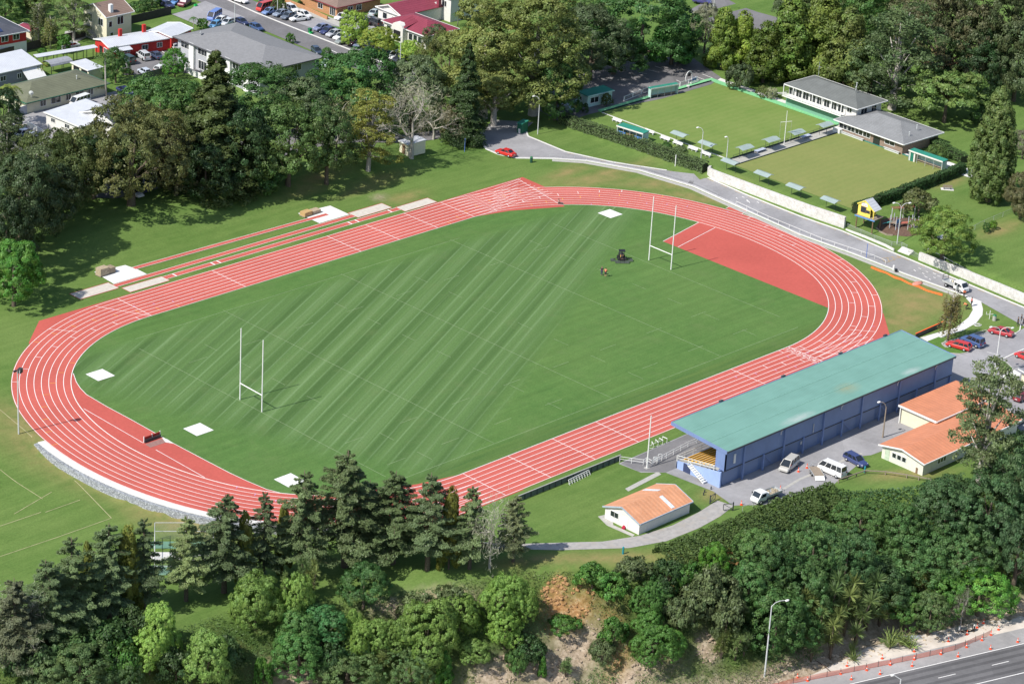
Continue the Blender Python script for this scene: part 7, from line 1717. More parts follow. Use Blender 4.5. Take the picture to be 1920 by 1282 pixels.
# ------------------------------------------------------------------ foliage
def leafmat(name, rough=.75, trans=.25, sat=1.0):
    t = NT(name); oi = t.n('ShaderNodeObjectInfo'); a = t.n('ShaderNodeAttribute', attribute_name='tint'); b = t.n('ShaderNodeAttribute', attribute_name='hue')
    hs = t.n('ShaderNodeHueSaturation'); t.l(oi.outputs['Color'], hs.inputs['Color'])
    t.l(t.math('ADD', .5, t.math('MULTIPLY', b.outputs['Fac'], .016)), hs.inputs['Hue']); t.l(a.outputs['Fac'], hs.inputs['Value'])
    d = t.n('ShaderNodeBsdfDiffuse'); tr = t.n('ShaderNodeBsdfTranslucent'); gl = t.n('ShaderNodeBsdfGlossy'); gl.inputs['Roughness'].default_value = .5
    t.l(hs.outputs[0], d.inputs[0]); t.l(hs.outputs[0], tr.inputs[0]); gl.inputs[0].default_value = (.8, .85, .8, 1)
    m1 = t.n('ShaderNodeMixShader'); m1.inputs[0].default_value = trans; t.l(d.outputs[0], m1.inputs[1]); t.l(tr.outputs[0], m1.inputs[2])
    m2 = t.n('ShaderNodeMixShader'); m2.inputs[0].default_value = .025; t.l(m1.outputs[0], m2.inputs[1]); t.l(gl.outputs[0], m2.inputs[2])
    t.l(m2.outputs[0], t.out.inputs['Surface']); return t.m
M['leaf'] = leafmat('foliage', trans=.32); M['bark'] = plain('tree_bark', (.12, .095, .07), .95, .3, 3); M['barkpale'] = plain('pale_bark', (.40, .37, .33), .9, .25, 3); M['twig'] = objcol('bare_twigs', .9, .1, 0, .2)

def unit(n, rng):
    v = rng.normal(size=(n, 3)); return v / np.linalg.norm(v, axis=1, keepdims=True)
def leaves(P_, N_, size, rng, aspect=.6, tint=None, hue=None, along=None):
    n = len(P_); s = size * (.65 + .7 * rng.random(n))[:, None]
    N_ = N_ / (np.linalg.norm(N_, axis=1, keepdims=True) + 1e-9)
    r = unit(n, rng) if along is None else along
    t = r - N_ * (r * N_).sum(1, keepdims=True); t /= (np.linalg.norm(t, axis=1, keepdims=True) + 1e-9); b = np.cross(N_, t)
    co = np.stack([P_ + t * s, P_ + b * s * aspect + t * s * .15, P_ - t * s, P_ - b * s * aspect + t * s * .15], 1).reshape(-1, 3)
    return co, (tint if tint is not None else np.ones(n)), (hue if hue is not None else np.zeros(n))
def crown_mesh(name, chunks):
    co = np.concatenate([c[0] for c in chunks]); ti = np.concatenate([c[1] for c in chunks]); hu = np.concatenate([c[2] for c in chunks])
    return np_mesh(name, co, np.arange(len(co)).reshape(-1, 4), [M['leaf']], False, None, dict(tint=ti, hue=hu))
def clumped(lobes, nclump, nleaf, rc, size, rng, flat=.75, jitter=.55, shell=(.78, 1.0), updown=0.0, aspect=.6, low=-.55, gap=0.0, tv=.3, hv=1.0, solid=0.0):
    """leaf clumps spread over the surfaces of several lobes; lobes: (centre, radii)"""
    L = [(np.array(c, float), np.array(r, float)) for c, r in lobes]
    area = np.array([(r[0] * r[1] + r[1] * r[2] + r[0] * r[2]) for c, r in L]); area /= area.sum()
    C, CN = [], []
    for (c, r), a in zip(L, area):
        n = max(3, int(nclump * a * 1.6)); d = unit(n, rng); d = d[d[:, 2] > low]
        q = c + d * r * (shell[0] + (shell[1] - shell[0]) * rng.random((len(d), 1)))
        keep = np.ones(len(q), bool)
        for c2, r2 in L:
            if c2 is c: continue
            keep &= (((q - c2) / (r2 * .78)) ** 2).sum(1) > 1
        nn = d / r; nn /= np.linalg.norm(nn, axis=1, keepdims=True)
        C.append(q[keep]); CN.append(nn[keep])
    C = np.concatenate(C); CN = np.concatenate(CN)
    if gap > 0:
        k = rng.random(len(C)) > gap; C, CN = C[k], CN[k]
    m = len(C); rr = rc * (.6 + .8 * rng.random(m)); ct = 1 + tv * (rng.random(m) - .5) * 2; ch = (rng.random(m) - .5) * 2 * hv
    ci = np.repeat(np.arange(m), nleaf); d = unit(len(ci), rng); d = d + CN[ci] * .75; d /= np.linalg.norm(d, axis=1, keepdims=True)
    sc = np.array([1, 1, flat]); P_ = C[ci] + d * rr[ci][:, None] * sc * (.55 + .5 * rng.random((len(ci), 1)))
    N_ = d * .8 + CN[ci] * .45 + unit(len(ci), rng) * jitter + np.array([0, 0, updown])
    ti = ct[ci] * (.82 + .36 * rng.random(len(ci))); hu = ch[ci] + (rng.random(len(ci)) - .5) * .8
    return leaves(P_, N_, size, rng, aspect, ti, hu)
def rand_lobes(rng, n, W, H, z0, rmin=.2, rmax=.34, power=1.0, top=1.0):
    out = [((0, 0, z0 + (H - z0) * .5), (W * .27, W * .27, (H - z0) * .42))]
    for k in range(n):
        a = 2 * pi * (k + rng.random() * .7) / n * 2.4; f = (k + .5) / n; z = z0 + (H - z0) * (.18 + .72 * f)
        prof = sqrt(max(.04, 1 - ((f - .3) / .78) ** 2)) ** power
        R = W / 2 * (rmin + (rmax - rmin) * rng.random()) * 2 * (.55 + .45 * prof); rad = max(0, W / 2 * prof - R * .55) * (.75 + .3 * rng.random())
        out.append(((rad * cos(a), rad * sin(a), min(z, H - R * .8)), (R, R, R * (.72 + .2 * rng.random()))))
    return out
def trunk_mesh(name, rng, H, r, lobes=(), mat=None, lean=.0, nl=6, base=0.0):
    m = MB(); h = H; pts = [(0, 0, -.8), (0, 0, 0.0), (lean * .3, 0, h * .3), (lean * .7, lean * .2, h * .65), (lean, 0, h)]
    m.tube(pts, [r * 1.35, r * 1.2, r * .9, r * .65, r * .3], 8)
    for c, rr in list(lobes)[:nl]:
        z = min(h * .85, max(h * .25, c[2] * .55)); m.tube([(lean * z / h, 0, z), (c[0] * .45, c[1] * .45, z + (c[2] - z) * .55), (c[0] * .9, c[1] * .9, c[2] + rr[2] * .2)], [r * .5, r * .32, r * .1], 5)
    return m.mesh(name, mat or M['bark'], True)

TREES = {}
def reg(kind, H, W, crown, trunk): TREES.setdefault(kind, []).append((H, W, crown, trunk))
for s in range(3):
    g = np.random.default_rng(100 + s); lo = rand_lobes(g, 14, 10.5, 11, 1.2)
    reg('broad', 11, 10.5, crown_mesh('crown', [clumped(lo, 430, 72, .78, .160, g, jitter=.5, tv=.24)]), trunk_mesh('trunk', g, 6.5, .38, lo))
    g = np.random.default_rng(120 + s); lo = rand_lobes(g, 19, 15, 12, 1.3, .17, .27)
    reg('oak', 12, 15, crown_mesh('crown', [clumped(lo, 680, 66, .72, .148, g, jitter=.75, gap=.05, tv=.25)]), trunk_mesh('trunk', g, 7, .5, lo, nl=9))
    g = np.random.default_rng(160 + s); lo = rand_lobes(g, 9, 8, 7, .6, .2, .32)
    reg('dome', 7, 8, crown_mesh('crown', [clumped([(c, (r[0], r[1], r[2] * 1.05)) for c, r in lo], 640, 48, .44, .105, g, jitter=.3, tv=.14, hv=.5)]), trunk_mesh('trunk', g, 3.5, .22, lo))
    g = np.random.default_rng(230 + s); lo = rand_lobes(g, 6, 4, 2.6, .2, .22, .36)
    reg('bush', 2.6, 4, crown_mesh('crown', [clumped(lo, 130, 50, .45, .13, g, jitter=.7, tv=.35, low=-.3)]), trunk_mesh('trunk', g, 1.0, .1, lo))
g = np.random.default_rng(140); lo = rand_lobes(g, 24, 15, 27, 1.5, .16, .26, .8)
reg('plane', 27, 15, crown_mesh('crown', [clumped(lo, 800, 70, 1.0, .205, g, jitter=.7, gap=.05, tv=.28)]), trunk_mesh('trunk', g, 18, .75, lo, M['barkpale'], nl=12))
g = np.random.default_rng(141); lo = [((2.2 * cos(k * 2.4) * (1 + .5 * (k % 2)), 2.2 * sin(k * 2.4) * (1 + .5 * (k % 2)), 5.2 + .5 * (k % 3)), (2.6, 2.6, .75)) for k in range(9)] + [((4.4 * cos(k * 1.05), 4.4 * sin(k * 1.05), 3.9 + .4 * (k % 2)), (2.3, 2.3, .6)) for k in range(6)]
reg('flat', 6.2, 12.5, crown_mesh('crown', [clumped(lo, 300, 60, .75, .2, g, flat=.5, jitter=.6, low=-.2)]), trunk_mesh('trunk', g, 4.2, .3, lo, nl=9))
for s in range(2):
    g = np.random.default_rng(145 + s); lo = []
    for k in range(15):
        a = k * 2.4; f = k / 14; z = 3 + 15 * f; rd = 4.6 * (1 - .55 * f) * (.5 + .5 * g.random()); lo.append(((rd * cos(a), rd * sin(a), z), (1.9 + g.random() * .8, 1.9 + g.random() * .8, 1.25)))
    reg('gum', 18.5, 11.5, crown_mesh('crown', [clumped(lo, 340, 54, .9, .175, g, flat=.6, jitter=1.0, gap=.22, updown=-.1, low=-.4)]), trunk_mesh('trunk', g, 15, .42, lo, M['barkpale'], lean=.6, nl=15))
    # layered cedar: near level sprays carried on branches
    g = np.random.default_rng(180 + s); H, W = 17.0, 9.5; ch = []; m = MB(); m.tube([(0, 0, -1), (0, 0, .2), (0, 0, H * .5), (0, 0, H)], [.5, .42, .26, .04], 8)
    z = 3.9; tips = []
    while z < H - .5:
        f = (z - 3.9) / (H - 3.9); R = W / 2 * (1 - f) ** .7 * (.72 + .45 * abs(sin(z * 1.9 + s))) * (1.0 if f > .1 else .8) + .25; nb = int(7 - 2.5 * f)
        for k in range(nb):
            a = g.random() * 2 * pi; L = R * (.5 + .68 * g.random()); dz = -.06 * L + .3 * (f - .3) + (g.random() - .5) * .5
            dv = np.array([cos(a), sin(a), 0]); m.tube([(0, 0, z), tuple(dv * L * .9 + [0, 0, z + dz])], [.09 * (1 - f) + .03, .02], 4, False)
            n = int(80 + 200 * L / 4); u = g.random(n) ** .62; lat = (g.random(n) - .5) * L * .62 * (1 - .55 * u); sd = np.array([-sin(a), cos(a), 0])
            P_ = dv[None] * (L * (.12 + .95 * u))[:, None] + sd[None] * lat[:, None]; P_[:, 2] += z + dz * u - .10 * np.abs(lat) + (g.random(n) - .5) * .34
            N_ = np.array([0, 0, 1.0])[None] + dv[None] * .35 + g.normal(size=(n, 3)) * .38
            ct = .8 + .4 * g.random(); ch.append(leaves(P_, N_, .175, g, .42, ct * (.8 + .4 * g.random(n)), (g.random(n) - .5) * 1.2, dv[None] + g.normal(size=(n, 3)) * .6))
        z += .60 - .15 * f
    reg('cedar', H, W, crown_mesh('crown', ch), m.mesh('trunk', M['bark'], True))
    g = np.random.default_rng(200 + s); H, W = 24.0, 10.0; ch = []; m = MB(); m.tube([(0, 0, -1), (0, 0, H)], [.6, .05], 8); z = 1.5
    while z < H - .3:
        f = (z - 1.5) / (H - 1.5); R = W / 2 * (1 - f) ** .85 + .2
        for k in range(int(9 - 3 * f)):
            a = g.random() * 2 * pi; L = R * (.6 + .5 * g.random()); dv = np.array([cos(a), sin(a), 0]); sd = np.array([-sin(a), cos(a), 0]); n = int(70 + 130 * L / 4); u = g.random(n) ** .55; lat = (g.random(n) - .5) * L * .5
            P_ = dv[None] * (L * (.1 + .9 * u))[:, None] + sd[None] * lat[:, None]; P_[:, 2] += z - .32 * L * u ** 1.5 + .5 * f - g.random(n) * .55
            N_ = np.array([0, 0, .8])[None] + dv[None] * .7 + g.normal(size=(n, 3)) * .5
            ct = .75 + .5 * g.random(); ch.append(leaves(P_, N_, .225, g, .42, ct * (.8 + .4 * g.random(n)), (g.random(n) - .5) * 1.2))
        z += .62
    reg('spire', H, W, crown_mesh('crown', ch), m.mesh('trunk', M['bark'], True))
g = np.random.default_rng(210); lo = []
for k in range(60):
    a = k * 2.4; f = (k / 59) ** 1.15; z = 1.6 + 19.5 * f; rd = 3.3 * min(1, .55 + 1.5 * f) * (1 - f ** 2.2) + .15; lo.append(((rd * cos(a), rd * sin(a), z), (1.1, 1.1, 1.9)))
reg('column', 23, 9, crown_mesh('crown', [clumped(lo, 1000, 44, .5, .17, g, flat=1.5, jitter=.45, updown=.15, low=-.8, tv=.22)]), trunk_mesh('trunk', g, 16, .45))
for s in range(3):
    g = np.random.default_rng(215 + s); lo = []
    for k in range(16):
        a = k * 2.4; f = k / 15; rd = 2.6 * (1 - f) ** .6; lo.append(((rd * cos(a), rd * sin(a), 1.5 + 9 * f), (1.25, 1.25, 1.5)))
    reg('conifer', 12, 7.5, crown_mesh('crown', [clumped(lo, 350, 52, .72, .19, g, flat=.9, jitter=.55, updown=.1, low=-.8, tv=.4)]), trunk_mesh('trunk', g, 8, .3))
    # bare crown: forking limbs and a haze of twigs
    g = np.random.default_rng(240 + s); m = MB(); tw_ = []
    def grow(p, d, L, r, lev):
        q = p + d * L; mid = p + d * L * .5 + g.normal(size=3) * L * .05; m.tube([tuple(p), tuple(mid), tuple(q)], [r, r * .8, r * .6], 5 if lev < 2 else 3, False)
        if lev >= 5:
            tw_.append((q, d)); return
        for k in range(3 if lev < 4 else 2):
            nd = d * .75 + g.normal(size=3) * .52 + np.array([0, 0, .08]); nd /= np.linalg.norm(nd); grow(q, nd, L * (.66 + .2 * g.random()), r * .58, lev + 1)
    grow(np.array([0, 0, -.3]), np.array([0, 0, 1.0]), 2.6, .28, 0)
    ch = []; 
    for q, d in tw_:
        n = 9; P_ = q + g.normal(size=(n, 3)) * .5 + d * .3; ch.append(leaves(P_, g.normal(size=(n, 3)), .34, g, .07, .8 + .4 * g.random(n), (g.random(n) - .5)))
    reg('bare', 8.5, 8.5, crown_mesh('crown', ch), m.mesh('trunk', M['barkpale'], True))
    # cabbage tree: several heads of sword leaves
    g = np.random.default_rng(260 + s); m = MB(); ch = []; heads = 7 + s
    for k in range(heads):
        a = k * 2.3 + s; rd = .4 + 1.0 * g.random(); hz_ = 1.5 + 3.4 * (k + g.random() * .5) / heads; c = np.array([rd * cos(a), rd * sin(a), hz_]); m.tube([(0, 0, -.5), (c[0] * .3, c[1] * .3, hz_ * .5), tuple(c)], [.13, .09, .07], 6)
        n = 85; d = unit(n, g); d[:, 2] = np.abs(d[:, 2]) * 1.0 - .28; d /= np.linalg.norm(d, axis=1, keepdims=True); P_ = c + d * .58; N_ = np.cross(d, unit(n, g)); ch.append(leaves(P_, N_, .62, g, .085, .75 + .5 * g.random(n), (g.random(n) - .5) * 1.5, d))
    reg('cabbage', 5.0, 3.4, crown_mesh('crown', ch), m.mesh('trunk', M['bark'], True))
    g = np.random.default_rng(280 + s); ch = []
    for k in range(70):
        d = unit(1, g)[0]; d[2] = abs(d[2]) + .5; d /= np.linalg.norm(d); L = .9 + .7 * g.random(); sdv = np.cross(d, unit(1, g)[0])
        P_ = np.array([d * L * .45, d * L * .9 - np.array([0, 0, .12])]); ch.append(leaves(P_, np.array([sdv, sdv + [0, 0, .3]]), .42, g, .1, np.full(2, .75 + .5 * g.random()), np.full(2, (g.random() - .5) * 1.5), np.array([d, d + np.array([d[0], d[1], -.5]) * .6])))
    reg('flax', 1.6, 2.6, crown_mesh('crown', ch), trunk_mesh('trunk', g, .3, .1))
    g = np.random.default_rng(290 + s); m = MB(); H = 6.0; m.tube([(0, 0, -.3), (.1, 0, H * .5), (.15, 0, H)], [.19, .15, .12], 7); ch = []
    for k in range(13):
        a = k * 2.4; L = 2.2; dv = np.array([cos(a), sin(a), 0]); el = .9 - .12 * (k % 6); n = 46; u = np.linspace(.08, 1, n); ctr_ = dv[None] * (L * u * cos(el * .5))[:, None] + np.stack([u * 0 + .15, u * 0, H + L * (el * u - 1.15 * u ** 2)], 1); sd = np.array([-sin(a), cos(a), 0]); sg = np.where(np.arange(n) % 2, 1, -1)
        P_ = ctr_ + sd[None] * (sg * .24 * (1 - u * .6))[:, None]; ch.append(leaves(P_, np.array([0, 0, 1.0])[None] + g.normal(size=(n, 3)) * .4, .34, g, .14, .75 + .5 * g.random(n), (g.random(n) - .5) * 1.4, sd[None] * sg[:, None] + dv[None] * .6 - np.array([0, 0, .4])))
    reg('palm', 6.6, 4.4, crown_mesh('crown', ch), m.mesh('trunk', M['barkpale'], True))
g = np.random.default_rng(300); ch = []; m = MB(); m.tube([(0, 0, -.3), (.1, 0, 4), (0, .1, 8)], [.2, .13, .04], 7)
for k in range(75):
    a = g.random() * 2 * pi; z = 3.2 + 5 * g.random(); L = (2.0 - .14 * (z - 3)) * (.4 + .6 * g.random()); q = np.array([L * cos(a), L * sin(a), z]); m.tube([(0, 0, z - .7), tuple(q)], [.05, .02], 4, False); n = 42; u = g.random(n); D = 1.2 + 2.4 * g.random()
    P_ = q[None] + g.normal(size=(n, 3)) * .16; P_[:, 2] -= u * D; ch.append(leaves(P_, g.normal(size=(n, 3)), .15, g, .5, .7 + .6 * g.random(n), (g.random(n) - .5) * 3))
reg('birch', 8.6, 4.6, crown_mesh('crown', ch), m.mesh('trunk', M['barkpale'], True))

TN = dict(broad='broadleaf_tree', oak='spreading_tree', dome='rounded_tree', bush='shrub', plane='plane_tree', flat='flat_topped_tree', gum='gum_tree', cedar='cedar_tree', spire='tall_conifer', column='cypress_tree', conifer='conifer_tree', bare='bare_tree', cabbage='cabbage_tree', flax='flax_bush', palm='palm_tree', birch='birch_tree')
TCOUNT = {}
def tree(kind, base, top, wpx, col, label, group=None, rz=None, z=None, cat=None):
    """base and top picture rows give place and height, wpx the crown's spread"""
    p = T(*base) if z is None else P(base[0], base[1], z)
    sx, sz = ppm(p); Ht = (base[1] - top) / sz; Wt = wpx / sx
    k = TCOUNT.get(kind, 0); TCOUNT[kind] = k + 1
    H, W, c, tk = TREES[kind][k % len(TREES[kind])]; b_ = 1.5 if base[1] > 920 and kind in ('broad', 'oak') else 1.0
    Wt *= 1.08 if kind == 'cedar' else 1.0
    r = thing(TN[kind], label, cat or ('shrub' if kind in ('bush', 'flax') else 'tree'), p, rz if rz is not None else (k * 2.17 + base[0]) % 6.28, group, (Wt / W, Wt / W, Ht / H))
    obj('crown', c, r, tuple(b_ * c_ * f_ * (.8 + .42 * ((k * .618 + base[0] * .137) % 1)) for c_, f_ in zip(col, {'cedar': (2.3, 2.25, 1.6), 'dome': (2.15, 2.35, 1.75), 'oak': (1.5, 1.7, 1.35)}.get(kind, (1.6, 1.75, 1.35))))); obj('trunk', tk, r, (.28, .25, .22))
    return r
# ------------------------------------------------------------------ trees: colours, then every one in its place
DG, MG, FG, OLV, BRO, GRY, YG, LIME, DOM = (.040, .078, .026), (.050, .094, .030), (.055, .125, .026), (.076, .090, .034), (.088, .086, .036), (.075, .095, .056), (.150, .150, .038), (.140, .185, .042), (.112, .165, .050)
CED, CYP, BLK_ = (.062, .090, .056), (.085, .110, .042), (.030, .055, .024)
BACK = 'park trees behind the far straight'
for a in [
 ('gum', (138, 76), -18, 74, (.10, .115, .06), 'tall grey green tree in front of the cream house at the top left'), ('birch', (73, 80), 2, 44, (.11, .12, .06), 'pale trunked birch left of the tall grey green tree'), ('birch', (95, 92), 28, 40, (.12, .12, .05), 'shorter birch with white trunk by the round green shrub'), ('broad', (10, 40), -20, 60, MG, 'green garden tree in the top left corner'), ('broad', (52, 26), -30, 80, OLV, 'olive tree at the top edge behind the birches'), ('bush', (120, 98), 68, 28, FG, 'round bright green shrub beside the silver car'), ('bush', (80, 105), 92, 16, FG, 'small shrub against the brown board fence'),
 ('palm', (68, 150), 116, 44, (.17, .17, .04), 'yellowish palm between the mauve house and the olive roofed house'), ('palm', (16, 236), 160, 56, (.13, .15, .04), 'palm clump at the corner of the olive roofed house'), ('palm', (199, 181), 98, 46, (.07, .11, .04), 'tall palm beside the double garage'), ('palm', (176, 176), 155, 26, (.11, .16, .03), 'low palm at the end of the olive roofed house'), ('palm', (188, 180), 160, 22, (.15, .18, .03), 'lowest of the yellow green palms by the drive'), ('broad', (217, 156), 92, 44, DG, 'dark tree right of the tall palm'), ('bush', (240, 140), 131, 20, BRO, 'reddish shrub at the corner of the small car park'),
 ('broad', (328, 146), 92, 44, FG, 'bright green round tree at the corner of the grey office'), ('palm', (363, 58), 32, 20, (.07, .13, .04), 'small palm by the parked vans'), ('bush', (381, 56), 38, 22, FG, 'leafy shrub beside the small palm'), ('bush', (262, 22), 5, 34, MG, 'dark garden shrubs right of the cream house'), ('bush', (285, 14), -6, 36, DG, 'dark tree at the top edge by the navy sedan'), ('bush', (545, 82), 64, 14, FG, 'little street tree seen over the office roof'), ('broad', (612, 112), 90, 17, FG, 'small street tree at the end of the office roof'), ('broad', (522, 24), -5, 26, OLV, 'small tree on the verge by the red van'), ('bush', (562, 12), 2, 10, MG, 'tiny shrub on the lawn of the brick bungalow'),
 ('dome', (662, 84), 22, 54, LIME, 'tallest clipped lime green tree on the verge'), ('dome', (712, 104), 54, 66, (.16, .185, .04), 'broad clipped lime green tree on the verge'), ('dome', (771, 115), 77, 48, LIME, 'low clipped lime green tree beside the white station wagon'), ('bush', (742, 72), 52, 14, DG, 'narrow shrub left of the villa porch'), ('bush', (752, 76), 54, 14, DG, 'narrow shrub right of the villa porch'), ('broad', (815, 96), 48, 46, GRY, 'grey green tree against the villa end wall'), ('palm', (858, 50), 24, 26, MG, 'palm at the far end of the maroon roof'),
 ('spire', (402, 352), 98, 195, (.070, .088, .034), 'tall dark redwood spire rising in front of the grey office'), ('broad', (300, 262), 150, 140, MG, 'mid green tree between dark roofed house and redwood'), ('broad', (350, 255), 150, 90, MG, 'green tree half behind the redwood'), ('broad', (490, 240), 128, 150, DG, 'dark green tree below the grey office, right of the redwood'), ('broad', (560, 245), 152, 120, GRY, 'grey green thinning tree below the office roof corner'), ('broad', (665, 240), 96, 165, (.036, .080, .028), 'large rounded deep green tree at the end of the street'), ('broad', (770, 240), 110, 120, GRY, 'grey green tree right of the deep green rounded tree'), ('bare', (735, 235), 140, 80, (.2, .19, .15), 'thin grey branched tree between two green crowns'),
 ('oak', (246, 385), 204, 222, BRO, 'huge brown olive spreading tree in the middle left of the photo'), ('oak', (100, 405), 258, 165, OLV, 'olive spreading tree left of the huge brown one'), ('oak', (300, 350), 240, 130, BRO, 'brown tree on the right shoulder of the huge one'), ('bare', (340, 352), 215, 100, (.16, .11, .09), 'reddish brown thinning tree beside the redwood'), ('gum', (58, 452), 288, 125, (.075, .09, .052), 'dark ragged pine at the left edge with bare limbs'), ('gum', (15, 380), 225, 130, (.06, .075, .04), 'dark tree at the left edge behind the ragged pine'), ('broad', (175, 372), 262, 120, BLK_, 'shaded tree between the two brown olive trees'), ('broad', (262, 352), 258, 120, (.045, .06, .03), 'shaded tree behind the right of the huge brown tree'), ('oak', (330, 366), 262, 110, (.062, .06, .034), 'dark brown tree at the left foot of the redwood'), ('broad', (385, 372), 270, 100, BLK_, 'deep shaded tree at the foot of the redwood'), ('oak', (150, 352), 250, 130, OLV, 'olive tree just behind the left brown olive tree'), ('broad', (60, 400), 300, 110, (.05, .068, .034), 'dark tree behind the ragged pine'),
 ('broad', (38, 475), 300, 130, (.04, .058, .03), 'dense dark tree against the ragged pine at the left edge'), ('broad', (14, 525), 370, 100, (.036, .054, .028), 'dense dark tree behind the lone green tree at the left edge'), ('broad', (100, 430), 310, 110, (.05, .066, .034), 'dark olive tree on the lawn side of the ragged pine'),
 ('broad', (26, 574), 458, 104, FG, 'lone round green tree on the lawn at the left edge'), ('broad', (8, 255), 165, 60, BLK_, 'dark tree at the left edge beside the palm clump'), ('broad', (5, 340), 275, 70, OLV, 'olive shrubby tree below the white car at the left edge'),
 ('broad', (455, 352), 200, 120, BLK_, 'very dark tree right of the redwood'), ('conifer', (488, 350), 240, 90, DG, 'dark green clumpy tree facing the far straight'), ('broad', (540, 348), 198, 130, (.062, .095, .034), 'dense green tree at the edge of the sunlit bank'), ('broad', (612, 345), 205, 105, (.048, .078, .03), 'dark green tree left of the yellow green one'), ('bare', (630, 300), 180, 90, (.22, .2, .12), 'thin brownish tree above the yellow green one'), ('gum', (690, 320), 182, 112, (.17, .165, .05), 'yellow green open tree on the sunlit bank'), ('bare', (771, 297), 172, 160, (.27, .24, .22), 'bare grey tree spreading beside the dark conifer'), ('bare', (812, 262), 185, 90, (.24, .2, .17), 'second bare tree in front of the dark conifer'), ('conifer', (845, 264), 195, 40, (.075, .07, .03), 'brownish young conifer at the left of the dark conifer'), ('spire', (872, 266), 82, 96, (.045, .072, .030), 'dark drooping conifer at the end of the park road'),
 ('plane', (905, 222), -5, 160, (.112, .122, .044), 'huge yellow olive plane tree at top centre'), ('plane', (1000, 215), -30, 180, (.104, .118, .042), 'second huge plane tree right of the first'), ('oak', (840, 180), 60, 110, (.115, .118, .045), 'yellowing lower crown left of the plane trees'), ('plane', (925, 236), 95, 110, (.096, .108, .04), 'lower plane tree in front of the two giants'), ('broad', (1040, 225), 120, 80, DG, 'shaded tree at the edge of the bowling car park'),
 ('broad', (1105, 150), 15, 130, GRY, 'grey green tree behind the bowling car park'), ('broad', (1200, 125), -20, 170, (.042, .086, .030), 'wide deep green tree behind the bowling car park'), ('broad', (1150, 140), 60, 110, DG, 'shaded green tree over the car park edge'), ('conifer', (1258, 122), 18, 84, (.050, .125, .030), 'fresh green tree at the top of the bowling car park'), ('broad', (1085, 60), -30, 130, MG, 'green tree at the top edge behind the car park'), ('broad', (1320, 100), 12, 56, (.13, .125, .105), 'greyish thin bush beside the far road'), ('conifer', (1352, 130), 18, 62, LIME, 'lime green tufted tree nearest the far road'), ('conifer', (1388, 128), 25, 60, (.14, .18, .035), 'second lime green tufted tree'), ('bare', (1370, 120), 30, 70, (.35, .33, .3), 'pale branched tree among the lime tufted trees'),
 ('conifer', (1430, 155), 45, 80, (.085, .115, .026), 'olive conifer above the lone weeping shrub'), ('conifer', (1475, 150), 5, 110, (.075, .105, .026), 'tall olive conifer behind the upper clubhouse'), ('conifer', (1535, 150), -10, 105, (.105, .130, .034), 'yellow green conifer above the clubhouse ridge'), ('conifer', (1580, 170), 20, 100, (.10, .12, .04), 'olive conifer at the clubhouse roof end'), ('broad', (1600, 100), -30, 120, MG, 'green tree at the top edge above the clubhouse'), ('bush', (1386, 168), 124, 44, GRY, 'small grey weeping shrub on the lawn beside the car park'), ('bush', (1430, 182), 165, 26, OLV, 'low shrub left of the upper clubhouse'), ('bush', (1447, 186), 168, 22, (.2, .2, .15), 'pale flowering bush left of the upper clubhouse'),
 ('gum', (1672, 205), 25, 190, (.068, .092, .048), 'big leaning grey green tree behind the upper clubhouse'), ('broad', (1630, 175), 75, 120, (.06, .09, .04), 'grey green tree over the clubhouse roof'), ('oak', (1760, 165), -10, 190, (.085, .075, .045), 'dark tree with rusty tips at the top right'), ('oak', (1860, 170), -40, 190, (.070, .078, .040), 'tall dark tree at the top right corner'), ('bare', (1752, 172), 98, 80, (.33, .2, .14), 'rusty bare tree in the dark wood at the top right'), ('broad', (1820, 180), 60, 120, BLK_, 'deep shaded tree below the top right corner'), ('broad', (1900, 190), 40, 110, (.05, .065, .035), 'dark tree at the right edge near the top'), ('oak', (1690, 60), -40, 150, (.09, .085, .05), 'olive tree along the top edge above the clubhouses'), ('broad', (1560, 60), -35, 120, (.05, .065, .03), 'dark tree at the top edge beside the far road'), ('broad', (1480, 55), -25, 70, GRY, 'grey green tree by the far road'),
 ('flat', (1770, 230), 150, 158, (.10, .14, .048), 'flat topped spreading tree on the lawn behind the clubhouses'), ('bush', (1840, 232), 190, 60, DG, 'dark shrub right of the flat topped tree'), ('column', (1852, 378), 166, 96, CYP, 'single tall cypress on the lawn at the right'), ('broad', (1912, 408), 322, 64, (.095, .085, .048), 'brownish tree at the right edge below the cypress'), ('broad', (1916, 298), 243, 44, (.13, .12, .1), 'grey shrubby tree behind the cypress'), ('bush', (1721, 405), 364, 62, (.085, .09, .042), 'rounded brown green shrub behind the playground'), ('broad', (1766, 486), 398, 112, (.105, .145, .038), 'broad leafy tree at the right of the playground'), ('bush', (1849, 436), 420, 15, MG, 'left of two small shrubs beside the lawn fence'), ('bush', (1862, 430), 415, 14, (.07, .12, .02), 'right of two small shrubs beside the lawn fence'), ('bush', (1754, 300), 274, 34, (.06, .09, .03), 'leafy shrub beside the pale water tank'), ('bush', (1093, 212), 196, 18, BLK_, 'dark shrub in front of the green roofed pavilion'), ('broad', (1137, 200), 176, 20, OLV, 'small bushy tree against the pavilion wall'), ('palm', (1079, 218), 196, 20, (.13, .16, .05), 'little palm at the upper end of the hedge'), ('bush', (1249, 277), 268, 18, DG, 'low dark bush in the bed behind the hedge'), ('bush', (1276, 285), 276, 22, (.1, .13, .07), 'pale flowering roses in the bed behind the hedge'),
 ('birch', (1777, 638), 545, 52, (.13, .105, .05), 'weeping rusty birch beside the curved path'), ('gum', (1834, 905), 698, 165, (.105, .125, .070), 'tall open gum tree in front of the orange roofed clubroom')]:
    tree(*a)
PINE = 'cedars along the top of the near slope'
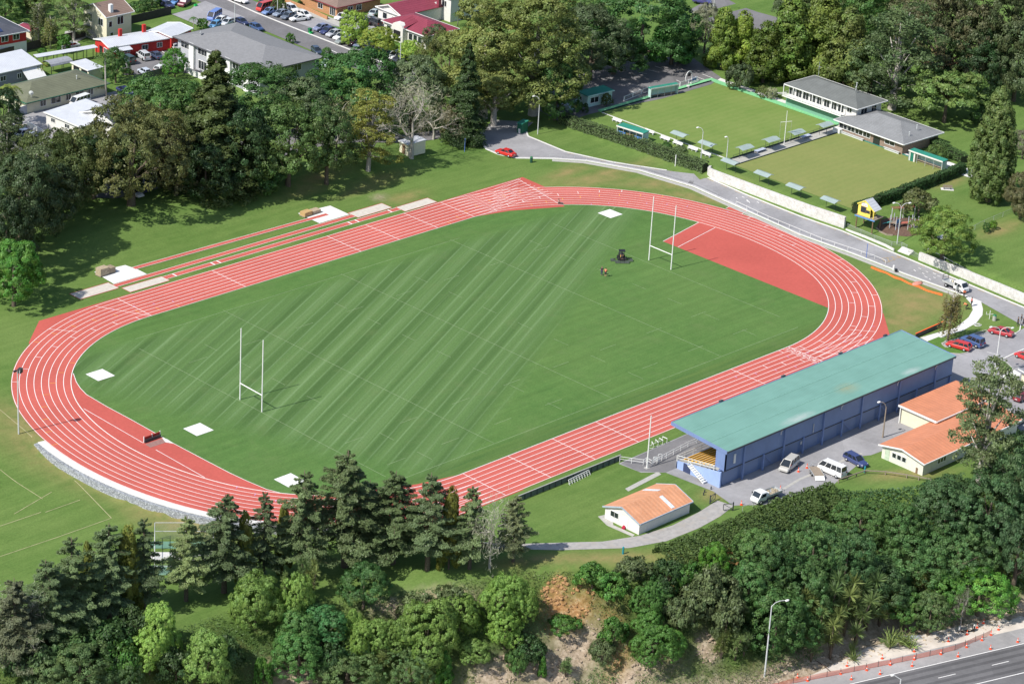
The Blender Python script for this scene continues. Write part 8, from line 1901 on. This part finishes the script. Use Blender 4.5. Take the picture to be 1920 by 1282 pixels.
for a in [
 ('bare', (18, 1248), 1095, 110, (.25, .24, .22), 'grey half dead cedar at the left edge of the near row'), ('cedar', (30, 1262), 1085, 120, (.085, .098, .078), 'greyish cedar at the left end of the near row'), ('cedar', (88, 1218), 1050, 125, CED, 'second cedar from the left in the near row'), ('cedar', (136, 1190), 1008, 118, (.062, .090, .052), 'third cedar from the left in the near row'), ('cedar', (205, 1162), 982, 118, CED, 'fourth cedar from the left in front of the lower field'), ('conifer', (241, 1152), 990, 54, (.12, .125, .03), 'narrow yellow green conifer between the fourth and fifth cedars'), ('conifer', (165, 1155), 1020, 40, (.11, .115, .03), 'yellow green conifer behind the third cedar'), ('cedar', (270, 1142), 972, 82, (.058, .084, .052), 'slim dark cedar left of the cricket nets'), ('cedar', (349, 1126), 968, 92, (.095, .125, .07), 'pale open cedar in front of the cricket nets'), ('cedar', (420, 1110), 928, 125, CED, 'tall cedar right of the cricket nets'), ('conifer', (458, 1102), 962, 44, (.115, .12, .03), 'yellow green conifer right of the tall cedar by the nets'), ('cedar', (494, 1092), 922, 72, CED, 'slim cedar in front of the near track bend'), ('conifer', (530, 1072), 948, 34, (.13, .13, .03), 'narrow yellow green conifer before the largest cedars'),
 ('cedar', (566, 1080), 884, 116, (.066, .094, .055), 'cedar just left of the tallest one'), ('cedar', (646, 1062), 848, 150, (.072, .100, .058), 'tallest cedar of the near row'), ('cedar', (736, 1056), 884, 128, (.066, .096, .055), 'broad cedar just right of the tallest one'), ('cedar', (801, 1068), 888, 116, CED, 'cedar with a visible thick trunk on the lawn'), ('conifer', (841, 1066), 918, 46, (.125, .125, .03), 'yellow green conifer right of the thick trunked cedar'), ('cedar', (880, 1066), 912, 84, (.068, .096, .056), 'slim cedar near the right end of the near row'), ('bare', (918, 1064), 922, 84, (.3, .28, .26), 'bare grey tree near the right end of the near row'), ('cedar', (962, 1052), 928, 74, (.088, .105, .07), 'thin greyish cedar at the right end of the near row'), ('cedar', (690, 1020), 900, 100, CED, 'cedar standing behind the two largest')]:
    tree(*a, group=PINE)
SLOPE = 'rounded lime green trees on the near slope'
for a in [('dome', (300, 1232), 1138, 74), ('dome', (280, 1262), 1190, 70), ('dome', (384, 1290), 1190, 92), ('dome', (478, 1180), 1082, 96), ('dome', (556, 1172), 1080, 60), ('dome', (662, 1200), 1145, 34), ('dome', (676, 1235), 1168, 56), ('dome', (705, 1225), 1165, 58), ('dome', (746, 1225), 1160, 56), ('dome', (800, 1240), 1130, 110), ('dome', (862, 1180), 1118, 70), ('dome', (880, 1190), 1160, 30), ('dome', (890, 1245), 1204, 60), ('dome', (940, 1170), 1086, 80), ('dome', (975, 1175), 1095, 60), ('dome', (945, 1215), 1150, 70), ('dome', (660, 1245), 1200, 40), ('dome', (1210, 1160), 1098, 62), ('dome', (1215, 1195), 1145, 60), ('dome', (1222, 1248), 1178, 78), ('dome', (1265, 1230), 1185, 50)]:
    k = TCOUNT.get('dome', 0); w = 'large' if a[3] > 85 else ('small' if a[3] < 45 else 'rounded')
    c = DOM if a[1][0] < 900 else ((.10, .155, .042) if a[1][0] < 1100 else (.062, .125, .034))
    where = {300: 'upper left of the cluster below the nets', 280: 'lowest left, half behind its taller neighbour', 384: 'at the bottom edge on the left', 478: 'below the tall cedar by the nets', 556: 'behind the cabbage trees', 662: 'top of the left trio', 676: 'left of the trio', 705: 'right of the trio', 746: 'between trio and largest dome', 800: 'in the bottom middle', 862: 'up the slope behind the largest', 880: 'on the right flank of the largest', 890: 'leaning at the lower right of the largest', 940: 'left of two near the clay scar', 975: 'right of two touching the clay scar', 945: 'below the pair at the clay scar', 660: 'at the foot of the trio', 1210: 'top of the column right of the clay scar', 1215: 'middle of the column right of the clay scar', 1222: 'lowest of the column right of the clay scar', 1265: 'beside the lowest, right of the clay scar'}[a[1][0]]
    tree(*a, (c[0] * (.92 + .04 * (k % 5)), c[1] * (.92 + .04 * (k % 5)), c[2]), '%s lime green dome tree %s' % (w, where) if a[1][0] < 1100 else '%s green dome tree %s' % (w, where), group=SLOPE)
for a in [('broad', (681, 1140), 1062, 84, (.035, .070, .026), 'dark rounded shrub tree below the cedars and lawn'), ('broad', (605, 1210), 1140, 80, (.035, .085, .034), 'deep green bush left of the lime trio'), ('broad', (560, 1230), 1150, 76, (.045, .085, .03), 'green bush tree below the cabbage trees'), ('oak', (170, 1180), 1140, 60, (.07, .09, .05), 'grey green bush with a white limb under the cedars'), ('broad', (150, 1290), 1205, 110, (.055, .08, .036), 'olive bush tree at the bottom left'), ('broad', (95, 1295), 1225, 90, (.06, .085, .04), 'grey green bush tree at the bottom left edge'), ('oak', (230, 1300), 1235, 70, (.05, .075, .035), 'dark bush tree at the bottom edge on the left'), ('broad', (560, 1272), 1190, 88, (.04, .085, .028), 'dark green bush above the bared earth'), ('oak', (650, 1292), 1225, 130, (.062, .085, .036), 'olive scrub tree at the bottom edge centre left'), ('oak', (760, 1292), 1225, 110, (.058, .085, .036), 'olive scrub tree at the bottom edge centre'), ('conifer', (832, 1285), 1222, 36, (.05, .12, .025), 'upright bright green bush at the bottom edge'), ('bush', (493, 1292), 1240, 32, FG, 'bright green bush at the bottom edge left of the bared earth'), ('conifer', (1016, 1270), 1230, 18, FG, 'small upright green bush on the grey brown bank'), ('bush', (970, 1262), 1222, 40, MG, 'green bush at the foot of the clay slope'),
 ('broad', (1333, 1095), 1020, 52, (.055, .115, .02), 'bright green tree standing proud in the bush above the clay hollow'), ('broad', (1228, 1130), 1090, 60, DG, 'dark bush in front of the white debris'), ('oak', (1440, 1110), 1010, 110, (.038, .070, .028), 'dark bush tree left of centre on the right slope'), ('oak', (1520, 1080), 985, 110, (.045, .078, .030), 'dark green bush tree under the hedge line'), ('broad', (1500, 1160), 1060, 100, (.040, .072, .028), 'dark tree above the cabbage tree thicket'), ('oak', (1580, 1120), 1000, 120, (.036, .066, .030), 'deep green feathery tree in the middle of the right slope'), ('broad', (1640, 1150), 1060, 110, (.036, .062, .028), 'dark feathery tree right of the thicket'), ('oak', (1610, 1010), 945, 110, (.050, .085, .030), 'dark shrub mass below the timber rail'), ('broad', (1680, 1040), 950, 90, (.045, .08, .03), 'bush tree below the cream clubroom corner'), ('broad', (1770, 1000), 905, 120, (.035, .062, .03), 'dark bush tree below the clubroom'), ('oak', (1850, 1010), 890, 150, (.034, .058, .028), 'very dark spreading tree under the tall gum'), ('broad', (1905, 960), 820, 110, (.036, .06, .03), 'dark tree at the right edge beside the orange roof'), ('oak', (1900, 1100), 960, 130, (.04, .065, .035), 'dark tree at the right edge of the bush slope'), ('broad', (1832, 1152), 1074, 112, (.060, .125, .028), 'bright green spreading bush tree beside the verge'), ('broad', (1770, 1165), 1080, 80, (.055, .115, .028), 'bright green bush left of the spreading one'), ('broad', (1695, 1180), 1110, 62, (.05, .095, .028), 'green bush tree above the flax'), ('broad', (1740, 1190), 1115, 70, (.055, .08, .035), 'olive green bush tree above the flax'), ('bare', (1800, 1180), 1110, 46, (.2, .18, .16), 'thin bare shrub between the bright green bushes'), ('broad', (1450, 1222), 1110, 110, (.045, .085, .03), 'dark leafy bush mass beside the tall lamp standard'), ('broad', (1490, 1225), 1150, 80, (.04, .08, .028), 'dark leafy bush at the foot of the slope by the lamp'), ('broad', (1400, 1150), 1060, 90, (.042, .08, .03), 'dark bush left of the tall lamp standard'), ('broad', (1410, 1080), 1000, 90, (.05, .085, .03), 'dark bush below the flatbed truck'), ('oak', (1700, 1090), 1000, 150, (.047, .083, .033), 'ivy covered mound right of the feathery trees'), ('oak', (1790, 1090), 990, 130, (.047, .08, .033), 'ivy covered mound below the dark clubroom trees')]:
    tree(*a)
BUSH = 'loose bushes on the near slope'
for k, (b, t_, w_, c_) in enumerate([((420, 1258), 1205, 64, 1), ((330, 1278), 1225, 70, 1), ((620, 1262), 1205, 74, 2), ((255, 1200), 1150, 70, 1), ((205, 1232), 1170, 80, 2), ((225, 1272), 1205, 70, 0), ((60, 1282), 1215, 90, 1), ((120, 1262), 1195, 90, 2), ((985, 1240), 1195, 60, 2), ((780, 1160), 1118, 60, 3), ((840, 1140), 1104, 60, 3), ((1145, 1120), 1080, 64, 0), ((1110, 1100), 1066, 60, 0), ((1190, 1085), 1050, 60, 3), ((1150, 1210), 1165, 52, 0), ((1130, 1245), 1205, 44, 3), ((1300, 1170), 1110, 80, 3), ((1340, 1150), 1085, 80, 3), ((1320, 1130), 1070, 70, 3), ((1360, 1190), 1125, 70, 3), ((1290, 1110), 1060, 50, 0), ((1060, 1185), 1160, 54, 0), ((1250, 1110), 1060, 60, 2), ((1270, 1175), 1125, 56, 3), ]):
    tree('bush', b, t_, w_, [(.055, .115, .028), (.045, .075, .032), (.036, .068, .026), (.085, .105, .055)][c_], ['fresh green', 'olive green', 'dark green', 'dull grey green'][c_] + ' loose bush growing on the rough near slope', group=BUSH)
CAB = 'cabbage trees on the slope'
for k, a in enumerate([((548, 1140), 1086, 30), ((566, 1120), 1052, 26), ((585, 1128), 1058, 30), ((533, 1118), 1075, 18), ((545, 1142), 1100, 20), ((718, 1255), 1216, 36), ((600, 1148), 1130, 20), ((1060, 1268), 1235, 24), ((1352, 1236), 1180, 26), ((1378, 1236), 1188, 30), ((1394, 1230), 1185, 24), ((1510, 1178), 1108, 46), ((1534, 1212), 1135, 44), ((1556, 1178), 1082, 56), ((1582, 1190), 1090, 58), ((1604, 1205), 1112, 56), ((1624, 1180), 1080, 58), ((1648, 1172), 1086, 54), ((1674, 1160), 1112, 40), ((1692, 1105), 1040, 46), ((1734, 1120), 1060, 44), ((1754, 1130), 1074, 38), ((1520, 1240), 1170, 40), ((1556, 1235), 1150, 46), ((1898, 1075), 1040, 24)]):
    lab = ['tallest cabbage tree of the group under the cedars', 'cabbage tree at the upper left of the group under the cedars', 'cabbage tree at the upper right of the group under the cedars', 'small cabbage tree by the bare tree under the cedars', 'low cabbage tree among the lime domes', 'cabbage tree left of the bottom edge scrub trees', 'low cabbage tree left of the deep green bush', 'lone cabbage tree on the grey brown bank', 'left cabbage tree of three near the pale rock', 'middle cabbage tree of three near the pale rock', 'right cabbage tree of three near the pale rock', 'cabbage tree at the left of the large thicket', 'low cabbage tree at the left of the thicket', 'tall cabbage tree at the top left of the thicket', 'cabbage tree in the heart of the thicket', 'second cabbage tree in the heart of the thicket', 'tall cabbage tree at the top right of the thicket', 'cabbage tree on the right of the thicket', 'single cabbage tree head below the thicket on the right', 'cabbage tree high on the ivy mound', 'cabbage tree on the right of the ivy mound', 'cabbage tree above the bright green bush', 'lowest cabbage tree of the thicket beside the shade', 'cabbage tree at the foot of the thicket', 'small cabbage tree by the right edge'][k]
    tree('cabbage', *a, [(.115, .150, .065), (.09, .13, .058), (.13, .15, .06)][k % 3], lab, group=CAB)
for k, a in enumerate([((1668, 1215), 1172, 50), ((1692, 1210), 1175, 44), ((1706, 1216), 1185, 40), ((1600, 1238), 1215, 40), ((1598, 1226), 1190, 22)]):
    tree('flax', *a, (.15, .18, .075), ['tall flax clump at the left on the sandy verge', 'flax clump in the middle above the pipe bundle', 'drooping flax clump at the right above the pipe bundle', 'flattened flax by the edge of the sandy verge', 'thin upright flax in the verge shade'][k], group='flax clumps on the verge')

# ------------------------------------------------------------------ hedges and hillside scrub
def hedge(name, label, pts, w, h, col, dens=46, size=.15, cat='hedge', zf=H1, rough=.12, core_on=True):
    pts = [np.array(p[:2], float) for p in pts]; g = np.random.default_rng(int(abs(pts[0][0] * 10)))
    Ps, Ns = [], []
    core = MB(); vs = []
    for a, b in zip(pts[:-1], pts[1:]):
        L = np.hypot(*(b - a)); d = (b - a) / L; nv = np.array([-d[1], d[0]]); n = int(L * (w + 2 * h) * dens)
        u = g.random(n) * L; s = g.random(n) * (w + 2 * h); off_ = np.where(s < h, -w / 2, np.where(s > h + w, w / 2, s - h - w / 2)); zz_ = np.where(s < h, s, np.where(s > h + w, w + 2 * h - s, h))
        q = a[None] + d[None] * u[:, None] + nv[None] * off_[:, None]; z0 = np.array(HT(q[:, 0], q[:, 1])) if zf is H1 else np.full(n, zf)
        N_ = np.zeros((n, 3)); top = (s >= h) & (s <= h + w); N_[top, 2] = 1; sd = np.where(s < h, -1.0, 1.0); N_[~top, 0] = (nv[0] * sd)[~top]; N_[~top, 1] = (nv[1] * sd)[~top]
        wv = rough * (np.sin(u * 1.7) + np.sin(u * 4.1 + 1) * .6 + np.sin(zz_ * 5))
        P_ = np.stack([q[:, 0], q[:, 1], z0 + zz_ * (1 + .04 * np.sin(u * .9))], 1) + N_ * (wv + (g.random(n) - .5) * .22)[:, None]
        Ps.append(P_); Ns.append(N_ + unit(n, g) * .6)
        for e, f in ((a, b),):
            za_, zb_ = (H1(*e), H1(*f)) if zf is H1 else (zf, zf)
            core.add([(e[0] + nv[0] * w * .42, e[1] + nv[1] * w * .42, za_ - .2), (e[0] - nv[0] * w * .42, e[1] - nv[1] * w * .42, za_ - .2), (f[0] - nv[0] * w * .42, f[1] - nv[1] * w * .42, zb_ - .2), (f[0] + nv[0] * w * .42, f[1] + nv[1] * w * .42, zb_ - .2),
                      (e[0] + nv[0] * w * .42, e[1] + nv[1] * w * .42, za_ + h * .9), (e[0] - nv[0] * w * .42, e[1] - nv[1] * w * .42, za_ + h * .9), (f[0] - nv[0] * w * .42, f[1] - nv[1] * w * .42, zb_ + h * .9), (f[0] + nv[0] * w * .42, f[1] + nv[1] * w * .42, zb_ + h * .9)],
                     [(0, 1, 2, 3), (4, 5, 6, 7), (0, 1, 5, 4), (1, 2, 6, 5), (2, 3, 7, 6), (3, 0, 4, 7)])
    P_ = np.concatenate(Ps); N_ = np.concatenate(Ns); n = len(P_)
    o = obj(name, crown_mesh('hedge', [leaves(P_, N_, size, g, .65, .75 + .5 * g.random(n), (g.random(n) - .5) * 1.4)]), None, col)
    tag(o, label, cat); 
    if core_on: obj('dark_core', core.mesh('core', plain('hedge_heart', (.02, .03, .012), .95)), o)  # solid near-black box painted as the shade between the leaves
    return o
hedge('hedge', 'long clipped green hedge between the park road lawn and the upper bowling green', [T(*q) for q in [(1052, 229), (1100, 246), (1150, 261), (1200, 278), (1250, 296), (1290, 311), (1322, 321)]], 2.0, 1.7, (.13, .19, .075))
hedge('hedge', 'dark clipped hedge along the lower green, from the playhouse toward the cypress', [(99.5, -7.6), (108, -7.4), (120, -7.0), (132, -6.6), (137.5, -6.0)], 1.5, 2.1, (.07, .14, .05))
hedge('hedge', 'low loose hedge behind the green roofed shelter and water tank', [P(1738, 268, ZB), P(1765, 282, ZB), P(1792, 297, ZB), P(1808, 306, ZB)], 2.2, 1.5, (.09, .16, .05))
hedge('hedge', 'broad flat topped hedge along the slope edge below the flatbed truck and gravel path', [T(1243, 1058), T(1290, 1040), T(1345, 1020), T(1400, 1000), T(1460, 975), T(1520, 952), T(1575, 936)], 4.6, 1.3, (.10, .155, .045), 44, .19, rough=.25, core_on=False)

def scrub(name, n, keep, hfun, size, col, seed, tv=.5, hv=1.5, aspect=.55):
    g = np.random.default_rng(seed); x = g.uniform(-140, 60, n * 6); y = g.uniform(-126, -40, n * 6)
    k = keep(x, y); x, y = x[k][:n], y[k][:n]; z = HT(x, y); hh = hfun(x, y); e = .4
    gxn = (hfun(x + e, y) + HT(x + e, y) - hh - z) / e; gyn = (hfun(x, y + e) + HT(x, y + e) - hh - z) / e
    N_ = np.stack([-gxn, -gyn, np.ones_like(x)], 1); N_ /= np.linalg.norm(N_, axis=1, keepdims=True); N_ = N_ + unit(len(x), g) * .65
    P_ = np.stack([x, y, z + hh * (.55 + .5 * g.random(len(x)))], 1)
    pt = .5 + .5 * np.sin(x * .9 + 2 * np.sin(y * .7)) * np.sin(y * 1.1 + 1.5 * np.sin(x * .6)); ti = (1 - tv * .5 + tv * pt) * (.75 + .5 * g.random(len(x)))
    hu = np.clip(np.sin(x * .31 + y * .23) * hv + (g.random(len(x)) - .5), -2.5, 2.5)
    o = obj(name, crown_mesh(name, [leaves(P_, N_, size, g, aspect, ti, hu)]), None, col); tag(o, kind='stuff'); return o
def edge_d(x, y): return (np.interp(x, EDX, EDY) - y) * .93
def mound(x, y): return .25 + .85 * np.abs(np.sin(x * .55 + 1.1 * np.sin(y * .42)) * np.sin(y * .63 + .9 * np.sin(x * .37))) + .5 * np.abs(np.sin(x * 1.4 + y * 1.1))
scars = [(T(*q[:2]), q[2], q[3]) for q in [(1068, 1142, 5.0, 2.0), (1038, 1110, 2.4, 1.5), (1282, 1098, 1.8, 1.8), (1370, 1048, 1.6, 1.6), (1085, 1218, 5.2, 3.2), (1030, 1262, 6, 3), (1185, 1268, 7, 1.4), (560, 1262, 5, 2.2), (1325, 1218, 1.8, 2), (930, 1270, 5, 2)]]
def openland(x, y):
    f = np.ones_like(x, bool)
    for p, rx, ry in scars: f &= (((x - p[0]) / rx) ** 2 + ((y - p[1]) / ry) ** 2) > .8 + .3 * np.sin(x * 1.3) * np.sin(y * 1.7)
    return f
R3 = np.random.default_rng(5)
scrub('hillside_scrub', 62000, lambda x, y: (edge_d(x, y) > .2) & (edge_d(x, y) < 15.6) & openland(x, y) & (x > -30), lambda x, y: mound(x, y) * 1.3 * sstep((edge_d(x, y) + 1.5) / 4), .22, (.085, .145, .050), 21)
scrub('hillside_grass', 60000, lambda x, y: (edge_d(x, y) > .8) & (edge_d(x, y) < 18) & openland(x, y) & (x <= -20), lambda x, y: mound(x, y) * .75 * sstep((edge_d(x, y) - .5) / 4), .19, (.115, .175, .050), 22, aspect=.28)
scrub('dry_brush', 9000, lambda x, y: (edge_d(x, y) > 4) & (edge_d(x, y) < 19.5) & ~openland(x, y) & (np.sin(x * 1.9) * np.sin(y * 1.7 + x) > -.25), lambda x, y: .12 + .25 * mound(x, y), .17, (.19, .145, .095), 23, aspect=.16, hv=.3)

# broken clods and stones on the bared ground
def clods(name, pts, n, size, mat, seed):
    g = np.random.default_rng(seed); mb = MB()
    for p, rx, ry in pts:
        for k in range(n):
            a, r = g.random() * 2 * pi, sqrt(g.random()); x, y = p[0] + rx * r * cos(a), p[1] + ry * r * sin(a); s = size * (.35 + g.random() ** 2 * 1.3)
            b = len(mb.v); mb.sphere((x, y, H1(x, y) + s * .1), s, 6, 4, (1 + .5 * g.random(), 1 + .4 * g.random(), .65)); mb.v[b:] = [(vx + g.normal() * s * .16, vy + g.normal() * s * .16, vz + g.normal() * s * .16) for vx, vy, vz in mb.v[b:]]
    tag(mb.build(name, mat, fix=False), kind='stuff')
clods('clay_rubble', scars[:4], 120, .2, plain('orange_clay', (.40, .235, .11), .95, .4, 1.2, dirt=((.2, .09, .04), 2.5, .7)), 31)
clods('earth_rubble', scars[4:], 110, .17, plain('grey_brown_earth', (.34, .27, .2), .95, .35, 1.5), 32)
vg = [(np.array(P(*q, ZH)[:2]), 4.5, 1.6) for q in [(1470, 1268), (1540, 1242), (1600, 1226), (1660, 1212), (1730, 1196), (1790, 1186), (1850, 1168)]]
clods('verge_rubble', vg, 45, .17, plain('sandy_rubble', (.47, .39, .29), .95, .3, 2), 33)
# ------------------------------------------------------------------ camera, light, world
cam = bpy.data.cameras.new('camera'); co_ = bpy.data.objects.new('camera', cam); COL.objects.link(co_)
R_ = CR
mw = Matrix(((R_[0][0], R_[1][0], -R_[2][0], CAMPOS[0]), (R_[0][1], R_[1][1], -R_[2][1], CAMPOS[1]), (R_[0][2], R_[1][2], -R_[2][2], CAMPOS[2]), (0, 0, 0, 1)))
co_.matrix_world = mw
cam.sensor_width = 36; cam.lens = FPX / PW * 36; cam.clip_start = 1; cam.clip_end = 6000
SC.camera = co_
SUN_AZ, SUN_EL = radians(172.5), radians(47.5)
sl = bpy.data.lights.new('sun', 'SUN'); sl.energy = 4.7; sl.angle = radians(.53); sl.color = (1, .955, .88)
so = bpy.data.objects.new('sun', sl); COL.objects.link(so)
sd = Vector((cos(SUN_EL) * cos(SUN_AZ), cos(SUN_EL) * sin(SUN_AZ), sin(SUN_EL)))
so.rotation_euler = sd.to_track_quat('Z', 'Y').to_euler()
w = bpy.data.worlds.new('World'); SC.world = w; w.use_nodes = True
nt = w.node_tree; nt.nodes.clear()
sky = nt.nodes.new('ShaderNodeTexSky'); sky.sky_type = 'NISHITA'; sky.sun_disc = False
sky.sun_elevation = SUN_EL; sky.sun_rotation = pi / 2 - SUN_AZ
bg = nt.nodes.new('ShaderNodeBackground'); bg.inputs['Strength'].default_value = .125
wo = nt.nodes.new('ShaderNodeOutputWorld')
nt.links.new(sky.outputs[0], bg.inputs[0]); nt.links.new(bg.outputs[0], wo.inputs[0])
vs_ = SC.view_settings; vs_.view_transform = 'Standard'; vs_.look = 'None'; vs_.exposure = 0.22; vs_.gamma = 1.0
SC.cycles.max_bounces = 5; SC.cycles.diffuse_bounces = 2; SC.cycles.glossy_bounces = 2; SC.cycles.transmission_bounces = 3; SC.cycles.transparent_max_bounces = 6
